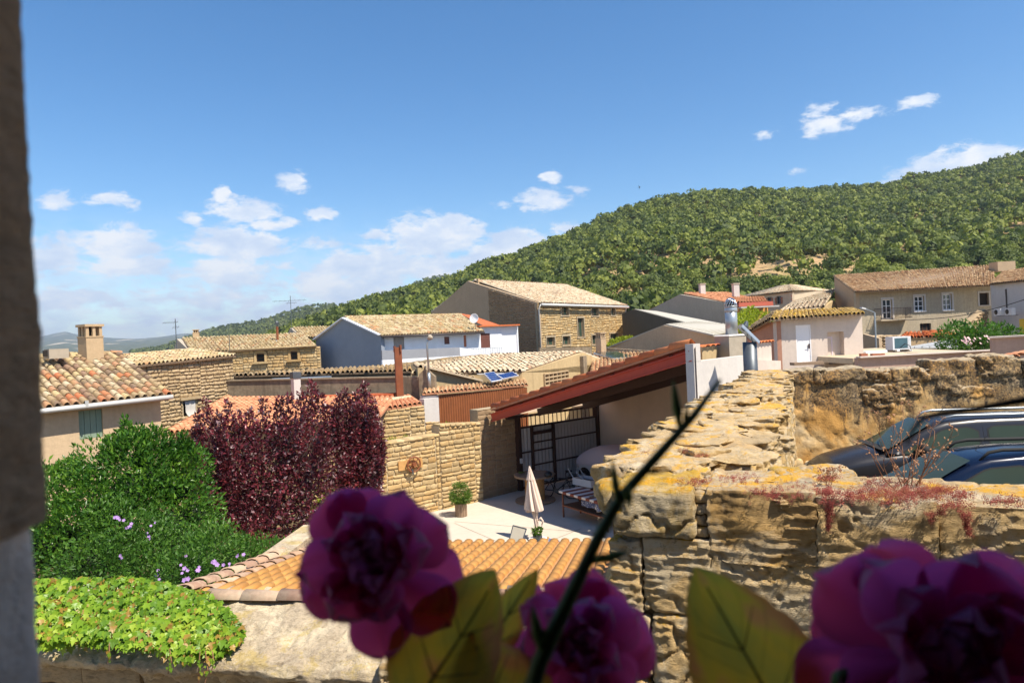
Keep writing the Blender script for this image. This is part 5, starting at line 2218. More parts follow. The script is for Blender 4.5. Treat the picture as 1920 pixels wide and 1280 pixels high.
for h, ww in zip(hs[:4], (w0, w1, w2, w3)):
    s_ = MB()
    for (xa, xb, za, zc) in ((h[0] - .14, h[0], h[2], h[3]), (h[1], h[1] + .14, h[2], h[3]), (h[0] - .14, h[1] + .14, h[3], h[3] + .16)):
        s_.box(o + u * (xa + xb) / 2 + n * .02 + Vector((0, 0, (za + zc) / 2)), (xb - xa - .004, .05, zc - za - .004), u)
    s_.build('surround', M['whitewall'], ww)
bx0, _ = hit(1640, 600, a, b)
bx1, _ = hit(1698, 600, a, b)
bz = hs[0][2] - .02
m = MB()
m.box(o + u * (bx0 + bx1) / 2 + n * .45 + Vector((0, 0, bz - .07)), (bx1 - bx0, .9, .14), u)
bal = m.build('balcony', M['terrace'], t)
m = MB()
rl = [o + u * bx0 + n * .02, o + u * bx0 + n * .86, o + u * bx1 + n * .86, o + u * bx1 + n * .02]
for z in (bz + .12, bz + .95):
    for i in range(3):
        m.bar(rl[i] + Vector((0, 0, z)), rl[i + 1] + Vector((0, 0, z)), .035)
for i in range(3):
    k = max(2, int((rl[i + 1] - rl[i]).length / .13))
    for j in range(k + 1):
        c = rl[i].lerp(rl[i + 1], j / k)
        m.bar(c + Vector((0, 0, bz)), c + Vector((0, 0, bz + .95)), .018)
m.build('railing', M['darksteel'], bal)
m = MB()
m.box(P(1879, 500, 66), (1.7, 1.2, .9))
m.build('end_parapet', M['tan2'], t)

# L: house at the right edge
t = thing('house_with_air_conditioners', 'patchy grey house at the right edge with two air conditioners on its wall', 'house', V3(P(1880, 600, 55), GZ))
a, b = P(1857, 535, 58), P(1990, 522, 50)
b.z = a.z
m = MB()
wall(m, a, b, GZ)
m.build('wall', M['whitewall'], t)
tile_roof(t, P(1856, 533, 57.5), P(1995, 519, 49.5), P(1880, 510, 64), P(1995, 492, 57), 'tile_house', pitch=.26, row=.42, jit=1.0)
m = MB()
m.tube([P(1886, 542, 56), P(1888, 577, 56)], .06, 6)
m.build('downpipe', M['gutter_dark'], t)
for i, (px, lab) in enumerate(((1873, 'left white air conditioner on the patchy grey wall at the right edge'), (1894, 'right white air conditioner on the patchy grey wall at the right edge'))):
    c = P(px, 585 - i * 1, 55 - i * 1.2)
    s = thing('air_conditioner', lab, 'air conditioner', c, 'air conditioners on the right hand house')
    n_, u_ = outn(a, b), hdir(a, b)
    m = MB()
    m.box(c, (.80, .3, .56), u_)
    m.build('casing', M['plastic_w'], s)
    m = MB()
    m.lathe(c + n_ * .155 - u_ * .12, [(.2, 0), (.2, .02), (.16, .025), (.05, .03)], 16, n_)
    m.build('fan_grille', M['plastic_b'], s)
    m = MB()
    m.bar(c - Vector((0, 0, .3)) - u_ * .3, c - Vector((0, 0, .3)) - u_ * .3 - n_ * .4, .04)
    m.bar(c - Vector((0, 0, .3)) + u_ * .3, c - Vector((0, 0, .3)) + u_ * .3 - n_ * .4, .04)
    m.build('bracket', M['galv_dark'], s)
t = thing('yellow_box_wall', 'bright yellow painted corner wall at the right edge', 'wall', V3(P(1915, 630, 40), GZ))
m = MB()
wall(m, P(1911, 598, 40), P(1990, 594, 38), GZ)
m.build('wall', M['yellow'], t)

# street lamp in front of the old house
p = P(1643, 660, 44)
t = thing('street_lamp', 'thin grey street lamp with a long flat arm in front of the balcony', 'street lamp', p)
m = MB()
tp = P(1640, 586, 44)
m.tube([p - Vector((0, 0, 2)), tp], .055, 8)
m.build('post', M['galv'], t)
m = MB()
e = P(1622, 579, 43.4)
m.tube([tp, e], .03, 6)
m.build('arm', M['galv'], t)
m = MB()
e2 = P(1614, 577, 43.2)
m.bar(e, e2, .16, .07)
m.build('lamp_head', M['plastic_w'], t)
antenna('thin grey lamp-like mast standing on the hillside above the grey gable', P(1353, 532, 110), 2.2, [(2.15, -1.2, .1, 1, .1)], name='mast')
# stone ruins before the old house
def ruin(label, p, q, h, d, seed, mat='st_rubble', name='ruined_stone_wall', stones=True):
    t = thing(name, label, 'wall', V3(p, GZ))
    u = hdir(p, q)
    L = (V3(q, 0) - V3(p, 0)).length
    Mx = frame(V3(p, 0), u, Vector((-u.y, u.x, 0)), Vector((0, 0, 1)))
    Mx[2, 0] = (q.z - p.z) / L
    rough_obj('core', M[mat], t, (0, 0, p.z - h), (L, d, p.z), .14, rnd=.12, amp=.12, freq=2.2, M=Mx, seed=seed, skip=((1, 1),))
    if stones:
        a_, b_ = V3(p, p.z - .05), V3(q, q.z - .05)
        stone_wall(t, a_, b_, min(p.z, q.z) - h * .8, mat, .36, .2, proud=.16, rough=3, jit=.5)
    return t


ruin('dark rubble stone wall running below the balcony of the old grey house', P(1622, 630, 52), P(1800, 622, 53), 2.2, .7, 5)
ruin('sloping rubble stone wall climbing to the right below the dark window', P(1790, 628, 54), P(1850, 578, 57), 3.5, .7, 9)
t = thing('rubble_lean_to', 'brown walled lean-to left of the rubble wall and street lamp', 'shed', V3(P(1620, 640, 46), GZ))
m = MB()
wall(m, P(1618, 626, 46), P(1648, 634, 45), GZ)
m.build('wall', M['tan2'], t)
t = thing('red_tile_heap', 'low sagging red tiled roof below the lower window of the old grey house', 'roof', V3(P(1725, 630, 50), GZ))
tile_roof(t, P(1685, 634, 49), P(1800, 630, 50), P(1700, 624, 52.5), P(1760, 621, 53), 'tile_red', pitch=.3, row=.4, jit=2.5)
m = MB()
wall(m, P(1685, 636, 49.1), P(1800, 632, 50.1), GZ)
m.build('wall', M['st_rubble'], t)
t = thing('pale_lean_to_roof', 'pale grey sloping sheet roof behind the grey air conditioner', 'roof', V3(P(1760, 645, 42), GZ))
flat_roof(t, [P(1700, 652, 40), P(1815, 650, 40), P(1815, 640, 45), P(1790, 636, 46)], 'sheet', 8)
m = MB()
wall(m, P(1690, 653, 40.2), P(1830, 651, 40.2), GZ)
m.build('wall', M['fibre'], t)

# terrace in the middle right
t = thing('roof_terrace', 'flat sandy roof terrace with a low dull pink edge wall behind the stained parking wall', 'roof terrace', V3(P(1720, 670, 31), GZ))
a, b = P(1608, 671, 28.5), P(1862, 664, 29.5)
b.z = a.z
m = MB()
wall(m, a, b, GZ, th=.22)
m.build('edge_wall', M['pinkdark'], t)
m = MB()
m.bar(a + Vector((0, -.04, .03)), b + Vector((0, -.04, .03)), .3, .05)
m.build('edge_coping', M['pinkwall'], t)
n = outn(a, b)
flat_roof(t, [a - n * .3 - Vector((0, 0, .02)), b - n * .3 - Vector((0, 0, .02)), b - n * 7.5 + Vector((0, 0, .05)), a - n * 7.5 + Vector((0, 0, .05))], 'terrace', 0, name='floor', th=.25)
m = MB()
q0, q1 = P(1700, 664, 31), P(1860, 659, 31.5)
m.bar(q0, q1, .4, .14)
m.build('dark_step', M['stained'], t)
m = MB()
q0, q1 = P(1614, 661, 32), P(1700, 657, 33)
m.bar(q0, q1, .6, .1)
m.build('white_step', M['white'], t)
for px in (1619, 1640, 1651):
    s = MB()
    s.box(P(px, 666, 29.4), (.28, .2, .16))
    s.build('brick', M['brick'], t)
a, b = P(1858, 634, 27), P(1990, 627, 26)
t = thing('pinkish_parapet_wall', 'dull pink rendered parapet wall at the right edge above the ruined wall', 'wall', V3(a, GZ))
m = MB()
wall(m, a, b, GZ)
m.build('wall', M['pinkdark'], t)
m = MB()
m.bar(a + Vector((0, .1, .03)), b + Vector((0, .1, .03)), .42, .06)
m.build('coping', M['pinkwall'], t)
# terracotta tiles on top of the parking wall right end
# the large air conditioner
c = P(1684, 643, 29.5)
t = thing('large_air_conditioner', 'large white air conditioner with a blue grey coil on the roof terrace', 'air conditioner', c)
m = MB()
ux = Vector((.97, .22, 0))
uy = Vector((-.22, .97, 0))
m.box(c, (.92, .42, .56), ux)
m.build('casing', M['plastic_w'], t)
m = MB()
m.box(c - uy * .212 - ux * .04, (.66, .01, .44), ux)
m.build('coil', M['ac_teal'], t)
for k in range(8):
    m = MB()
    m.box(c - uy * .213 + ux * .38 + Vector((0, 0, -.22 + k * .06)), (.1, .014, .03), ux)
    m.build('louvre', M['plastic_w'], t)
m = MB()
m.tube([c + Vector((-.1, -.3, -.2)), c + Vector((.05, -.42, -.02)), c + Vector((.25, -.44, -.12)), c + Vector((.32, -.4, -.34)), c + Vector((.1, -.35, -.36)), c + Vector((-.4, -.3, -.35))], .018, 6)
m.build('hose', M['plastic_b'], t)
m = MB()
for sx in (-.32, .32):
    m.box(c + ux * sx - Vector((0, 0, .33)), (.1, .44, .1), ux)
m.build('feet', M['stained'], t)

# J: small terrace room
t = thing('pale_pink_room', 'small pale pink rooftop room with a white door and yellow lichen on its tile edge', 'house', V3(P(1540, 680, 31), GZ))
a, b = P(1455.5, 602, 31), P(1616, 590.5, 31.6)
hs = [hole(a, b, 1493, 609, 1521, 680), hole(a, b, 1552, 622, 1583, 682)]
zf = hs[0][2]
m = MB()
wall(m, a, b, GZ, hs, depth=.35)
m.build('wall', M['pinkwall'], t)
w_ = window(t, a, b, hs[0], .05, 'white_paint', 'white_paint', (0, 0), name='door')
u, n = hdir(a, b), outn(a, b)
hp = V3(a, 0) + u * (hs[0][1] - .12) + Vector((0, 0, zf + .75))
m = MB()
m.box(hp + n * .02, (.05, .03, .22), u)
m.tube([hp + n * .04 + Vector((0, 0, .05)), hp + n * .08 + Vector((0, 0, .05)), hp + n * .08 - u * .1 + Vector((0, 0, .05))], .012, 6)
m.build('door_handle', M['darksteel'], w_)
h2 = hs[1]
dm = MB()
dm.poly([V3(a, 0) + u * h2[0] - n * .345 + Vector((0, 0, h2[2])), V3(a, 0) + u * h2[1] - n * .345 + Vector((0, 0, h2[2])), V3(a, 0) + u * h2[1] - n * .345 + Vector((0, 0, h2[3])), V3(a, 0) + u * h2[0] - n * .345 + Vector((0, 0, h2[3]))])
dm.build('recess_wall', M['redwall'], t)
window(t, a, b, (h2[0] + .05, h2[0] + (h2[1] - h2[0]) * .52, h2[2], h2[3] - .22), .335, 'lilac_door', 'lilac_door', (0, 0), name='inner_door')
la = P(1388, 644, 37)
m = MB()
sl = V3(a, a.z)
gable(m, [P(1392, 632, 35.8), P(1424, 607, 33), sl], GZ, th=.2)
m.build('side_wall', M['redwall'], t)
tile_roof(t, P(1444, 599, 30.5), P(1621, 588, 31.1), P(1455, 583, 34.5), P(1598, 579, 35), 'tile_lichen', pitch=.21, row=.4, limit=200, jit=1.2, seg=6)
tile_roof(t, P(1388, 632, 36), P(1446, 598, 30.6), P(1416, 608, 37.5), P(1455, 583, 34.5), 'tile_moss', pitch=.22, row=.4, jit=1.5, name='side_roof')
# steps / ledge below door
m = MB()
m.box(P(1513, 681, 29.8), (1.3, .5, .12))
m.build('door_step', M['wood_grey'], t)

# terrace house white walls beside the shelter
t = thing('white_parapet_house', 'white rendered parapet corner with red tile caps beside the red shelter roof', 'house', V3(P(1330, 700, 20), GZ))
a, b = P(1301, 678, 19.3), P(1400, 672, 22.0)
b.z = a.z
m = MB()
wall(m, a, b, GZ, th=.25)
m.build('wall', M['whitewall'], t)
ca = P(1298, 645, 19.25)
cb = P(1318, 647, 19.8)
m = MB()
wall(m, V3(a, ca.z), V3(a, ca.z) + hdir(a, b) * .42, a.z - .01, th=.25)
m.build('corner_post', M['whitewall'], t)
a2, b2 = P(1316, 650, 21.5), P(1345, 650, 22.5)
m = MB()
wall(m, a2, b2, GZ, th=.3)
m.build('inner_wall', M['beige'], t)
a3, b3 = P(1415, 643, 23), P(1446, 642, 24)
m = MB()
wall(m, a3, b3, GZ, th=.3)
m.build('right_parapet', M['pinkwall'], t)
a4, b4 = P(1400, 674, 22.2), P(1464, 676, 24)
m = MB()
wall(m, a4, b4, GZ, th=.4)
m.build('low_block', M['pinkwall'], t)
Ms = []
for (p, q, k) in ((a2, b2, 3), (a3, b3, 5)):
    u_ = hdir(p, q)
    n_ = outn(p, q)
    L = (q - p).length
    for i in range(k):
        Ms.append(frame(p + u_ * L * (i + .5) / k + n_ * .12 + Vector((0, 0, .0)), u_ , -n_, Vector((0, 0, 1)), (L / k / .24, 1, 1)))
pieces('cap_tile', [tile_tmpl(.24, .07, .5, 6)], Ms, M['tile_red'], t, 30)
# chimney block with the galvanised flue
c = P(1371, 675, 22.6)
t = thing('chimney_block', 'wide cement chimney block carrying a shiny galvanised flue on the white parapet', 'chimney', c)
zt = P(1371, 627, 22.6).z
m = MB()
ux = Vector((.87, .5, 0))
m.box(V3(c, (c.z + zt) / 2 - .3), (.80, .62, zt - c.z + .5), ux)
m.build('block', M['chimney_cem'], t)
m = MB()
m.box(V3(c, zt - .02), (.84, .66, .05), ux, taper=.86)
m.build('cap', M['whitewall'], t)
z0, z1 = zt, P(1371, 577, 22.6).z
cc = V3(P(1371, 600, 22.6), 0)
m = MB()
m.lathe(V3(cc, z0 - .02), [(.2, 0), (.19, z1 - z0)], 24)
m.build('flue', M['galv'], t, smooth=True)
m = MB()
m.lathe(V3(cc, z1 - .14), [(.2, 0), (.21, .02), (.21, .1), (.2, .12), (.2, .16), (.215, .18), (.215, .2)], 24)
m.build('collar', M['galv'], t, smooth=True)
m = MB()
for k in range(14):
    an = 2 * math.pi * k / 14
    pts = []
    for j in range(7):
        f = j / 6
        r_ = .19 * math.cos(f * math.pi / 2 * .95)
        tw = an + f * .9
        pts.append(V3(cc, z1 + .05 + .27 * math.sin(f * math.pi / 2)) + Vector((math.cos(tw) * r_, math.sin(tw) * r_, 0)))
    m.tube(pts, .016, 5)
m.build('spinner_cowl', M['galv_shiny'], t, smooth=True)
m = MB()
m.lathe(V3(cc, z1 + .03), [(.14, 0), (.13, .12), (.05, .2)], 14)
m.build('cowl_core', M['dark'], t)
# second flue with tilted cap
c = P(1408, 700, 19.6)
t = thing('dark_flue', 'dark galvanised flue pipe with a tilted half-round rain cap', 'chimney', c)
zt = P(1406, 641, 19.6).z
m = MB()
m.lathe(V3(c, zt - 2.6), [(.205, 0), (.195, 2.6)], 24, cap=True)
m.build('pipe', M['galv_dark'], t, smooth=True)
q = V3(P(1404, 622, 19.6), 0)
zz = P(1404, 622, 19.6).z
rows = []
axd = Vector((.62, .1, -.62)).normalized()
sd = Vector((.1, .99, 0)).normalized()
up_ = axd.cross(sd).normalized()
if up_.z < 0:
    up_ = -up_
for i in range(9):
    f = i / 8 - .5
    rows.append([Vector((q.x, q.y, zz - .06)) + axd * f * .72 + sd * .27 * math.sin(w_) + up_ * (.12 * math.cos(w_) - .05) for w_ in np.linspace(-1.5, 1.5, 9)])
m = MB()
m.grid(rows)
m.grid([[p - up_ * .015 for p in r_] for r_ in rows][::-1])
m.build('rain_cap', M['galv'], t, smooth=True)
m = MB()
for s_ in (-1, 1):
    m.tube([V3(c, zt) + Vector((.12 * s_, .1 * s_, 0)), Vector((q.x, q.y, zz)) + Vector((.08 * s_, .1 * s_, -.05))], .012, 5)
m.build('stays', M['galv_dark'], t)
m = MB()
q3 = P(1397, 612, 19.6)
m.lathe(q3, [(.02, -.14), (.08, -.1), (.09, .02), (.05, .14), (.01, .17)], 12, (.35, 0, .9))
m.build('cap_vane', M['galv_dark'], t)
# ---------------------------------------------------------------- yard, shelter
FZ = -6.4
Wd = Vector((.765, .644, 0)).normalized()
Rd = Vector((Wd.y, -Wd.x, 0))
up = Vector((0, 0, 1))
w905 = PZ(905, 937, FZ)
gate0 = PZ(976, 919, FZ)
Wd = (gate0 - PZ(830, 952, FZ)).normalized()
Wd.z = 0
Wd.normalize()
Rd = Vector((Wd.y, -Wd.x, 0))


def along(p, d, px, k=1):
    """walk from p along the horizontal direction d until the point projects on pixel column px"""
    lo, hi = 0.0, 40.0 * k
    f = lambda t: proj(p + d * t)[0] - px
    s = f(0)
    for _ in range(60):
        mid = (lo + hi) / 2
        if (f(mid) > 0) == (s > 0):
            lo = mid
        else:
            hi = mid
    return p + d * lo


g = MB()
q = [(-9.5, 13.0), (6.5, 13.0), (14.0, 24.0), (9.0, 36.0), (0.6, 30.2), (-5.5, 24.6)]
g.poly([(x, y, FZ) for x, y in q])
for i in range(6):
    x0, y0 = q[i]
    x1, y1 = q[(i + 1) % 6]
    g.poly([(x1, y1, FZ), (x0, y0, FZ), (x0, y0, FZ - .3), (x1, y1, FZ - .3)])
yo = g.build('yard_floor', M['concrete'])
yo['kind'] = 'structure'
g = MB()
for (p0, p1) in (((852, 980), (940, 1018)), ((852, 977), (1128, 1000)), ((1040, 1010), (1090, 990))):
    a, b = PZ(*p0, FZ + .004), PZ(*p1, FZ + .004)
    d = (b - a).normalized() if (b - a).length else Wd
    s = Vector((-d.y, d.x, 0)) * .012
    g.poly([a - s, b - s, b + s, a + s])
jo = g.build('floor_joint', M['stained'])
jo['kind'] = 'structure'

# stone walls along the yard
wa = w905 - Wd * 7.0
wm = along(w905, -Wd, 829)
z1 = P(829, 816, wm.y).z
z2a, z2b = P(829, 799, wm.y).z, P(905, 795, w905.y).z
t = thing('low_yard_wall', 'lower stretch of golden stone yard wall between the purple tree and the taller stretch', 'wall', wm)
m = MB()
wall(m, V3(wa, z1 - .1), V3(wm, z1), FZ - .3, th=.5)
m.build('wall', M['mortar_gold'], t)
stone_wall(t, V3(wa, z1 - .1), V3(wm, z1), FZ, 'st_gold', .36, .175, limit=300, proud=.055, rough=1.2)
st = [rough_box((-.5, -.5, -.5), (.5, .5, .5), .25, rnd=.2, amp=.10, freq=1.5, seed=s) for s in range(6)]
Ms = [frame(V3(wa.lerp(wm, (i + .5) / 20) - outn(wa, wm) * .2, z1 - .1 + .1 * i / 20 + .02), (wm - wa).normalized(), -outn(wa, wm), up, (.36 * random.uniform(.8, 1.1), .55, .13)) for i in range(20)]
pieces('cap_stone', st, Ms, M['st_gold'], t, 60)
t = thing('tall_yard_wall', 'taller stretch of golden stone yard wall ending at the shelter shade', 'wall', w905)
m = MB()
o_ = outn(wm, w905) * .05
wall(m, V3(wm, z2a) + o_, V3(w905, z2b) + o_, FZ - .3, th=.55)
m.build('wall', M['mortar_gold'], t)
stone_wall(t, V3(wm, z2a) + o_, V3(w905, z2b) + o_, FZ, 'st_gold', .36, .175, limit=300, proud=.06, rough=1.2)
L_ = (w905 - wm).length
Ms = [frame(V3(wm.lerp(w905, (i + .5) / 8) - outn(wa, wm) * .15, z2a + (z2b - z2a) * i / 8 + .02), (wm - wa).normalized(), -outn(wa, wm), up, (L_ / 8, .6, .13)) for i in range(8)]
pieces('cap_stone', st, Ms, M['st_gold'], t, 60)
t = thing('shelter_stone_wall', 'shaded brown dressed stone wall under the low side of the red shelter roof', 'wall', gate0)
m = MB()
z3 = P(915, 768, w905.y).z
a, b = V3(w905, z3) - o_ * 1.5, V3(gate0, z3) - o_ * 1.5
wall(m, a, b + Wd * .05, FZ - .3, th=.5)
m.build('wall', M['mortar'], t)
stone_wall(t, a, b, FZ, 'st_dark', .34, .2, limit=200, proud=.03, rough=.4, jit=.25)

# wheel ornament on the low wall
u_, z_ = hit(765, 870, V3(wa, z1), V3(wm, z1))
nw = outn(wa, wm)
uw = hdir(wa, wm)
c = V3(wa, 0) + uw * u_ + nw * .12 + up * z_
t = thing('wheel_ornament', 'rusty spoked iron wheel mounted on a wooden board on the golden stone wall', 'wheel', c)
m = MB()
m.box(c - nw * .03 + uw * .05, (1.0, .05, .34), uw)
m.build('board', M['wood'], t)
rim = [c + nw * .1 + (uw * math.cos(2 * math.pi * k / 24) + up * math.sin(2 * math.pi * k / 24)) * .27 + uw * .12 for k in range(24)]
m = MB()
m.tube(rim, .03, 6, closed=True)
m.build('rim', M['rust'], t, smooth=True)
cc = c + nw * .1 + uw * .12
for k in range(8):
    m = MB()
    an = 2 * math.pi * k / 8
    m.tube([cc, cc + (uw * math.cos(an) + up * math.sin(an)) * .27], .018, 5)
    m.build('spoke', M['rust'], t)
m = MB()
m.lathe(cc - nw * .05, [(.07, 0), (.07, .12)], 12, nw)
m.build('hub', M['rust'], t)
m = MB()
m.tube([c - nw * .1 + up * -.05, c + nw * .12 - up * .22 + uw * .05, c + nw * .14 - up * .34 + uw * .05], .03, 6)
m.build('tap', M['galv_dark'], t)

# gate
ge = along(gate0, Wd, 1124)
GL = (ge - gate0).length
t = thing('yard_gate', 'large yard gate of grey ribbed sheet in a dark brown steel frame', 'gate', gate0)
ng = outn(gate0, ge)
ztop = P(980, 783, gate0.y).z
zbar = P(980, 802, gate0.y).z
g0 = lambda f, z, d=0: V3(gate0, 0) + Wd * GL * f + ng * d + up * z
m = MB()
for f, w_ in ((0.0, .2), (1.0, .26)):
    m.bar(g0(f, FZ), g0(f, ztop + .25), w_)
m.build('post', M['darksteel'], t)
m = MB()
m.bar(g0(-.13, ztop + .05, .05), g0(1.02, ztop + .05, .05), .1, .1)
m.bar(g0(-.16, ztop + .12, .2), g0(.02, ztop + .12, .2), .25, .1)
m.build('top_rail', M['darksteel'], t)
for z in (zbar, FZ + .08):
    m = MB()
    m.bar(g0(0, z, .04), g0(1, z, .04), .08, .08)
    m.build('rail', M['darksteel'], t)
for f0, f1, z in ((.16, 1, FZ + 2.05 - .15), (0, .41, FZ + 1.55), (.16, 1, FZ + .95)):
    m = MB()
    m.bar(g0(f0, z, .05), g0(f1, z, .05), .055, .055)
    m.build('rail', M['darksteel'], t)
for f in (.15, .41):
    m = MB()
    m.bar(g0(f, FZ + .1, .06), g0(f, zbar, .06), .11, .09)
    m.build('door_post', M['darksteel'], t)
m = MB()
m.bar(g0(.15, FZ + 2.3, .065), g0(.41, FZ + 2.3, .065), .1, .13)
m.build('door_lintel', M['darksteel'], t)
for k in range(18):
    m = MB()
    f = (k + 1) / 19
    m.bar(g0(f, zbar), g0(f, ztop), .03)
    m.build('bar', M['darksteel'], t)
m = MB()
corrugated(g0(0, 0), g0(1, 0), FZ + .05, zbar, .19, .018, m)
m.build('sheet', M['sheet'], t)
m = MB()
m.box(g0(-.0, FZ + 1.25, .14), (.12, .08, .2), Wd)
m.build('lock_box', M['plastic_w'], t)

# shelter
L0 = P(925, 776, 26.9)
Rr = along(Vector(L0), Rd, 1302)
Rr.z = P(1300, 659, Rr.y).z
DEP = 7.9
t = thing('car_shelter', 'open car shelter with a sloping red tiled roof on a red painted steel beam', 'shelter', V3(L0, FZ))
s0 = L0 + (L0 - Rr).normalized() * .15
rB = along(Vector(ge), Rd, 1304)
SB, SL = (rB - ge).dot(Rd), (Rr - L0).dot(Rd)
rB = V3(rB, L0.z + (Rr.z - L0.z) * SB / SL)
tile_roof(t, s0 + Wd * DEP + up * .22, s0 + up * .22, rB + up * .22, Rr + up * .22, 'tile_red', pitch=.34, row=.62, limit=120, bed='bed_terra', jit=1.0, seg=6, h=.6, wf=.86)
sl = (Rr - L0).normalized()
nn = sl.cross(Wd).normalized()
if nn.z < 0:
    nn = -nn
m = MB()
m.bar(s0 - nn * .12, Rr - nn * .12, .02, .26, nn)
m.bar(s0 + nn * .02, Rr + nn * .02, .15, .03, nn)
m.bar(s0 - nn * .26, Rr - nn * .26, .15, .03, nn)
m.build('front_beam', M['redsteel'], t)
m = MB()
m.bar(s0 + nn * .09 + Wd * .25, Rr + nn * .09 + Wd * .25, .05, .1, nn)
m.build('edge_board', M['redsteel'], t)
for k in range(1, 4):
    m = MB()
    o2 = Wd * (DEP * k / 3 - .2)
    m.bar(s0 - nn * .16 + o2, s0.lerp(Rr, 1 - (1 - SB / SL) * k / 3) - nn * .16 + o2, .12, .3, nn)
    m.build('beam', M['darksteel'], t)
for k in range(8):
    m = MB()
    c = L0.lerp(Rr, (k + .3) / 8) + nn * .04
    ff = (k + .3) / 8
    m.bar(c + Wd * .15, c + Wd * DEP * min(1, (1 - ff) / (1 - SB / SL)) , .1, .12, nn)
    m.build('purlin', M['darksteel'], t)
# interior walls
m = MB()
bB = ge + Rd * SB
topA = L0.z + .1
topB = Rr.z + .05
wall(m, V3(ge, L0.z + .15) + Wd * .02, V3(bB, rB.z + .1) + Wd * .02, FZ - .2, th=.3)
m.build('back_wall', M['shelterwall'], t)
m = MB()
# wall section above the gate following the roof
wall(m, V3(gate0 - Wd * .1, L0.z + .05) , V3(ge, L0.z + .12), ztop + .16, th=.2)
m.build('gate_head', M['shelterwall'], t)
m = MB()
hA = V3(Rr, 0) + Rd * .05
for (p, q) in ((hA, V3(rB, 0)),):
    m.poly([V3(p, FZ), V3(q, FZ), V3(q, rB.z + .1), V3(p, topB + .1)][::-1])
    m.poly([V3(p, FZ) + Rd * .12, V3(q, FZ) + Rd * .12, V3(q, rB.z + .1) + Rd * .12, V3(p, topB + .1) + Rd * .12])
m.build('high_wall', M['shelterwall'], t)

# covered car at the back of the shelter
def covered_car():
    c0 = ge - Wd * 2.15 + Rd * .5
    X, Y = Rd, Wd
    t = thing('covered_car', 'silver car under a pale lilac fabric cover parked at the back of the shelter', 'car', V3(c0, FZ))

    def loft(secs, name, mat, smooth=True):
        m = MB()
        rows = []
        for (x, pts) in secs:
            rows.append([c0 * 1 + X * x + Y * y + up * (FZ + z - c0.z) if False else Vector((c0.x, c0.y, FZ)) + X * x + Y * y + up * z for (y, z) in pts])
        m.grid(rows)
        m.face([m.vert(p) for p in rows[0][::-1]])
        m.face([m.vert(p) for p in rows[-1]])
        return m.build(name, M[mat], t, smooth=smooth)
    body = []
    for (x, w_, zt) in ((0, .55, .75), (.08, .74, .95), (.5, .84, 1.0), (1.2, .87, 1.02), (2.4, .87, 1.02), (3.4, .84, .98), (3.9, .74, .9), (4.02, .55, .7)):
        body.append((x, [(.87 - w_, .28), (.87 - w_ - .01, .6), (.87 - w_ + .02, zt - .12), (.87 - w_ + .1, zt), (.87, zt + .03), (.87 + w_ - .1, zt), (.87 + w_ - .02, zt - .12), (.87 + w_, .6), (.87 + w_, .28)]))
    if 'silver' not in M:
        M['silver'] = plain('silver_car_paint', (0.66, 0.67, 0.70), .35, .25, var=.05)
        M['cover'] = plain('lilac_car_cover', (0.66, 0.58, 0.62), .8, var=.08, scale=2, bump=.4, bscale=7)
    loft(body, 'body', 'silver')
    cov = []
    for (x, w_, zt, zb_) in ((-.02, .60, 1.0, .86), (.15, .80, 1.22, .8), (.6, .86, 1.50, .84), (1.2, .87, 1.64, .86), (2.0, .88, 1.66, .84), (2.7, .87, 1.52, .82), (3.1, .86, 1.28, .8), (3.4, .8, 1.05, .82)):
        cov.append((x, [(.87 - w_ - .03, zb_), (.87 - w_ - .01, zb_ + .12), (.87 - w_ + .1, (zb_ + zt) / 2 + .1), (.87 - w_ + .24, zt - .06), (.87, zt + .02), (.87 + w_ - .24, zt - .06), (.87 + w_ - .1, (zb_ + zt) / 2 + .1), (.87 + w_ + .03, zb_)]))
    o = loft(cov, 'car_cover', 'cover')
    md = o.modifiers.new('sub', 'SUBSURF')
    md.levels = md.render_levels = 1
    for x in (.75, 3.15):
        for y in (.02, 1.72):
            wc = Vector((c0.x, c0.y, FZ)) + X * x + Y * y + up * .31
            m = MB()
            m.lathe(wc - Y * .1, [(.2, 0), (.31, .01), (.31, .19), (.2, .2)], 20, Y)
            wh = m.build('wheel', M['plastic_b'], t)
            m = MB()
            m.lathe(wc - Y * .115, [(.19, 0), (.19, .02), (.05, .03)], 14, Y)
            m.build('rim', M['galv'], wh)
    m = MB()
    m.lathe(Vector((c0.x, c0.y, FZ)) + X * .75 + up * .36 - Y * .02, [(.37, 0), (.37, .02)], 20, Y)
    m.build('wheel_arch', M['dark'], t)


covered_car()

# spool table
c = PZ(1004, 939, FZ)
t = thing('cable_spool_table', 'large wooden cable spool used as a table in the shelter shade', 'table', c)
m = MB()
m.lathe(c + up * .02, [(.78, 0), (.78, .06)], 32)
m.build('bottom_disc', M['wood_grey'], t)
m = MB()
for k in range(20):
    an = 2 * math.pi * k / 20
    p = c + Vector((math.cos(an), math.sin(an), 0)) * .36
    m.box(p + up * .52, (.11, .03, .92), (-math.sin(an), math.cos(an), 0))
m.build('barrel_staves', M['wood'], t)
m = MB()
m.lathe(c + up * .98, [(.78, 0), (.78, .06)], 32)
tp = m.build('tabletop', M['wood_grey'], t)
for k in range(9):
    s = MB()
    w_ = 1.5 / 9
    x = -.75 + w_ * (k + .5)
    hl = math.sqrt(max(0, .76 ** 2 - x * x))
    s.box(c + Rd * x + up * 1.048, (w_ * .94, hl * 2, .02), Rd)
    s.build('plank', M['wood_grey'], tp)
p = PZ(1028, 892, FZ + 1.06)
b = thing('black_helmet', 'black cycle helmet lying on the cable spool table', 'helmet', p)
m = MB()
m.lathe(p + up * .005, [(.15, 0), (.16, .05), (.14, .12), (.08, .17), (.01, .19)], 14)
m.build('shell', M['plastic_b'], b, smooth=True)
m = MB()
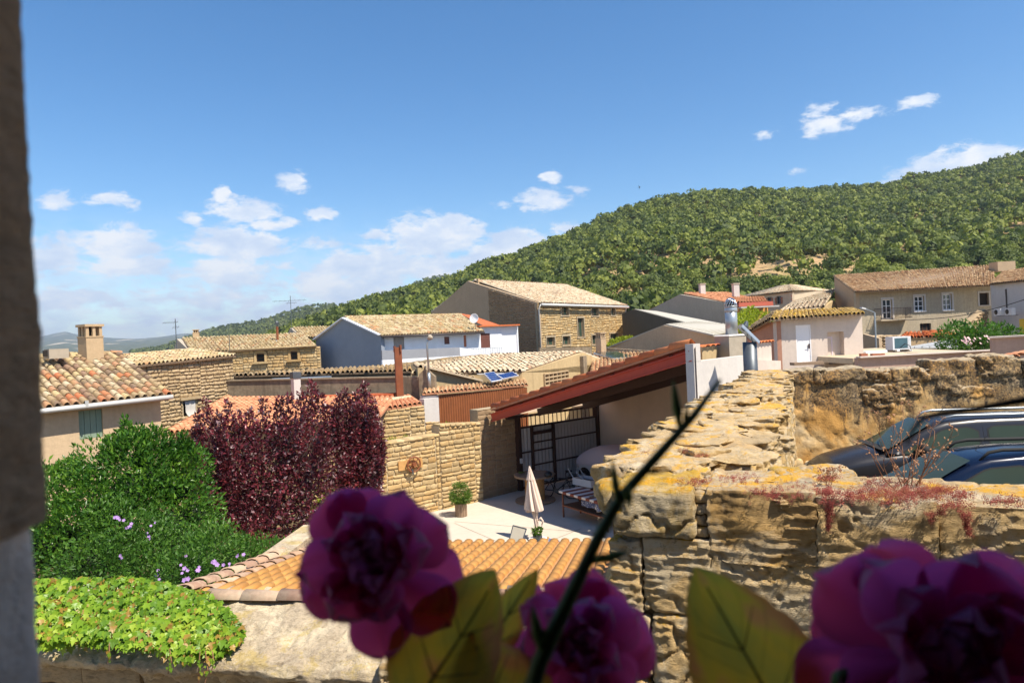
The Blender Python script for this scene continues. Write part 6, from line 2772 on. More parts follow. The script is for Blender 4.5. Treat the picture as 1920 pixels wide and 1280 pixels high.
for k in range(4):
    m.tube([p + Rd * (.05 * k - .08) - Wd * .12 + up * .10, p + Rd * (.05 * k - .08) + up * .19, p + Rd * (.05 * k - .08) + Wd * .12 + up * .10], .012, 5)
m.build('ribs', M['galv_dark'], b)
p = PZ(978, 889, FZ + 1.06)
b = thing('green_leafy_plate', 'small plate with green leaves at the left edge of the cable spool table', 'plate', p)
m = MB()
m.lathe(p + up * .005, [(.1, 0), (.13, .02)], 14)
m.build('plate', M['wood_grey'], b)
Pn = np.array([[p.x + random.gauss(0, .06), p.y + random.gauss(0, .06), p.z + .04] for _ in range(40)])
M['leaf_g'] = leafmat('garden_leaves', [(0.05, 0.11, 0.015), (0.09, 0.17, 0.02), (0.15, 0.24, 0.03)])
bake('leaves', [leaf_t()], leaf_frames(Pn, np.tile([0, 0, 1.0], (40, 1)), .07), RNG.random(40), M['leaf_g'], b)


# bicycles
def bicycle(label, p, d, mat='plastic_b', lean=.12):
    t = thing('bicycle', label, 'bicycle', p, 'bicycles leaning by the gate')
    s = Vector((-d.y, d.x, 0))
    uz = (up + s * lean).normalized()
    q = lambda x, z, y=0: p + d * x + uz * z + s * y
    for x in (-.52, .52):
        w_ = MB()
        w_.tube([q(x + .33 * math.cos(2 * math.pi * k / 24), .34 + .33 * math.sin(2 * math.pi * k / 24)) for k in range(24)], .022, 6, closed=True)
        wh = w_.build('wheel', M['plastic_b'], t, smooth=True)
        sp = MB()
        for k in range(12):
            an = 2 * math.pi * k / 12
            sp.tube([q(x, .34), q(x + .32 * math.cos(an), .34 + .32 * math.sin(an))], .003, 3)
        sp.build('spokes', M['galv'], wh, kind='stuff')
    m = MB()
    bb, seat, head, head2, rear, front = q(-.08, .30), q(-.22, .80), q(.32, .78), q(.36, .62), q(-.52, .34), q(.52, .34)
    for a_, b_ in ((bb, seat), (seat, head), (bb, head2), (bb, rear), (seat, rear), (head, head2), (head2, front)):
        m.tube([a_, b_], .018, 6)
    m.build('frame', M[mat], t)
    m = MB()
    m.tube([q(-.22, .80), q(-.25, .93)], .013, 6)
    m.box(q(-.24, .95), (.26, .13, .06), d)
    m.build('saddle', M['plastic_b'], t)
    m = MB()
    m.tube([q(.32, .78), q(.30, .96)], .014, 6)
    m.tube([q(.36, .97, -.28), q(.30, .98, 0), q(.36, .97, .28)], .014, 6)
    m.build('handlebar', M['plastic_b'], t)
    m = MB()
    m.lathe(bb - s * .03, [(.09, 0), (.09, .02)], 14, s)
    m.tube([bb + s * .05, q(.02, .16, .06), q(.02, .16, .14)], .012, 5)
    m.build('crank', M['galv_dark'], t)


bicycle('dark bicycle with raised saddle standing between the cable spool and the gate', PZ(1047, 934, FZ), (Rd * .8 + Wd * .6).normalized())
bicycle('second dark bicycle standing nearer to the covered car', PZ(1078, 925, FZ), (Rd * .5 + Wd * .85).normalized(), 'galv_dark', -.1)

# white cart
p = PZ(1103, 938, FZ)
t = thing('white_hand_cart', 'small white box cart with a tubular handle in front of the covered car', 'cart', p)
m = MB()
hh = .62
for (x, y, sx, sy) in ((0, -.3, 1.0, .03), (0, .3, 1.0, .03), (-.5, 0, .03, .6), (.5, 0, .03, .6)):
    m.box(p + Rd * x + Wd * y + up * (hh + .12), (sx, sy, .26), Rd)
m.box(p + up * hh, (1.0, .6, .03), Rd)
m.build('tub', M['plastic_w'], t)
m = MB()
m.box(p + up * (hh + .1), (.9, .5, .1), Rd)
m.build('contents', M['galv_dark'], t)
m = MB()
m.tube([p - Rd * .48 - Wd * .28 + up * (hh + .25), p - Rd * .75 - Wd * .28 + up * (hh + .55), p - Rd * .75 + Wd * .28 + up * (hh + .55), p - Rd * .48 + Wd * .28 + up * (hh + .25)], .02, 6)
m.tube([p + Rd * .2 - Wd * .3 + up * (hh + .2), p - Rd * .3 - Wd * .3 + up * (hh + .5)], .015, 6)
m.build('handle', M['galv'], t)
for y in (-.36, .36):
    m = MB()
    m.lathe(p + Wd * y + up * .24 - Wd * .03, [(.12, 0), (.24, .01), (.24, .06), (.12, .07)], 18, Wd)
    m.build('wheel', M['plastic_b'], t)
m = MB()
for x in (-.4, .4):
    m.bar(p + Rd * x + up * .0, p + Rd * x + up * hh, .04)
m.build('legs', M['galv_dark'], t)

# striped bench table
c = PZ(1057, 969, FZ)
dE = (P(1136, 973, 22.0) - V3(c, P(1059, 948, 23.95).z))
dE = Vector((dE.x, dE.y, 0)).normalized()
t = thing('striped_bench', 'rusty framed bench table with a red and white striped cushion top', 'bench', c)
BL, BW, BH = 2.4, .75, .86
e2 = Vector((-dE.y, dE.x, 0))
pt = lambda x, y, z: c + dE * x + e2 * y + up * z
for (x, y) in ((0, 0), (BL, 0), (BL, BW), (0, BW)):
    m = MB()
    m.bar(pt(x, y, 0), pt(x, y, BH), .045)
    m.build('leg', M['rust'], t)
m = MB()
for z in (.42, BH - .02):
    for (a_, b_) in (((0, 0), (BL, 0)), ((BL, 0), (BL, BW)), ((BL, BW), (0, BW)), ((0, BW), (0, 0))):
        m.bar(pt(*a_, z), pt(*b_, z), .045)
m.build('frame', M['rust'], t)
m = MB()
m.box(pt(BL / 2, BW / 2, .44), (BL, BW, .02), dE)
m.build('lower_shelf', M['wood_dark'], t)
if 'stripe_r' not in M:
    M['stripe_r'] = plain('red_brown_stripe', (0.20, 0.055, 0.035), .9, var=.15)
    M['stripe_w'] = plain('white_stripe', (0.62, 0.58, 0.54), .9, var=.08)
    M['patio_cream'] = plain('parasol_fabric', (0.66, 0.54, 0.46), .9, var=.08, scale=3)
    M['canvas'] = plain('grey_canvas', (0.36, 0.33, 0.27), .9, var=.1)
for k in range(12):
    m = MB()
    w_ = (BL + .2) / 12
    m.box(pt(-.1 + w_ * (k + .5), BW / 2, BH + .035), (w_ * .995, BW + .18, .07), dE)
    m.build('stripe', M['stripe_r' if k % 2 else 'stripe_w'], t)
m = MB()
m.box(pt(1.7, BW * .55, BH + .09), (.75, .5, .03), (dE + e2 * .2))
m.build('cardboard', M['wood_grey'], t)
m = MB()
rows = [[pt(.9 + 1.1 * i / 10, .12 + .06 * math.sin(i * 1.3), BH - .02 - j * .07 - .02 * math.sin(i)) for i in range(11)] for j in range(5)]
m.grid(rows)
M['woven'] = None
mm, w, bs, pos = mkmat('blue_white_woven_cloth')
vv = w.voro(pos, 22)
w.l.new(w.mix(w.ramp(vv, [(.3, 0), (.42, 1)]), (0.55, 0.55, 0.6), (0.09, 0.11, 0.22)), bs.inputs['Base Color'])
bs.inputs['Roughness'].default_value = .9
M['woven'] = mm
m.build('hanging_cloth', M['woven'], t)
p = pt(1.72, .2, .45 + .14)
b = thing('football', 'scuffed white football on the lower shelf of the striped bench', 'ball', p)
m = MB()
m.lathe(p - up * .13, [(.001, 0), (.06, .012), (.105, .06), (.12, .13), (.105, .2), (.06, .248), (.001, .26)], 16)
m.build('ball', M['stripe_w'], b, smooth=True)
m = MB()
for k in range(5):
    an = 2 * math.pi * k / 5
    dv = Vector((math.cos(an) * .85, math.sin(an) * .85, .35 * (-1) ** k)).normalized()
    m.lathe(p + dv * .112, [(.045, 0), (.04, .012)], 5, dv)
m.build('dark_patches', M['plastic_b'], b)

# closed parasol
c = PZ(1009, 1012, FZ)
top = P(992.5, 873, c.y + .1)
t = thing('closed_parasol', 'closed pale pink parasol leaning a little to the left in the yard', 'parasol', c)
ax = (top - c)
H = ax.length
ax = ax.normalized()
m = MB()
m.tube([c, c + ax * H * .99], .024, 8)
m.build('pole', M['plastic_w'], t)
m = MB()
m.lathe(c, [(.30, 0), (.30, .05), (.08, .09), (.05, .2)], 20)
m.build('base', M['plastic_w'], t)


def folded(c0, ax, z0, z1, r0, r1, nf, sd, flare=0):
    rr_ = random.Random(sd)
    x = ax.cross(Vector((0, 1, 0))).normalized()
    y = ax.cross(x)
    ph = [rr_.uniform(.75, 1.25) for _ in range(nf)]
    rows = []
    for j in range(15):
        f = j / 14
        z = z0 + (z1 - z0) * f
        r = r0 + (r1 - r0) * f ** .9
        row = []
        for k in range(nf * 6 + 1):
            a_ = 2 * math.pi * k / (nf * 6)
            fo = (.5 + .5 * math.cos(a_ * nf)) ** .7
            rr2 = r * (.45 + .62 * fo * ph[(k // 6) % nf])
            row.append(c0 + ax * (z + .05 * flare * f * math.sin(a_ * nf + 1)) + x * math.cos(a_ + f * .5) * rr2 + y * math.sin(a_ + f * .5) * rr2)
        rows.append(row)
    m = MB()
    m.grid(rows)
    return m


folded(c, ax, H * .995, H * .40, .02, .30, 8, 1, 1).build('canopy', M['patio_cream'], t, smooth=True)
folded(c, ax, H * .998, H * .80, .015, .14, 8, 4, 1).build('vent_flap', M['patio_cream'], t, smooth=True)
folded(c, ax, H * .42, H * .10, .10, .05, 6, 3, 1).build('canopy_tail', M['patio_cream'], t, smooth=True)
m = MB()
q = c + ax * H * .27 + Vector((.08, -.05, 0))
m.tube([q, q + Vector((.08, -.04, .08)), q + Vector((.14, -.03, -.02)), q + Vector((.1, 0, -.16))], [.03, .04, .03, .02], 8)
m.build('tie', M['patio_cream'], t, smooth=True)

# potted plant
c = PZ(865, 967, FZ)
t = thing('potted_shrub', 'bushy bright green plant in a round wooden log pot before the stone wall', 'plant', c)
m = MB()
m.lathe(c, [(.2, 0), (.21, .1), (.19, .48), (.17, .48), (.16, .42)], 14)
m.build('pot', M['wood_grey'], t)
for k in range(14):
    an = 2 * math.pi * k / 14
    m = MB()
    m.box(c + Vector((math.cos(an) * .205, math.sin(an) * .205, .24)), (.08, .02, .46), (-math.sin(an), math.cos(an), 0))
    m.build('stave', M['wood_grey'], t)
n_ = 2600
dv = RNG.normal(size=(n_, 3))
dv /= np.linalg.norm(dv, axis=1, keepdims=True)
Pn = np.array(c) + np.array([0, 0, .85]) + dv * np.array([.42, .42, .38]) * RNG.uniform(.45, 1.0, (n_, 1))
Pn[:, 2] -= np.where(np.linalg.norm(dv[:, :2], axis=1) > .75, .12, 0)
bake('foliage', [leaf_t(1, .32)], leaf_frames(Pn, dv, .075, -.2, .5), RNG.random(n_), M['leaf_g'], t)

# deck chair, planter, cushion chair at the near edge
c = PZ(962, 1030, FZ)
t = thing('deck_chair', 'grey canvas deck chair seen over the edge of the orange tiled roof', 'chair', c)
q = [P(949, 1034, c.y - .1), P(972, 1036, c.y - .25), P(987, 991, c.y + .15), P(962, 984.5, c.y + .35)]
m = MB()
rows = [[q[0].lerp(q[1], j / 5).lerp(q[3].lerp(q[2], j / 5), i / 6) + Vector((0, -.04 * math.sin(math.pi * i / 6), -.05 * math.sin(math.pi * i / 6))) for j in range(6)] for i in range(7)]
m.grid(rows)
m.build('canvas', M['canvas'], t)
m = MB()
m.tube([q[0], q[3]], .018, 6)
m.tube([q[1], q[2]], .018, 6)
m.tube([q[2], q[3]], .018, 6)
m.tube([q[3] - up * .3, V3(q[3], FZ) + Vector((.1, .5, 0))], .018, 6)
m.tube([q[2] - up * .3, V3(q[2], FZ) + Vector((.1, .5, 0))], .018, 6)
m.tube([q[0], V3(q[0], FZ)], .018, 6)
m.tube([q[1], V3(q[1], FZ)], .018, 6)
m.build('frame', M['galv_dark'], t)
c = PZ(1008, 1023, FZ)
c.y -= .25
t = thing('grey_planter', 'small tapered grey planter with a green plant beside the parasol foot', 'plant', c)
m = MB()
m.box(c + up * .2, (.22, .22, .4), taper=1.25)
m.build('planter', M['galv_dark'], t)
n_ = 160
dv = RNG.normal(size=(n_, 3))
dv /= np.linalg.norm(dv, axis=1, keepdims=True)
Pn = np.array(c) + np.array([0, 0, .5]) + dv * np.array([.14, .14, .14]) * RNG.uniform(.3, 1.0, (n_, 1))
bake('foliage', [leaf_t(1, .5)], leaf_frames(Pn, dv, .10, .4, .4), RNG.random(n_), M['leaf_g'], t)
c = PZ(1036, 1030, FZ)
t = thing('patterned_seat', 'wooden seat with a dark dotted white cushion peeping over the orange roof', 'chair', c)
m = MB()
p0, p1 = P(1023, 1024, c.y), P(1050, 1026, c.y - .1)
m.bar(p0, P(1028, 1006, c.y), .05)
m.bar(p1, P(1053, 1013, c.y - .1), .05)
m.bar(V3(p0, FZ), p0, .05)
m.bar(V3(p1, FZ), p1, .05)
m.build('frame', M['wood'], t)
m = MB()
q = [P(1027, 1022, c.y), P(1050, 1024, c.y), P(1049, 1013, c.y + .3), P(1029, 1008, c.y + .3)]
m.poly(q)
m.poly([p - up * .07 for p in q][::-1])
for i in range(4):
    m.poly([q[(i + 1) % 4], q[i], q[i] - up * .07, q[(i + 1) % 4] - up * .07])
m.build('cushion', M['woven'], t)
# ---------------------------------------------------------------- garden
g = MB()
g.poly([(-26, 9, -6.5), (-4.0, 9.2, -6.5), (-4.4, 25.8, -6.5), (-26, 26, -6.5)])
so = g.build('garden_soil', M['soil'])
so['kind'] = 'structure'
M['laurel'] = leafmat('laurel_leaves', [(0.022, 0.075, 0.012), (0.045, 0.13, 0.018), (0.10, 0.22, 0.025), (0.20, 0.34, 0.035)], trans=.35, rough=.32)
M['plum'] = leafmat('purple_plum_leaves', [(0.034, 0.012, 0.020), (0.08, 0.020, 0.032), (0.17, 0.034, 0.048), (0.34, 0.06, 0.08)], trans=.35, rough=.28, patch=(0.36, 0.26, 0.28), pamt=.7)  # grey-pink patch leaves paint the pale highlights into the foliage colour
M['lime'] = leafmat('lime_leaves', [(0.16, 0.22, 0.02), (0.30, 0.36, 0.03), (0.42, 0.46, 0.05)], trans=.4)
M['hedge'] = leafmat('hibiscus_leaves', [(0.03, 0.09, 0.012), (0.06, 0.15, 0.02), (0.12, 0.24, 0.03)], trans=.35)
M['pinkp'] = plain('pale_pink_petals', (0.62, 0.42, 0.42), .7, var=.1)
M['violet'] = plain('violet_petals', (0.36, 0.22, 0.50), .7, var=.1)


def lobes_pts(lobes, n, inner=.25):
    """points with outward normals over a union of ellipsoids"""
    w_ = np.array([l[3] * l[3] for l in lobes])
    idx = RNG.choice(len(lobes), n, p=w_ / w_.sum())
    L = np.array([[l[0], l[1], l[2]] for l in lobes])[idx]
    Rr_ = np.array([[l[3], l[3], l[3] * (l[4] if len(l) > 4 else 1)] for l in lobes])[idx]
    d = RNG.normal(size=(n, 3))
    d /= np.linalg.norm(d, axis=1, keepdims=True)
    k = 1 - inner * RNG.uniform(0, 1, (n, 1)) ** 1.5
    nz = fbm((L + d * Rr_) * 1.9, 3, 77)[:, None]
    Pn = L + d * Rr_ * (k + nz * .22)
    return Pn, d


def sticks(base, tips, r0, name, t, mat='bark', fork=.35):
    m = MB()
    for tp in tips:
        a = Vector(base)
        c = a.lerp(tp, .35) + Vector((random.gauss(0, .12), random.gauss(0, .12), 0)) - Vector(((tp.x - a.x) * .18, (tp.y - a.y) * .18, 0))
        m.tube([a, c, a.lerp(tp, .7), tp], [r0, r0 * .6, r0 * .35, r0 * .1], 6)
    return m.build(name, M[mat], t)


def spray(tips, n, base, size, rad_, lo=.35):
    """leaves along upright shoots from base to tips"""
    k = RNG.integers(0, len(tips), n)
    T = np.array([[p.x, p.y, p.z] for p in tips])[k]
    B = np.array(base)
    f = lo + (1 - lo) * RNG.uniform(0, 1, n) ** .75
    d = RNG.normal(size=(n, 3))
    d /= np.linalg.norm(d, axis=1, keepdims=True)
    bow = np.sin(f * math.pi)[:, None] * (T - B) * np.array([.22, .22, -.0])
    r = rad_ * (1.32 - f) ** 1.25
    Pn = B + (T - B) * f[:, None] + bow + d * (r * RNG.uniform(.25, 1.0, n) ** .5)[:, None]
    return Pn, d + np.array([0, 0, .5])


# laurel
lo_ = []
for (px, py, Y, r) in ((120, 1015, 15.0, 1.45), (60, 1000, 14.6, 1.5), (165, 950, 15.2, 1.0), (225, 905, 15.2, 1.15), (265, 880, 15.4, .95), (245, 850, 15.6, .55), (310, 900, 15.6, .95), (345, 870, 16.0, .55), (300, 975, 15.0, 1.1), (200, 1015, 14.6, 1.35), (130, 1050, 14.2, 1.3), (345, 950, 15.6, .8), (100, 925, 15.4, .6), (355, 1000, 15.6, .8)):
    p = P(px, py, Y)
    lo_.append((p.x, p.y, p.z, r, 1.0))
t = thing('laurel_bush', 'large glossy green laurel bush below the tan rendered house', 'bush', P(220, 1100, 15) * 1.0)
t.location.z = -6.5
Pn, Nn = lobes_pts(lo_, 24000, .3)
ok = Pn[:, 2] > -6.4
F1 = leaf_frames(Pn[ok], Nn[ok], .105, .45, .55)
tips = [P(px, py, 15.6) for (px, py) in ((235, 786), (246, 806), (222, 812), (262, 800), (275, 812), (300, 806), (318, 818), (345, 812), (352, 826), (208, 822), (196, 846), (166, 876), (132, 862), (100, 880), (112, 872), (365, 846), (285, 800), (330, 838), (141, 860))]
Pn, Nn = spray(tips, 5200, P(240, 960, 15.4), .1, .34, .55)
F2 = leaf_frames(Pn, Nn, .095, .5, .5)
A_ = np.concatenate([F1, F2])
fo = bake('foliage', [leaf_t(1, .42)], A_, RNG.random(len(A_)), M['laurel'], t)
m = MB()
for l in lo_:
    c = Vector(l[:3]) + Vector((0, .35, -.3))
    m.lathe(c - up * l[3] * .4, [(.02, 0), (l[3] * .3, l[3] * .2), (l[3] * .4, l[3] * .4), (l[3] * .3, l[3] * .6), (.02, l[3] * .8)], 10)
M['core'] = plain('inner_core', (0.012, 0.022, 0.008), .95, var=.5, scale=14)  # solid near-black bodies filling the inside of the bush
m.build('inner_core', M['core'], t)
sticks(V3(P(230, 1000, 15), -6.5), [Vector(l[:3]) for l in lo_[:8]], .07, 'stems', t)

# plum trees
def plum(label, base, tips_px, n, Y0, lobes, grp):
    t = thing('purple_plum_tree', label, 'tree', base, grp)
    tips = [P(px, py, Y0 + random.uniform(-1.1, 1.1)) for (px, py) in tips_px]
    fork_ = Vector(base) + up * 1.1
    m = MB()
    m.tube([base, Vector(base) + up * .6, fork_], [.13, .11, .09], 8)
    m.build('trunk', M['bark'], t)
    sticks(fork_, tips, .05, 'branches', t)
    Pn, Nn = spray(tips, n, fork_, .1, .33, .22)
    F1 = leaf_frames(Pn, Nn, .105, .35, .6)
    lo2 = [(lambda p: (p.x, p.y, p.z, r, 1.0))(P(px, py, Y)) for (px, py, Y, r) in lobes]
    Pn, Nn = lobes_pts(lo2, int(n * .5), .5)
    F2 = leaf_frames(Pn, Nn, .10, .2, .6)
    A_ = np.concatenate([F1, F2])
    bake('foliage', [leaf_t(1, .5)], A_, RNG.random(len(A_)), M['plum'], t)


plum('large purple leaved plum tree with many upright shoots, the left and bigger of two', V3(P(495, 1030, 18.4), -6.5),
     [(370, 776), (384, 750), (396, 786), (362, 812), (356, 826), (352, 868), (360, 905), (372, 950), (368, 800), (412, 790), (428, 750), (452, 800), (466, 766), (492, 746), (508, 792), (524, 746), (543, 742), (560, 790), (583, 718), (590, 726), (602, 738), (572, 768), (362, 836), (372, 870), (615, 760), (610, 800), (390, 900), (380, 930), (600, 850), (530, 790), (480, 800), (440, 800), (410, 820), (425, 970), (565, 735), (410, 775), (445, 772)],
     19000, 18.3, [(400, 940, 17.7, .6), (530, 1005, 17.5, .7), (470, 1010, 17.4, .6), (600, 950, 17.9, .75), (395, 840, 18.1, .55), (440, 850, 18.0, .85), (500, 830, 18.2, .9), (560, 830, 18.4, .85), (430, 910, 17.8, .85), (490, 930, 17.7, 1.0), (560, 920, 18.0, .95), (600, 870, 18.4, .7), (500, 985, 17.9, .75), (560, 975, 18.1, .6), (445, 960, 17.8, .55), (405, 880, 18.0, .5)], 'purple plum trees')
plum('darker purple leaved plum tree, the right and slimmer of two, against the golden wall', V3(P(655, 1005, 20.2), -6.5),
     [(638, 742), (648, 730), (660, 752), (670, 736), (683, 720), (690, 738), (699, 748), (704, 770), (712, 800), (716, 830), (630, 755), (714, 860), (690, 790), (660, 790), (625, 770), (705, 840), (668, 760)],
     11000, 20.0, [(660, 800, 20.0, .7), (680, 845, 20.0, .75), (640, 860, 19.8, .8), (665, 900, 19.8, .7), (640, 925, 19.6, .55), (695, 800, 20.0, .4)], 'purple plum trees')


def shrub(name, label, lobes, n, size, mat, cat='bush', wdt=.45, flowers=None, upb=.3, fm='violet'):
    lo2 = [(lambda p: (p.x, p.y, p.z, r, 1.0))(P(px, py, Y)) for (px, py, Y, r) in lobes]
    c = Vector(lo2[0][:3])
    t = thing(name, label, cat, V3(c, -6.5))
    Pn, Nn = lobes_pts(lo2, n, .5)
    ok = Pn[:, 2] > -6.45
    A_ = leaf_frames(Pn[ok], Nn[ok], size, upb, .6)
    bake('foliage', [leaf_t(1, wdt)], A_, RNG.random(len(A_)), M[mat], t)
    sticks(V3(c, -6.5), [Vector(l[:3]) for l in lo2], .03, 'stems', t)
    if flowers:
        T = []
        V_ = [(0, 0, 0)]
        for k in range(10):
            a_ = 2 * math.pi * k / 10
            r = .5 if k % 2 == 0 else .34
            V_.append((math.cos(a_) * r, math.sin(a_) * r, .12))
        tri = np.array([(0, 1 + k, 1 + (k + 1) % 10) for k in range(10)])
        me = mesh_np('flower', np.array(V_, float), [tri])
        me.materials.append(M[fm])
        for (px, py, Y, s) in flowers:
            p = P(px, py, Y)
            o = bpy.data.objects.new('flower', me)
            COL.objects.link(o)
            o.parent = t
            o.matrix_parent_inverse = Matrix.Translation(-Vector(t.location))
            d = Vector((random.gauss(.2, .3), -1, random.gauss(.6, .3))).normalized()
            o.matrix_basis = Matrix.Translation(p) @ d.to_track_quat('Z', 'Y').to_matrix().to_4x4() @ Matrix.Scale(s, 4)
    return t


def fl(lst):
    out = []
    for (px, py, Y, n, sp) in lst:
        for _ in range(n):
            out.append((px + random.gauss(0, sp), py + random.gauss(0, sp * .8), Y + random.uniform(-.3, 0), random.uniform(.05, .09)))
    return out


shrub('hibiscus_bush', 'leafy green hibiscus bush with scattered violet flowers in front of the laurel',
      [(250, 1040, 13.2, .75), (320, 1045, 13.4, .75), (215, 985, 13.6, .6), (285, 1000, 13.8, .55), (380, 1060, 13.4, .5), (350, 1075, 12.9, .6), (270, 1085, 12.6, .6), (170, 1070, 12.6, .7)],
      7500, .085, 'hedge', flowers=fl([(222, 970, 12.95, 5, 10), (245, 986, 12.95, 3, 6), (284, 1006, 12.9, 3, 6), (232, 1046, 12.5, 2, 4), (300, 1065, 12.4, 1, 8), (290, 985, 13.0, 2, 8)]))
shrub('flowering_bush', 'low bush with pale violet flowers beside the left verge of the orange tiled roof',
      [(400, 1040, 12.4, .6), (450, 1046, 13.2, .45), (350, 1080, 11.6, .5), (500, 1040, 13.8, .35), (410, 1040, 14.0, .5)],
      6000, .075, 'hedge', flowers=fl([(405, 1055, 11.75, 4, 7), (372, 1068, 11.4, 3, 6), (345, 1070, 11.3, 4, 7), (345, 1050, 11.6, 1, 5), (300, 1080, 11.5, 3, 8), (425, 1056, 11.9, 3, 8), (350, 1085, 11.0, 2, 4), (450, 1042, 12.3, 2, 8)]))
shrub('lime_bush', 'bright yellow green bush at the foot of the right plum tree', [(640, 960, 19.5, .75), (610, 970, 19.2, .5), (670, 970, 20.0, .5), (625, 925, 20.2, .6)], 4200, .09, 'lime')
shrub('dark_bush', 'dark green bush behind the big purple flower left of the yard', [(560, 1040, 17.2, .6), (610, 1030, 17.4, .6), (490, 1045, 16.8, .6), (690, 985, 20, .5)], 3600, .09, 'hedge')
shrub('wall_plants', 'small bright green plants growing on top of the yard wall', [(735, 829, 25.8, .22), (760, 826, 26.0, .2), (710, 830, 25.5, .25), (838, 797, 26.9, .12), (828, 806, 26.8, .18)], 900, .07, 'lime', cat='plants')
shrub('oleander_bush', 'oleander bush with pale pink flowers before the old grey house', [(1790, 633, 36, .9), (1815, 640, 36, .8), (1840, 630, 36, .8), (1875, 628, 37, .7), (1895, 632, 37, .6), (1800, 625, 38, .7), (1850, 640, 35.5, .6)], 4200, .17, 'hedge',
      flowers=[(1815 + random.gauss(0, 7), 638 + random.gauss(0, 5), 34.9, .17) for _ in range(16)] + [(1850 + random.gauss(0, 7), 636 + random.gauss(0, 4), 34.9, .15) for _ in range(12)], fm='pinkp')
shrub('climbing_vine', 'green vine growing between the shiny flue and the lichen tiled room', [(1397, 603, 42, .6), (1405, 590, 43, .5), (1420, 597, 43, .5), (1440, 597, 43, .4), (1388, 612, 40, .5)], 2200, .16, 'lime', cat='plant')
shrub('corner_creeper', 'small green creeper at the right lower corner of the big stone house', [(1165, 643, 60, .55), (1150, 648, 58, .5), (1180, 640, 61, .45)], 1200, .2, 'lime', cat='plant')
# ---------------------------------------------------------------- parking lot, near walls
PZG = -3.46
g = MB()
g.poly([(1.2, 2.0, PZG), (16, 2.0, PZG), (16, 14.6, PZG), (4.8, 14.6, PZG)])
g.poly([(1.2, 2.0, PZG), (4.8, 14.6, PZG), (4.8, 14.6, -6.6), (1.2, 2.0, -6.6)])
g.poly([(4.8, 14.6, PZG), (16, 14.6, PZG), (16, 14.6, -6.6), (4.8, 14.6, -6.6)])
po = g.build('parking_ground', M['asphalt'])
po['kind'] = 'structure'

# back wall of the parking lot
a = P(1479, 692, 14.5)
b = P(1990, 668, 14.3)
t = thing('stained_parking_wall', 'ruined ochre plastered wall with black stains behind the parked cars', 'wall', V3(a, PZG))
u = hdir(a, b)
L = (V3(b, 0) - V3(a, 0)).length
Mx = frame(V3(a, 0), u, Vector((-u.y, u.x, 0)), up)
rough_obj('plaster', M['rock_back'], t, (-.3, 0, PZG - .3), (L, .62, a.z - .14), .05, rnd=.06, amp=.05, freq=2.2, M=Mx, seed=4, skip=((1, 1), (2, 0)))
x = -.1
k = 0
while x < L:
    w_ = random.uniform(.5, 1.1)
    hgt = random.uniform(.22, .40)
    z0 = a.z - .30 - random.uniform(0, .12)
    d = random.uniform(.02, .10)
    rough_obj('top_stone', M['rock_back'], t, (x, -d, z0), (x + w_ * 1.02, .62, z0 + hgt + random.uniform(0, .05)), .03, rnd=.07, amp=.10, freq=3.2, M=Mx, seed=50 + k, skip=((1, 1), (2, 0)))
    x += w_
    k += 1
for i in range(16):
    x = random.uniform(1.5, L)
    z0 = a.z - random.uniform(.45, .95)
    w_, hgt = random.uniform(.3, .7), random.uniform(.14, .3)
    rough_obj('bare_stone', M['rock_back'], t, (x, -random.uniform(.02, .05), z0), (x + w_, .2, z0 + hgt), .03, rnd=.07, amp=.07, freq=5, M=Mx, seed=80 + i, skip=((1, 1),))
for i in range(3):
    rough_obj('foot_stone', M['st_gold'], t, (-.1 + i * .32, -.12, PZG + .1), (.2 + i * .32, .2, PZG + .62 - i * .06), .05, rnd=.08, amp=.03, freq=4, M=Mx, seed=110 + i, skip=((1, 1),))
m = MB()
Ms = [frame(P(1845 + k * 14, 681 - k * 2.6, 14.6) + up * .02, Vector((.94, -.1, 0)).normalized(), Vector((.1, .94, 0)).normalized(), up, (1, 1, .8)) for k in range(8)]
pieces('cap_tile', [tile_tmpl(.26, .09, .45, 6)], Ms, M['tile_terra'], t, 20)

# side wall
e = [Vector((.62, 4.25, -.98)), Vector((1.66, 4.95, -.98))]
fL, fR = P(1406, 702, 14.2), P(1477, 692, 14.2)
fL.z = fR.z = -.95
nL, nR = Vector((.62, 4.55, -.98)), Vector((1.74, 4.9, -.98))
t = thing('golden_side_wall', 'long golden rubble wall with a rough flat top running back to the stained parking wall', 'wall', V3(nR, PZG))
m = MB()
N = 420
V_ = []
for i in range(N + 1):
    f = i / N
    pl, pr = nL.lerp(fL, f), nR.lerp(fR, f)
    hd = (fR - nR).normalized()
    hd.z = 0
    pts = []
    # left face bottom -> top edge -> right edge -> right face bottom
    for j in range(7):
        pts.append(V3(pl, PZG - 3 + (pl.z - PZG + 3 - .06) * (j / 6) ** .4))
    for j in range(13):
        g_ = j / 12
        q = pl.lerp(pr, g_)
        q.z += -.05 * abs(g_ - .5) ** 3 * 8 + .02
        pts.append(q)
    for j in range(13):
        g_ = (j + 1) / 13
        q = V3(pr, pr.z - .04 - (pr.z - PZG) * g_)
        q = q + Rd * 0
        pts.append(q)
    V_.append(pts)
V_ = np.array([[list(p) for p in r] for r in V_])
flat = V_.reshape(-1, 3)
nz = fbm(flat * 2.8, 5, 41) * .09 + fbm(flat * 9, 4, 42) * .05
flat[:, 2] += nz * np.where(flat[:, 2] > -1.3, 1.0, .2)
flat[:, 0] += fbm(flat * 3.1, 4, 44) * .05
idx = np.arange(flat.shape[0]).reshape(V_.shape[:2])
q = np.stack([idx[:-1, :-1], idx[:-1, 1:], idx[1:, 1:], idx[1:, :-1]], -1).reshape(-1, 4)
link('core', mesh_np('core', flat, [q], smooth=True), t, M['rock_side'])
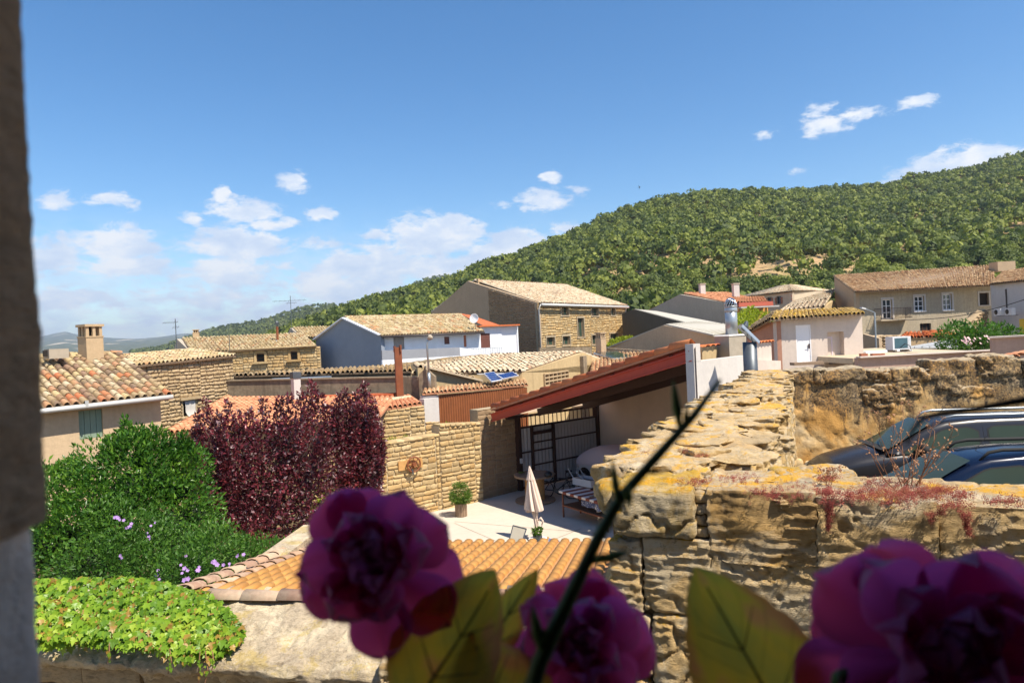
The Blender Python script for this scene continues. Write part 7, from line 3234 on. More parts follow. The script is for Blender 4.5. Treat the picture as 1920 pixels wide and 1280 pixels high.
SROCK = [rough_box((-.5, -.5, -.5), (.5, .5, .5), .062, rnd=.06, amp=.17, freq=3.2, seed=200 + s, oct=5) for s in range(9)]
Ms = []
for i in range(64):
    f = ((i // 3) + random.random() * .6) / 22.0
    f = f ** 1.25
    g_ = ((i % 3) + .5) / 3 + random.gauss(0, .06)
    c = nL.lerp(fL, min(f, 1)).lerp(nR.lerp(fR, min(f, 1)), g_)
    wid = (nR.lerp(fR, f) - nL.lerp(fL, f)).length
    an = random.gauss(.3, .35)
    x_ = Vector((math.cos(an), math.sin(an), random.gauss(0, .05))).normalized()
    y_ = Vector((-math.sin(an), math.cos(an), random.gauss(0, .05))).normalized()
    s = random.uniform(.75, 1.15)
    Ms.append(frame(c + up * random.uniform(-.06, .0), x_, y_, x_.cross(y_), (wid / 3 * s, .42 * s, random.uniform(.10, .2))))
for i in range(14):
    f = (i + .5) / 14 * .5
    c = nL.lerp(fL, f) + (nR - nL).normalized() * .08
    Ms.append(frame(c - up * .06, Vector((.9, .4, 0)).normalized(), Vector((-.4, .9, 0)).normalized(), up, (.4 * random.uniform(.8, 1.2), .4, .24)))
pieces('top_stone', SROCK, Ms, M['rock_side'], t, 300)
# stones of the face towards the cars
Ms = []
z = -1.12
ra, rb = V3(nR, 0), V3(fR, 0)
uu = (rb - ra).normalized()
nf = Vector((uu.y, -uu.x, 0))
LL = (rb - ra).length
while z > PZG:
    hgt = random.uniform(.13, .22)
    x = random.uniform(-.2, 0)
    while x < LL:
        ln = random.uniform(.22, .5)
        c = ra + uu * (x + ln / 2) + up * (z - hgt / 2) - nf * .02
        tilt = random.gauss(0, .08)
        X = (uu + up * tilt).normalized()
        Ms.append(frame(c, X, -nf, up - uu * tilt, (ln - .02, .20 * random.uniform(.7, 1.2), hgt - .02)))
        x += ln
    z -= hgt
FROCK = [rough_box((-.5, -.5, -.5), (.5, .5, .5), .16, rnd=.12, amp=.15, freq=2.6, seed=240 + s, oct=3) for s in range(9)]
pieces('face_stone', FROCK, Ms, M['rock_side'], t, 250)
m = MB()
p = P(1442, 808, 8.6)
m.tube([p, P(1472, 808.5, 8.2)], .008, 6)
m.build('iron_rod', M['rust'], t)

# near wall: big eroded sandstone blocks
fa = Vector((.555, 4.16, -.98))
fu = Vector((.932, -.362, 0)).normalized()
fn = Vector((fu.y, -fu.x, 0))
fb = fa + fu * 3.6
Mf = frame(V3(fa, 0), fu, -fn, up)
t = thing('near_sandstone_wall', 'eroded golden sandstone block wall with orange lichen and red stonecrop in the foreground', 'wall', V3(fa, -3))


def blk(px0, py0, px1, py1, d0=0.0, dep=.62, rnd=.006, amp=.018, st=.017, mat='rock_front', seed=0, res=.0125, name='stone_block', toff=0.0, gap=.001):
    ux0, _ = hit(px0, (py0 + py1) / 2, fa, fb)
    ux1, _ = hit(px1, (py0 + py1) / 2, fa, fb)
    mx = (px0 + px1) / 2
    _, z1_ = hit(mx, py0, fa, fb)
    _, z0_ = hit(mx, py1, fa, fb)
    return rough_obj(name, M[mat], t, (ux0 + gap, d0, z0_ + gap), (ux1 - gap, dep, z1_ + toff), res, rnd=rnd, amp=amp, freq=5.0, strata=st, M=Mf, seed=seed, skip=((1, 1), (2, 0)))


blk(1146, 912, 1303, 1009, -.035, .55, .055, .035, .008, 'rock_lichen', 1, .0125)
blk(1326, 921, 1532, 1058, 0, seed=2)
blk(1532, 936, 1762, 1082, -.006, seed=3)
blk(1762, 953, 2090, 1115, .004, seed=4)
blk(1144, 1010, 1206, 1150, -.01, rnd=.02, seed=5)
blk(1206, 1010, 1336, 1152, -.004, rnd=.02, seed=6)
blk(1336, 1058, 1600, 1215, .003, seed=7)
blk(1600, 1084, 1830, 1245, -.004, seed=8)
blk(1830, 1108, 2100, 1290, .002, seed=9)
blk(1143, 1152, 1222, 1262, -.012, rnd=.03, seed=10)
blk(1222, 1154, 1336, 1290, -.018, rnd=.045, amp=.03, seed=11)
blk(1336, 1215, 1570, 1380, 0, seed=12)
blk(1570, 1246, 1850, 1420, .0, seed=13)
blk(1850, 1290, 2150, 1500, 0, seed=14)
blk(1138, 1264, 1222, 1400, -.02, rnd=.05, seed=15)
blk(1222, 1292, 1336, 1420, .0, rnd=.05, seed=16)
for i, (x0, y0, x1, y1) in enumerate(((1302, 945, 1327, 968), (1303, 968, 1324, 990), (1304, 990, 1328, 1010), (1300, 925, 1330, 946))):
    blk(x0, y0, x1, y1, .015 + .01 * (i % 2), .3, .02, .012, 0, 'rock_side', 30 + i, .01, 'crack_stone')
# core behind the joints and a rough top
m = MB()
c = V3(fa, 0) + fu * 1.8 - fn * .33
m.box(c + up * (-2.55), (3.5, .52, 3.05), fu)
m.build('core', M['mortar'], t)
c0 = V3(fa, -1.03)
Ms = []
for i in range(34):
    x = random.uniform(.08, 3.3)
    y = random.uniform(.16, .56)
    an = random.uniform(-.6, .6)
    x_ = Vector((math.cos(an), math.sin(an), random.gauss(0, .04))).normalized()
    y_ = Vector((-math.sin(an), math.cos(an), random.gauss(0, .04))).normalized()
    Ms.append(frame(V3(fa, 0) + fu * x - fn * y + up * (-.985 + random.uniform(-.03, .0)), x_, y_, x_.cross(y_), (random.uniform(.18, .42), random.uniform(.15, .3), random.uniform(.06, .11))))
pieces('top_stone', SROCK, Ms, M['rock_front'], t, 60)
# raised blocks at the back edge
for (px, py, w_, s_) in ((1500, 893, .17, 1), (1560, 892, .2, 2)):
    p = P(px, py, 4.35)
    rough_obj('back_stone', M['rock_lichen' if s_ == 1 else 'rock_front'], t, tuple(p - Vector((w_, .12, .1))), tuple(p + Vector((w_ * .6, .15, .05))), .02, rnd=.04, amp=.03, freq=6, seed=60 + s_)
# the corner stones where the side wall begins
for i, (px, py, Y, sx, sy, sz) in enumerate(((1180, 900, 4.45, .42, .35, .2), (1240, 872, 4.9, .5, .4, .16), (1320, 872, 5.0, .5, .45, .14), (1255, 835, 5.6, .45, .4, .16), (1330, 830, 5.7, .5, .4, .15), (1395, 850, 5.3, .36, .4, .14), (1400, 900, 4.6, .5, .3, .10))):
    p = P(px, py, Y)
    rough_obj('corner_stone', M['rock_lichen' if i in (0, 3) else 'rock_side'], t, tuple(p - Vector((sx / 2, sy / 2, sz))), tuple(p + Vector((sx / 2, sy / 2, .0))), .02, rnd=.06, amp=.045, freq=4.5, seed=70 + i, strata=.004)

# red stonecrop
V_, T_ = [], []
r_ = random.Random(3)
for k in range(10):
    f = k / 9
    a_ = k * 2.4
    c = Vector((math.cos(a_) * .22 * (1 - .4 * f), math.sin(a_) * .22 * (1 - .4 * f), .1 + f * .9))
    d = Vector((math.cos(a_), math.sin(a_), .9)).normalized()
    s = .26 * (1.1 - .5 * f)
    x_ = d.cross(Vector((0, 0, 1))).normalized()
    y_ = d.cross(x_)
    b = len(V_)
    V_ += [c - d * s * .3, c + x_ * s * .28, c + y_ * s * .28, c - x_ * s * .28, c - y_ * s * .28, c + d * s]
    for (i, j) in ((1, 2), (2, 3), (3, 4), (4, 1)):
        T_ += [(b, b + j, b + i), (b + 5, b + i, b + j)]
SPRIG = (np.array([list(v) for v in V_]), [np.array(T_)])
M['sedum'] = leafmat('red_stonecrop_leaves', [(0.14, 0.025, 0.025), (0.30, 0.05, 0.045), (0.50, 0.13, 0.10), (0.26, 0.24, 0.07)], trans=.2, rough=.5)
cl = [(1287, 846, 5.3, 12, 60), (1316, 857, 5.2, 8, 30), (1224, 853, 5.3, 14, 70), (1205, 852, 5.4, 9, 30), (1300, 907, 4.45, 14, 90), (1387, 902, 4.4, 22, 200), (1430, 925, 4.1, 18, 90), (1470, 930, 4.0, 24, 130), (1500, 915, 4.05, 20, 80),
      (1549, 900, 4.0, 12, 120), (1549, 925, 3.88, 13, 150), (1600, 932, 3.88, 32, 260), (1660, 930, 3.88, 34, 360), (1720, 930, 3.85, 34, 420), (1765, 922, 3.86, 16, 130), (1803, 932, 3.8, 16, 120), (1887, 944, 3.62, 20, 100), (1640, 905, 4.1, 16, 60), (1790, 950, 3.62, 14, 80), (1700, 912, 4.0, 26, 120)]
Ms = []
hang = [(1553, 935, 1551, 992, 130), (1806, 955, 1815, 1000, 110), (1745, 958, 1744, 978, 40), (1770, 945, 1762, 962, 40)]
for (px, py, Y, sp, n) in cl:
    for _ in range(int(n * .55)):
        ox, oy = random.gauss(0, sp), random.gauss(0, sp * .24)
        p = PZ(px + ox, max(py + oy, 838), -.955 + random.random() * .02)
        d = Vector((random.gauss(0, .5), random.gauss(-.1, .5), 1)).normalized()
        x_ = d.cross(Vector((random.random(), random.random(), random.random()))).normalized()
        s = random.uniform(.018, .038)
        Ms.append(frame(p, x_, d.cross(x_), d, (s, s, s)))
for (x0, y0, x1, y1, n) in hang:
    for _ in range(n):
        f = random.random()
        px, py = x0 + (x1 - x0) * f + random.gauss(0, 5 * (1.1 - f)), y0 + (y1 - y0) * f
        uu_, zz_ = hit(px, py, fa + fn * .04, fb + fn * .04)
        p = V3(fa + fn * random.uniform(.02, .06), 0) + fu * uu_ + up * zz_
        d = Vector((random.gauss(0, .5), -.6, random.gauss(-.3, .6))).normalized()
        x_ = d.cross(Vector((random.random(), random.random(), random.random()))).normalized()
        s = random.uniform(.018, .034)
        Ms.append(frame(p, x_, d.cross(x_), d, (s, s, s)))
so = bake('red_stonecrop', [SPRIG], Ms, RNG.random(len(Ms)), M['sedum'])
tag(so, 'red stonecrop creeping along the top of the near sandstone wall', 'ground cover', None, 'stuff')

# dry weed
base = P(1706, 938, 3.86)
t = thing('dry_weed', 'dead brown branching weed standing on the near sandstone wall', 'plant', base)
M['dry'] = plain('dry_stalk', (0.26, 0.13, 0.07), .9, var=.3, scale=30)
M['pod'] = plain('dry_seed_pods', (0.45, 0.25, 0.14), .9, var=.3, scale=30)
stem, pods = MB(), MB()


def twig(p, q, r, depth, spread):
    p, q = Vector(p), Vector(q)
    m_ = p.lerp(q, .5) + Vector((random.gauss(0, .012), random.gauss(0, .012), 0))
    stem.tube([p, m_, q], [r, r * .8, r * .5], 5)
    if depth == 0:
        for _ in range(3):
            c = q + Vector((random.gauss(0, .008), random.gauss(0, .008), random.gauss(0, .008)))
            pods.lathe(c, [(.001, -.006), (.0045, 0), (.001, .008)], 5, (random.gauss(0, 1), random.gauss(0, 1), 1))
        return
    L_ = (q - p).length
    for k in range(3):
        f = random.uniform(.35, 1.0)
        o = p.lerp(q, f)
        d = (q - p).normalized() + Vector((random.gauss(0, spread), random.gauss(0, spread), random.uniform(-.1, .4)))
        twig(o, o + d.normalized() * L_ * random.uniform(.3, .5), r * .55, depth - 1, spread)


for (px, py) in ((1645, 806), (1688, 800), (1712, 850), (1756, 815), (1752, 850), (1770, 835), (1672, 860), (1725, 812), (1634, 852)):
    twig(base + Vector((random.gauss(0, .02), 0, 0)), P(px, py, 3.86 + random.uniform(-.15, .15)), .0035, 2, .45)
for (px, py) in ((1552, 875), (1545, 890), (1562, 885)):
    twig(P(1550, 925, 3.95), P(px, py, 3.95), .002, 2, .6)
stem.build('stems', M['dry'], t)
pods.build('seed_pods', M['pod'], t, kind='stuff')

# ---------------------------------------------------------------- low wall, ivy, orange roof
lr0, lr1 = PZ(372, 1108, -3.20), PZ(1330, 1112, -3.20)
le0, le1 = PZ(600, 1019, -3.87), PZ(1300, 1012, -3.87)
t = thing('orange_tile_roof', 'ochre orange tiled lean-to roof below the window', 'roof', V3(le0, FZ))
tile_roof(t, le1, le0, lr1, lr0, 'tile_orange', pitch=.205, row=.34, limit=300, bed='bed_orange', jit=.12, seg=7, h=.26)
m = MB()
n = outn(le1, le0)
wall(m, V3(le1, le1.z - .12) - n * .3, V3(le0, le0.z - .12) - n * .3, FZ - .1, th=.25)
wall(m, V3(le0, -3.9) + Vector((.25, -.2, 0)), V3(lr0, -3.9) + Vector((.25, 0, 0)), FZ - .1, th=.25)
m.build('wall', M['beige'], t)
# left verge tiles in mortar
v0, v1 = lr0 + Vector((-.14, -.1, .05)), le0 + Vector((-.12, .1, .05))
d = (v1 - v0).normalized()
Lv = (v1 - v0).length
x = d.cross(up).normalized()
k = 12
Ms = [frame(v0 + d * Lv * i / k + up * .02, x, d, x.cross(d), (1, 1, random.uniform(.8, 1.1))) for i in range(k)]
Ms += [frame(v0 + d * Lv * (i + .4) / k - up * .045 + x * .24, x, d, x.cross(d)) for i in range(k)]
pieces('verge_tile', [tile_tmpl(.26, .09, Lv / k * .99, 6)], Ms, M['tile_ridge'], t, 40)
m = MB()
m.box(v0.lerp(v1, .5) - up * .10 + x * -.0, (Lv, .46, .13), d)
m.build('verge_mortar', M['coping'], t)

t = thing('low_garden_wall', 'low stone wall with a rough sloping mortar coping and ridge tiles in the lower left foreground', 'wall', P(700, 1240, 7.6))
c0, c1 = P(-40, 1196, 8.55), P(1260, 1268, 6.75)
c0.z = c1.z = -3.56
uf = hdir(c0, c1)
nfw = outn(c0, c1)
Lf = (V3(c1, 0) - V3(c0, 0)).length
prof_l = [(.10, -.40), (.03, -.20), (-.07, -.13), (-.10, -.06), (-.06, .0), (.1, .06), (.3, .13), (.5, .2), (.7, .27), (.95, .34), (1.25, .36)]
pr = []
for i in range(len(prof_l) - 1):
    for j in range(4):
        f = j / 4
        pr.append((prof_l[i][0] * (1 - f) + prof_l[i + 1][0] * f, prof_l[i][1] * (1 - f) + prof_l[i + 1][1] * f))
pr.append(prof_l[-1])
N = 420
V_ = np.zeros((N + 1, len(pr), 3))
for i in range(N + 1):
    q = V3(c0, 0) + uf * Lf * i / N
    for j, (dd, zz) in enumerate(pr):
        V_[i, j] = (q.x - nfw.x * dd, q.y - nfw.y * dd, c0.z + zz)
flat = V_.reshape(-1, 3)
nn_ = fbm(flat * 2.2, 4, 91) * .06 + fbm(flat * 8, 5, 92) * .035 - np.clip(1 - np.abs(fbm(flat * 1.7, 4, 95)) / .04, 0, 1) * .03
flat[:, 2] += nn_
flat[:, 1] -= fbm(flat * 4.5, 4, 93) * .06
idx = np.arange(flat.shape[0]).reshape(V_.shape[:2])
q = np.stack([idx[:-1, :-1], idx[1:, :-1], idx[1:, 1:], idx[:-1, 1:]], -1).reshape(-1, 4)
link('coping', mesh_np('coping', flat, [q], smooth=True), t, M['coping'])
Mx = frame(V3(c0, 0), uf, -nfw, up)
z = c0.z - .16
k = 0
while z > -5.0:
    hgt = random.uniform(.24, .34)
    x = -random.random() * .5
    while x < Lf:
        ln = random.uniform(.45, .95)
        rough_obj('stone_block', M['rock_low'], t, (x + .006, random.uniform(.0, .04), z - hgt + .006), (x + ln - .006, .7, z - .006), .04, rnd=.035, amp=.02, freq=5, M=Mx, seed=300 + k, skip=((1, 1),), strata=.006)
        x += ln
        k += 1
    z -= hgt
m = MB()
m.box(V3(c0, 0) + uf * Lf / 2 - nfw * .55 + up * (-5.3), (Lf, .9, 2.9), uf)
m.build('core', M['mortar'], t)
p = P(735, 1262, 7.25)
rough_obj('lichen_block', M['rock_front'], t, tuple(p - Vector((.13, .05, .3))), tuple(p + Vector((.25, .3, .12))), .015, rnd=.05, amp=.04, freq=6, seed=7)
ra, rb = P(392, 1114, 8.85), P(1330, 1124, 8.2)
ra.z = rb.z = -3.18
d = (rb - ra).normalized()
Lr = (rb - ra).length
x = d.cross(up).normalized()
k = int(Lr / .46)
Ms = [frame(ra + d * Lr * i / k + up * random.uniform(-.01, .01), x, d, x.cross(d), (1, 1, random.uniform(.85, 1.05))) for i in range(k)]
pieces('ridge_tile', [tile_tmpl(.27, .10, Lr / k * 1.04, 7)], Ms, M['tile_ridge'], t, 40)

# ivy
lob = []
for k in range(11):
    a_ = -math.pi * .5 + 2 * math.pi * (k + .5) / 11
    lob.append(a_)
pts = [(0, 0, 0), (.10, -.02, .03), (.42, .02, .0), (.30, .22, .04), (.52, .48, -.02), (.24, .50, .05), (0, 1.0, -.08), (-.24, .50, .05), (-.52, .48, -.02), (-.30, .22, .04), (-.42, .02, .0), (-.10, -.02, .03), (0, .35, -.03)]
IVY = (np.array(pts, float), [np.array([(12, i, i + 1) for i in range(1, 11)] + [(12, 11, 0), (12, 0, 1)])])
M['ivy'] = leafmat('ivy_leaves', [(0.06, 0.14, 0.012), (0.12, 0.24, 0.018), (0.22, 0.36, 0.028), (0.36, 0.46, 0.05)], trans=.3, rough=.4, patch=(0.38, 0.18, 0.05), pamt=.8)
poly_top = [(60, 1084), (120, 1082), (240, 1078), (310, 1088), (345, 1100), (392, 1106), (418, 1128), (440, 1160), (452, 1178), (470, 1190)]
Ms = []
random.seed(21)
while len(Ms) < 3400:
    px = random.uniform(40, 452)
    top_ = np.interp(px, [p[0] for p in poly_top], [p[1] for p in poly_top])
    bot = np.interp(px, [40, 150, 300, 330, 400, 440, 452], [1212, 1207, 1212, 1232, 1226, 1205, 1190]) + random.gauss(0, 4)
    f = random.random()
    py = top_ + (bot - top_) * f
    Y = 8.95 - 1.15 * (py - 1085) / 130 - .02
    if py > 1195:
        Y = 7.95 - (py - 1195) * .004 + (px < 200) * .15
    base_p = P(px, py, Y - .06 + random.gauss(0, .05))
    d = Vector((random.gauss(.1, .4), random.gauss(-.5, .3), random.gauss(-.75, .3))).normalized()
    nrm = Vector((random.gauss(0, .35), random.gauss(-.55, .25), random.gauss(.75, .25)))
    nrm = (nrm - d * nrm.dot(d)).normalized()
    s = random.uniform(.055, .115)
    Ms.append(frame(base_p, d.cross(nrm), d, nrm, (s, s, s)))
for (px, y0, y1) in ((398, 1230, 1262), (375, 1228, 1278), (385, 1230, 1285), (205, 1212, 1240), (318, 1225, 1258), (345, 1226, 1245)):
    for k in range(9):
        f = random.random()
        p = P(px + random.gauss(0, 2), y0 + (y1 - y0) * f, 7.6)
        d = Vector((random.gauss(0, .3), -.2, -1)).normalized()
        nrm = Vector((random.gauss(0, .4), -1, .3))
        nrm = (nrm - d * nrm.dot(d)).normalized()
        s = random.uniform(.025, .05)
        Ms.append(frame(p, d.cross(nrm), d, nrm, (s, s, s)))
t = thing('ivy', 'bright green ivy covering the left end of the low wall coping', 'plant', P(260, 1180, 8.2))
pieces('leaf', [IVY], Ms, M['ivy'], t, 300, stuff_name='leaves')
m = MB()
for (px, y0, y1) in ((398, 1220, 1262), (375, 1220, 1285), (385, 1220, 1290), (205, 1205, 1242), (318, 1215, 1262)):
    m.tube([P(px, y0, 7.66), P(px + random.gauss(0, 3), (y0 + y1) / 2, 7.62), P(px - 3, y1, 7.62)], .006, 5)
m.build('tendrils', M['dry'], t, kind='stuff')
random.seed(5)

# ---------------------------------------------------------------- cars
M['car_grey'] = plain('dark_grey_car_paint', (0.028, 0.027, 0.030), .25, .2, var=.1, spec=.6)
M['car_blue'] = plain('navy_car_paint', (0.005, 0.010, 0.030), .16, .2, var=.1, spec=.6)
M['car_glass'] = glassmat('car_glass', (0.035, 0.05, 0.035), .06)
M['car_glass'].node_tree.nodes['Principled BSDF'].inputs['Specular IOR Level'].default_value = .22
M['rubber'] = plain('rubber', (0.02, 0.02, 0.02), .8)
M['lampglass'] = plain('headlight_glass', (0.30, 0.27, 0.22), .12, .3, spec=.8)


def van(label, ox, oy, mat):
    t = thing('parked_van', label, 'car', (ox, oy, PZG), 'dark vans parked behind the near wall')
    O = Vector((ox, oy, PZG))
    Xv, Yv = Vector((.993, -.12, 0)), Vector((.12, .993, 0))
    q = lambda x, y, z: O + Xv * x + Yv * (y * .64) + up * z
    # lower body with bonnet
    S = [(0.0, .52, .62, .70), (.04, .68, .85, .92), (.14, .80, 1.00, 1.06), (.35, .87, 1.10, 1.17), (.70, .90, 1.17, 1.27), (1.10, .905, 1.22, 1.35), (1.30, .905, 1.25, 1.36), (2.4, .91, 1.25, 1.30), (3.6, .905, 1.25, 1.30), (4.2, .88, 1.22, 1.28), (4.36, .8, 1.1, 1.2)]
    rows = []
    for (x, w_, zs, zc) in S:
        h_ = [(w_ * .96, .24), (w_, .5), (w_, zs - .22), (w_ * .985, zs - .07), (w_ * .93, zs), (w_ * .72, zs + (zc - zs) * .75), (w_ * .4, zc), (0, zc + .008)]
        rows.append([q(x, -y, z) for (y, z) in h_] + [q(x, y, z) for (y, z) in h_[::-1][1:]])
    m = MB()
    m.grid(rows)
    m.face([m.vert(p) for p in rows[0]])
    m.face([m.vert(p) for p in rows[-1][::-1]])
    o = m.build('body', M[mat], t, smooth=True)
    # cabin
    C = [(1.08, .84, .80, 1.30, 1.31), (1.30, .85, .78, 1.27, 1.43), (1.60, .86, .74, 1.25, 1.60), (1.85, .865, .70, 1.25, 1.72), (2.05, .87, .68, 1.25, 1.775), (2.5, .87, .67, 1.25, 1.81), (3.3, .87, .67, 1.25, 1.82), (4.0, .86, .67, 1.25, 1.80), (4.28, .83, .66, 1.22, 1.74), (4.36, .80, .70, 1.2, 1.45)]
    rows = []
    for (x, wb, wt, zb_, zt_) in C:
        h_ = [(wb, zb_), (wb * .62 + wt * .38, zb_ * .6 + zt_ * .4 - .01), (wt + .035, zt_ - .10), (wt, zt_ - .045), (wt - .07, zt_ - .008), (wt * .5, zt_ + .008), (0, zt_ + .012)]
        rows.append([q(x, -y, z) for (y, z) in h_] + [q(x, y, z) for (y, z) in h_[::-1][1:]])
    m = MB()
    m.grid(rows)
    m.face([m.vert(p) for p in rows[-1][::-1]])
    m.build('cabin', M[mat], t, smooth=True)

    def side(x, z, s, off=.006):
        xs = [c[0] for c in C]
        wb = np.interp(x, xs, [c[1] for c in C])
        wt = np.interp(x, xs, [c[2] for c in C])
        zb_ = np.interp(x, xs, [c[3] for c in C])
        zt_ = np.interp(x, xs, [c[4] for c in C])
        pz = [zb_, zb_ * .6 + zt_ * .4 - .01, zt_ - .10, zt_ - .045]
        py = [wb, wb * .62 + wt * .38, wt + .035, wt]
        return q(x, s * (float(np.interp(z, pz, py)) + off), z)

    def pane(poly, s, name, mt, off=.008, n=7):
        """panel following the side: filled between a lower and an upper polyline"""
        m = MB()
        rows = []
        xs = np.linspace(poly[0][0][0], poly[0][-1][0], n)
        for f in np.linspace(0, 1, 6):
            row = []
            for i, x in enumerate(xs):
                zl = np.interp(x, [p[0] for p in poly[0]], [p[1] for p in poly[0]])
                zu = np.interp(x, [p[0] for p in poly[1]], [p[1] for p in poly[1]])
                row.append(side(x, zl + (zu - zl) * f, s, off))
            rows.append(row)
        m.grid(rows if s < 0 else rows[::-1])
        return m.build(name, M[mt], t, smooth=True)
    for s in (-1, 1):
        for lo_, hi_ in (([(1.36, 1.285), (1.56, 1.27)], [(1.36, 1.31), (1.56, 1.43)]), ([(1.63, 1.27), (2.50, 1.27)], [(1.63, 1.45), (1.98, 1.645), (2.38, 1.675), (2.50, 1.60)]), ([(2.66, 1.28), (3.46, 1.28)], [(2.66, 1.63), (2.74, 1.68), (3.38, 1.68), (3.46, 1.62)]), ([(3.58, 1.30), (4.12, 1.30)], [(3.58, 1.66), (4.05, 1.64), (4.12, 1.55)])):
            # rubber edge a little larger, then the pane
            lo2 = [(x + (-.02 if i == 0 else .02), z - .018) for i, (x, z) in enumerate(lo_)]
            hi2 = [(x + (-.02 if i == 0 else (.02 if i == len(hi_) - 1 else 0)), z + .018) for i, (x, z) in enumerate(hi_)]
            pane((lo2, hi2), s, 'window_seal', 'rubber', .004, 12)
            pane((lo_, hi_), s, 'side_window', 'car_glass', .009, 12)
        m = MB()
        pts = [(1.95, 1.74), (2.05, 1.83), (2.2, 1.858), (3.9, 1.858), (4.05, 1.84), (4.15, 1.78)]
        m.tube([q(x, s * .60, z) for x, z in pts], [.012, .02, .022, .022, .02, .012], 8)
        m.build('roof_rail', M['galv' if mat == 'car_grey' else 'rubber'], t, smooth=True)
        m = MB()
        for x in (1.57, 2.58, 3.52):
            m.tube([side(x, z, s, -.001) for z in np.linspace(1.26, 1.74 if x > 1.6 else 1.5, 6)], .004, 4)
        m.tube([q(1.5 + i * .3, s * .916, 1.13) for i in range(9)], .004, 4)
        m.build('door_seams', M['rubber'], t)
        m = MB()
        c = q(1.58, s * 1.0, 1.36)
        m.lathe(c - Vector((.06, 0, 0)), [(.03, 0), (.095, .02), (.11, .07), (.09, .13), (.03, .16)], 14, (1, 0, 0))
        m.tube([c, q(1.6, s * .86, 1.30)], .025, 6)
        m.build('mirror', M['rubber'], t, smooth=True)
        m = MB()
        rr_ = [[q(.02 + .10 * j, s * (.56 + .0 + .12 * j ** .7 * .8), .80 + .16 * i / 3 + .05 * j) for j in range(4)] for i in range(4)]
        m.grid(rr_ if s < 0 else rr_[::-1])
        m.build('headlight', M['lampglass'], t)
        for x in (.85, 3.55):
            m = MB()
            m.lathe(q(x, s * .80, .32) - Vector((0, .11 * s, 0)), [(.2, 0), (.31, .015), (.32, .1), (.31, .205), (.2, .22)], 22, (0, s, 0))
            wh = m.build('wheel', M['rubber'], t, smooth=True)
            m = MB()
            m.lathe(q(x, s * .80, .32) + Vector((0, .10 * s, 0)), [(.21, 0), (.2, .02), (.06, .035)], 16, (0, s, 0))
            m.build('rim', M['galv'], wh)
    # windscreen
    m = MB()
    W_ = [(1.13, .74, 1.345), (1.35, .715, 1.468), (1.6, .685, 1.612), (1.83, .65, 1.735)]
    m.grid([[q(x, y * w_, z + .012 + .012 * math.cos(y * 1.5)) for y in np.linspace(-1, 1, 9)] for (x, w_, z) in W_][::-1])
    m.build('windscreen', M['car_glass'], t, smooth=True)
    m = MB()
    m.grid([[q(x, y * .78, z) for y in np.linspace(-1, 1, 7)] for (x, z) in ((1.0, 1.352), (1.13, 1.366))][::-1])
    m.tube([q(1.08, -.55, 1.385), q(1.20, .1, 1.43)], .008, 5)
    m.build('wiper_cowl', M['rubber'], t)
    m = MB()
    m.tube([q(2.1, 0, 1.79), q(2.25, 0, 1.98)], .004, 5)
    m.build('aerial', M['rubber'], t)
    m = MB()
    m.box(q(-.01, 0, .62), (.04, 1.0, .16))
    m.build('grille', M['rubber'], t)


van('dark grey van with silver roof rails, the farther of the two by the stained wall', 5.0, 11.75, 'car_grey')
van('navy blue van with dark roof rails, the nearer of the two parked vans', 3.62, 8.75, 'car_blue')
# ---------------------------------------------------------------- our own house: window opening
M['jamb'] = stonemat('jamb_stone', [(0.70, 0.34, 0.14), (0.85, 0.46, 0.22), (0.88, 0.60, 0.36)], grime=.22, scale=5, bump=1.0)
M['jamb_plaster'] = stucco('jamb_plaster', (0.84, 0.72, 0.60), dark=(0.24, 0.18, 0.13), streak=.2, blot=.6, scale=6, bump=.4)
M['own'] = stucco('house_render', (0.42, 0.34, 0.24))
t = thing('stone_window_surround', 'blurred brown stone window jamb at the left edge with a patch of white plaster at the bottom', 'window frame', (-.6, .4, -.4))
xe = -.234
rough_obj('jamb_stone', M['jamb'], t, (-.75, .18, -.082), (xe + .001, .34, .18), .005, rnd=.005, amp=.003, freq=70, seed=1)
rough_obj('jamb_stone', M['jamb'], t, (-.75, .18, .181), (xe - .001, .34, .80), .009, rnd=.005, amp=.003, freq=70, seed=2)
rough_obj('jamb_plaster', M['jamb_plaster'], t, (-.75, .18, -.62), (xe - .006, .34, -.076), .006, rnd=.008, amp=.005, freq=20, seed=3)
m = MB()
m.box((1.15, .19, 0), (.3, .30, 1.8))
m.build('right_jamb', M['own'], t)
m = MB()
m.box((.25, .19, .90), (2.2, .30, .2))
m.build('lintel', M['own'], t)
m = MB()
m.box((.25, .26, -.69), (2.1, .50, .14))
m.build('sill', M['own'], t)
t = thing('own_house', 'the house the view is taken from', 'house', (0, -1, -6))
m = MB()
for (x0, x1) in ((-6, -.72), (1.3, 5)):
    m.box(((x0 + x1) / 2, .18, -2.2), (x1 - x0, .30, 8.8))
m.box((.29, .18, -3.68), (2.02, .30, 5.84))
m.box((.29, .18, 1.6), (2.02, .30, 1.2))
m.build('front_wall', M['own'], t)
m = MB()
m.box((-6, -3, -2.2), (.3, 6.2, 8.8))
m.box((5, -3, -2.2), (.3, 6.2, 8.8))
m.box((-.5, -6, -2.2), (11.3, .3, 8.8))
m.box((-.5, -2.9, 2.3), (11.6, 7.2, .2))
m.build('walls_and_roof', M['own'], t)
m = MB()
m.box((-.5, -3, -1.6), (10.6, 5.9, .1))
m.build('room_floor', M['wood_dark'], t)

# ---------------------------------------------------------------- flowers on the sill


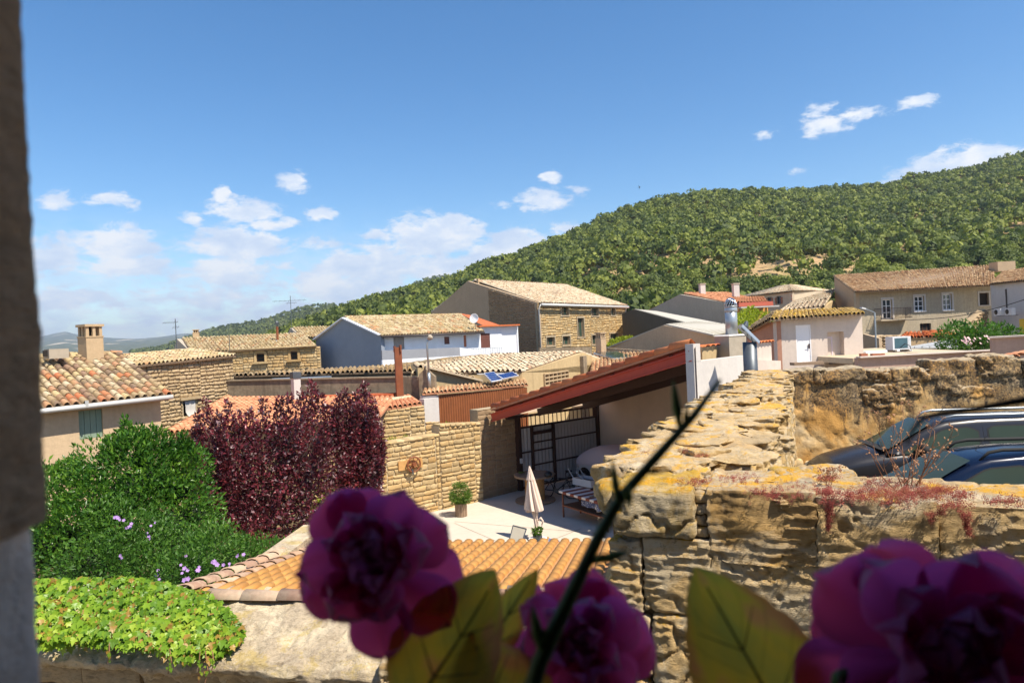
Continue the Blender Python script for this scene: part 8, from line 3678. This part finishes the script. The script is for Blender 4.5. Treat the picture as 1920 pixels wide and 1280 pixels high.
def petalmat():
    m, w, b, pos = mkmat('purple_silk_petal')
    r = rndv(w)
    at = w.new('ShaderNodeUVMap')
    sp = w.new('ShaderNodeSeparateXYZ')
    w.l.new(at.outputs[0], sp.inputs[0])
    c = w.ramp(sp.outputs[1], [(0.0, (0.18, 0.006, 0.10)), (0.35, (0.38, 0.014, 0.18)), (0.85, (0.50, 0.04, 0.26)), (1.0, (0.58, 0.17, 0.38))])
    fib = w.noise(w.mapping(at.outputs[0], (16, 1.6, 1)), 4.0, 4, .6)
    c = w.mix(w.math('MULTIPLY', fib, .35), c, (0.18, 0.008, 0.10))
    c = w.mix(w.math('MULTIPLY', r, .35), c, (0.36, 0.04, 0.32))
    w.l.new(c, b.inputs['Base Color'])
    b.inputs['Roughness'].default_value = .55
    b.inputs['Specular IOR Level'].default_value = .3
    b.inputs['Sheen Weight'].default_value = .5
    tr = w.new('ShaderNodeBsdfTranslucent')
    w.l.new(w.mix(.5, c, (0.85, 0.14, 0.42)), tr.inputs['Color'])
    ms = w.new('ShaderNodeMixShader')
    ms.inputs[0].default_value = .55
    w.l.new(b.outputs[0], ms.inputs[1])
    w.l.new(tr.outputs[0], ms.inputs[2])
    w.l.new(ms.outputs[0], w.n['Material Output'].inputs[0])
    w.l.new(w.bump(fib, .25, .002), b.inputs['Normal'])
    return m


def bigleafmat():
    m, w, b, pos = mkmat('silk_leaf')
    at = w.new('ShaderNodeUVMap')
    sp = w.new('ShaderNodeSeparateXYZ')
    w.l.new(at.outputs[0], sp.inputs[0])
    n = w.noise(at.outputs[0], 2.4, 3, .5)
    c = w.ramp(n, [(.35, (0.30, 0.33, 0.11)), (.52, (0.48, 0.42, 0.09)), (.64, (0.54, 0.30, 0.17))])
    edge = w.math('ABSOLUTE', w.math('SUBTRACT', sp.outputs[0], .5))
    c = w.mix(w.math('MULTIPLY', w.sstep(edge, .36, .5), .45), c, (0.40, 0.15, 0.11))
    # side veins
    v = w.math('FRACT', w.math('ADD', w.math('MULTIPLY', sp.outputs[1], 6.0), w.math('MULTIPLY', edge, -4.0)))
    v = w.sstep(w.math('ABSOLUTE', w.math('SUBTRACT', v, .5)), .06, .0)
    c = w.mix(w.math('MULTIPLY', v, .30), c, (0.05, 0.09, 0.03))
    w.l.new(c, b.inputs['Base Color'])
    b.inputs['Roughness'].default_value = .6
    tr = w.new('ShaderNodeBsdfTranslucent')
    w.l.new(w.mix(1.0, c, (1.5, 1.4, .7), 'MULTIPLY'), tr.inputs['Color'])
    ms = w.new('ShaderNodeMixShader')
    ms.inputs[0].default_value = .45
    w.l.new(b.outputs[0], ms.inputs[1])
    w.l.new(tr.outputs[0], ms.inputs[2])
    w.l.new(ms.outputs[0], w.n['Material Output'].inputs[0])
    w.l.new(w.bump(v, -.4, .003), b.inputs['Normal'])
    return m


M['petal'] = petalmat()
M['bigleaf'] = bigleafmat()
M['stem_g'] = plain('dark_green_stem', (0.07, 0.12, 0.035), .6, var=.3, scale=60)
M['vein'] = plain('teal_leaf_vein', (0.02, 0.07, 0.06), .6)
M['bud'] = plain('green_bud', (0.10, 0.19, 0.04), .6, var=.3, scale=60)


def petal(t, base, d, nrm, L, W, cup, curl, ruff, sd, name='petal'):
    """d: outwards direction, nrm: inner side"""
    r = random.Random(sd)
    d = Vector(d).normalized()
    nrm = Vector(nrm)
    nrm = (nrm - d * nrm.dot(d)).normalized()
    s = d.cross(nrm)
    n = 14
    ph = [r.uniform(0, 6.28) for _ in range(4)]
    rows, uvs = [], []
    for i in range(n + 1):
        v = math.sin(i / n * math.pi / 2) ** .9
        wv = W * .53 * (((v + .03) / .65) ** .7 if v < .62 else max(0.0, 1 - ((v - .62) / .381) ** 3) ** .5)
        row, uv = [], []
        for j in range(n + 1):
            u = j / n * 2 - 1
            lv = v * (1 - .05 * abs(u) ** 2.6 * v) - .03 * v * math.cos(u * 5 + ph[3]) * ruff * 8
            h = cup * W * (u * u) * (.35 + .65 * v) + curl * L * (lv ** 2.2) + ruff * .45 * L * v ** 2 * (math.sin(u * 4.2 + ph[0]) * .6 + math.sin(u * 8.0 + ph[1]) * .35)
            row.append(Vector(base) + d * L * lv + s * (wv * u * (1 - .25 * cup * abs(u))) + nrm * h)
            uv.append((j / n, v))
        rows.append(row)
        uvs.append(uv)
    m = MB()
    m.grid(rows, uvs)
    o = m.build(name, M['petal'], t, smooth=True)
    return o


def peony(name, label, c, axis, R_, sd, stem_to, extra=()):
    r = random.Random(sd)
    axis = Vector(axis).normalized()
    t = thing(name, label, 'flower', c, 'purple silk flowers on the window sill')
    x = axis.cross(Vector((0.1, .2, 1))).normalized()
    y = axis.cross(x)
    c = Vector(c)
    rings = [(5, 112, 1.12, 1.0, .18, -.24, .10, -.010), (6, 92, 1.08, .92, .24, -.08, .10, -.004), (6, 70, .95, .78, .32, .06, .12, .0), (6, 50, .80, .56, .42, .14, .14, .004), (7, 32, .64, .40, .5, .18, .15, .006), (6, 14, .5, .32, .55, .14, .16, .008)]
    k = 0
    for (n, ang, l, w_, cup, curl, ruff, up_) in rings:
        ph = r.uniform(0, 6.28)
        for i in range(n):
            a_ = ph + 2 * math.pi * i / n + r.gauss(0, .2)
            th = rad(ang + r.gauss(0, 9))
            rd = x * math.cos(a_) + y * math.sin(a_)
            d = rd * math.sin(th) + axis * math.cos(th)
            nr = axis * math.sin(th) - rd * math.cos(th)
            base = c + axis * up_ + rd * .004
            petal(t, base, d, nr, R_ * l * r.uniform(.88, 1.1), R_ * w_ * r.uniform(.85, 1.12), cup, curl, ruff * r.uniform(.6, 1.4), sd * 100 + k)
            k += 1
    for (d, nr, l, w_, cup, curl, ruff) in extra:
        petal(t, c, d, nr, R_ * l, R_ * w_, cup, curl, ruff, sd * 100 + k)
        k += 1
    m = MB()
    m.lathe(c - axis * .012, [(.004, -.006), (.012, 0), (.013, .01), (.006, .014)], 10, axis)
    m.build('calyx', M['stem_g'], t, smooth=True)
    m = MB()
    s1 = Vector(stem_to)
    m.tube([c - axis * .008, c - axis * .03 + (s1 - c) * .12, c.lerp(s1, .5) - axis * .01, s1], [.0035, .0035, .004, .0045], 8)
    m.build('stem', M['stem_g'], t, smooth=True)
    return t


def bigleaf(t, base, tip, W, face, fold=.2, curl=.1, sd=0):
    base, tip = Vector(base), Vector(tip)
    d = (tip - base)
    L = d.length
    d = d.normalized()
    n_ = Vector(face)
    n_ = (n_ - d * n_.dot(d)).normalized()
    s = d.cross(n_)
    r = random.Random(sd)
    ph = r.uniform(0, 6)
    rows, uvs, mid = [], [], []
    for i in range(19):
        v = i / 18
        wv = W * .5 * math.sin(math.pi * v ** .8) ** .75 * (1 - .15 * v) + .0006
        wv *= 1 + .03 * math.sin(i * 2.5)
        row, uv = [], []
        for j in range(13):
            u = j / 12 * 2 - 1
            h = fold * W * abs(u) ** 1.3 * .5 + curl * L * (v - .4) ** 2 - .02 * W * math.cos(abs(u) * 3 + v * 20) * (abs(u))
            row.append(base + d * L * v + s * wv * u + n_ * (h + .02 * L * math.sin(v * 5 + u * 2 + ph)))
            uv.append((j / 12, v))
        rows.append(row)
        uvs.append(uv)
        mid.append(row[6] + n_ * .0012)
    m = MB()
    m.grid(rows, uvs)
    o = m.build('leaf', M['bigleaf'], t, smooth=True)
    m = MB()
    m.tube(mid[:-2], [.0010 * (1 - i / 22) + .0002 for i in range(len(mid) - 2)], 6)
    for i in (5, 10):
        for sgn in (-1, 1):
            a_ = rows[i][6]
            b_ = rows[min(18, i + 3)][6 + sgn * 4]
            m.tube([a_ + n_ * .0008, a_.lerp(b_, .5) + n_ * .0016, b_ + n_ * .0008], [.0005, .0004, .0002], 5)
    m.build('vein', M['vein'], o, smooth=True)
    return o


t1 = peony('purple_flower', 'large purple silk flower in front of the plum trees and orange roof', P(708, 1058, .43), (.02, -.80, .42), .046, 4, P(752, 1400, .42))
t2 = peony('purple_flower', 'middle purple silk flower at the bottom edge behind the diagonal twig', P(1082, 1212, .45), (.05, -.80, .50), .046, 9, P(1080, 1420, .44))
t3 = peony('purple_flower', 'biggest purple silk flower in the lower right corner', P(1755, 1235, .36), (-.12, -.80, .48), .060, 13, P(1700, 1500, .36))
bigleaf(t1, P(765, 1350, .40), P(935, 1080, .44), .070, (-.25, -.9, .35), .35, .15, 1)
bigleaf(t1, P(880, 1260, .45), P(1008, 1066, .46), .030, (.3, -.8, .5), .3, -.1, 2)
bigleaf(t1, P(990, 1440, .38), P(880, 1180, .42), .072, (.1, -.8, .6), -.15, -.1, 3)
bigleaf(t3, P(1520, 1440, .38), P(1303, 1060, .42), .080, (-.2, -.95, .2), .12, .1, 4)

# twig
t = thing('diagonal_twig', 'dark green twig with buds rising diagonally across the middle', 'twig', P(1000, 1400, .36))
pth = [(985, 1330, .36), (1012, 1240, .36), (1075, 1105, .365), (1120, 1010, .37), (1165, 930, .375), (1235, 852, .38), (1300, 780, .39), (1350, 712, .40)]
m = MB()
m.tube([P(*p) for p in pth], [.0048, .0045, .0038, .0034, .0030, .0026, .0022, .0012], 10)
m.build('stem', M['stem_g'], t, smooth=True)


def bud(a, b, r_, name='bud'):
    a, b = Vector(a), Vector(b)
    m = MB()
    m.tube([a, a.lerp(b, .2), a.lerp(b, .45), a.lerp(b, .75), b], [r_ * .35, r_ * .55, r_, r_ * .7, r_ * .12], 8)
    m.build(name, M['bud'], t, smooth=True)


bud(P(1276, 812, .39), P(1262, 712, .39), .0030)
bud(P(1282, 800, .39), P(1290, 756, .388), .0016)
bud(P(1180, 950, .37), P(1176, 905, .37), .0026)
bud(P(1160, 950, .372), P(1148, 862, .372), .0024)
bud(P(1110, 1055, .366), P(1178, 1033, .36), .0028)
bud(P(1205, 888, .376), P(1256, 880, .374), .0012)
bud(P(1115, 1050, .366), P(1135, 1038, .362), .0018)
bud(P(1018, 1235, .36), P(998, 1135, .36), .0032)
bud(P(1012, 1240, .36), P(1025, 1175, .358), .002)
bud(P(1560, 1290, .35), P(1588, 1252, .35), .004)
bud(P(1020, 1230, .36), P(1010, 1200, .358), .002)
t = thing('bare_dark_twig', 'thin bare dark twig entering from the right edge above the vans', 'twig', P(1990, 735, .33))
m = MB()
m.tube([P(1990, 735, .33), P(1920, 750, .33), P(1830, 766, .335), P(1760, 776, .34), P(1728, 785, .34), P(1712, 806, .34), P(1700, 834, .34)], [.0024, .0022, .0018, .0015, .0013, .0010, .0006], 8)
m.build('stem', M['rubber'], t, smooth=True)
t = thing('flower_trough', 'dark flower trough on the window sill holding the silk flowers', 'planter', (.15, .42, -.56))
m = MB()
m.box((.15, .42, -.50), (1.0, .14, .14))
m.build('trough', M['plastic_b'], t)
# stems run down into the trough
m = MB()
for (px, Y) in ((752, .42), (1080, .44), (1700, .36), (985, .36)):
    m = MB()
    p = P(px, 1330, Y)
    m.tube([p, Vector((p.x, .42, -.46))], .0045, 6)
    m.build('stem', M['stem_g'], t)

# birds
def bird(label, p, s, ang):
    t = thing('flying_bird', label, 'bird', p, 'birds in the sky')
    p = Vector(p)
    x = Vector((math.cos(ang), 0, math.sin(ang)))
    z = Vector((-math.sin(ang), 0, math.cos(ang)))
    m = MB()
    m.tube([p - x * s * .5, p - x * s * .2, p + x * s * .2, p + x * s * .45], [s * .01, s * .09, s * .10, s * .02], 8)
    m.build('body', M['plastic_b'], t, smooth=True)
    for sg in (-1, 1):
        m = MB()
        a_ = p + x * s * .1
        tip = p + z * sg * s * .95 - x * s * .35
        m.poly([a_ + x * s * .12, a_ - x * s * .15, tip])
        m.poly([a_ - x * s * .15 + Vector((0, .01, 0)), a_ + x * s * .12 + Vector((0, .01, 0)), tip])
        m.build('wing', M['plastic_b'], t)
    m = MB()
    m.poly([p - x * s * .4, p - x * s * .85 + z * s * .15, p - x * s * .6, p - x * s * .85 - z * s * .15])
    m.build('tail', M['plastic_b'], t)


bird('dark swift flying with spread wings before the cloud at the upper right', P(1713, 331, 60), .45, .35)
bird('tiny dark bird in the blue sky above the left slope of the hill', P(1199, 351, 90), .35, .1)

# overhead wires
t = thing('overhead_wire', 'thin dark wire sagging across the front of the old grey house', 'wire', P(1640, 600, 44))
m = MB()
pts = []
for k in range(25):
    f = k / 24
    px = 1640 + (1925 - 1640) * f
    py = 596 + (560 - 596) * f + 26 * 4 * f * (1 - f) * .62
    pts.append(P(px, py, 44 - 4 * f))
m.tube(pts, .022, 5)
m.build('cable', M['plastic_b'], t)
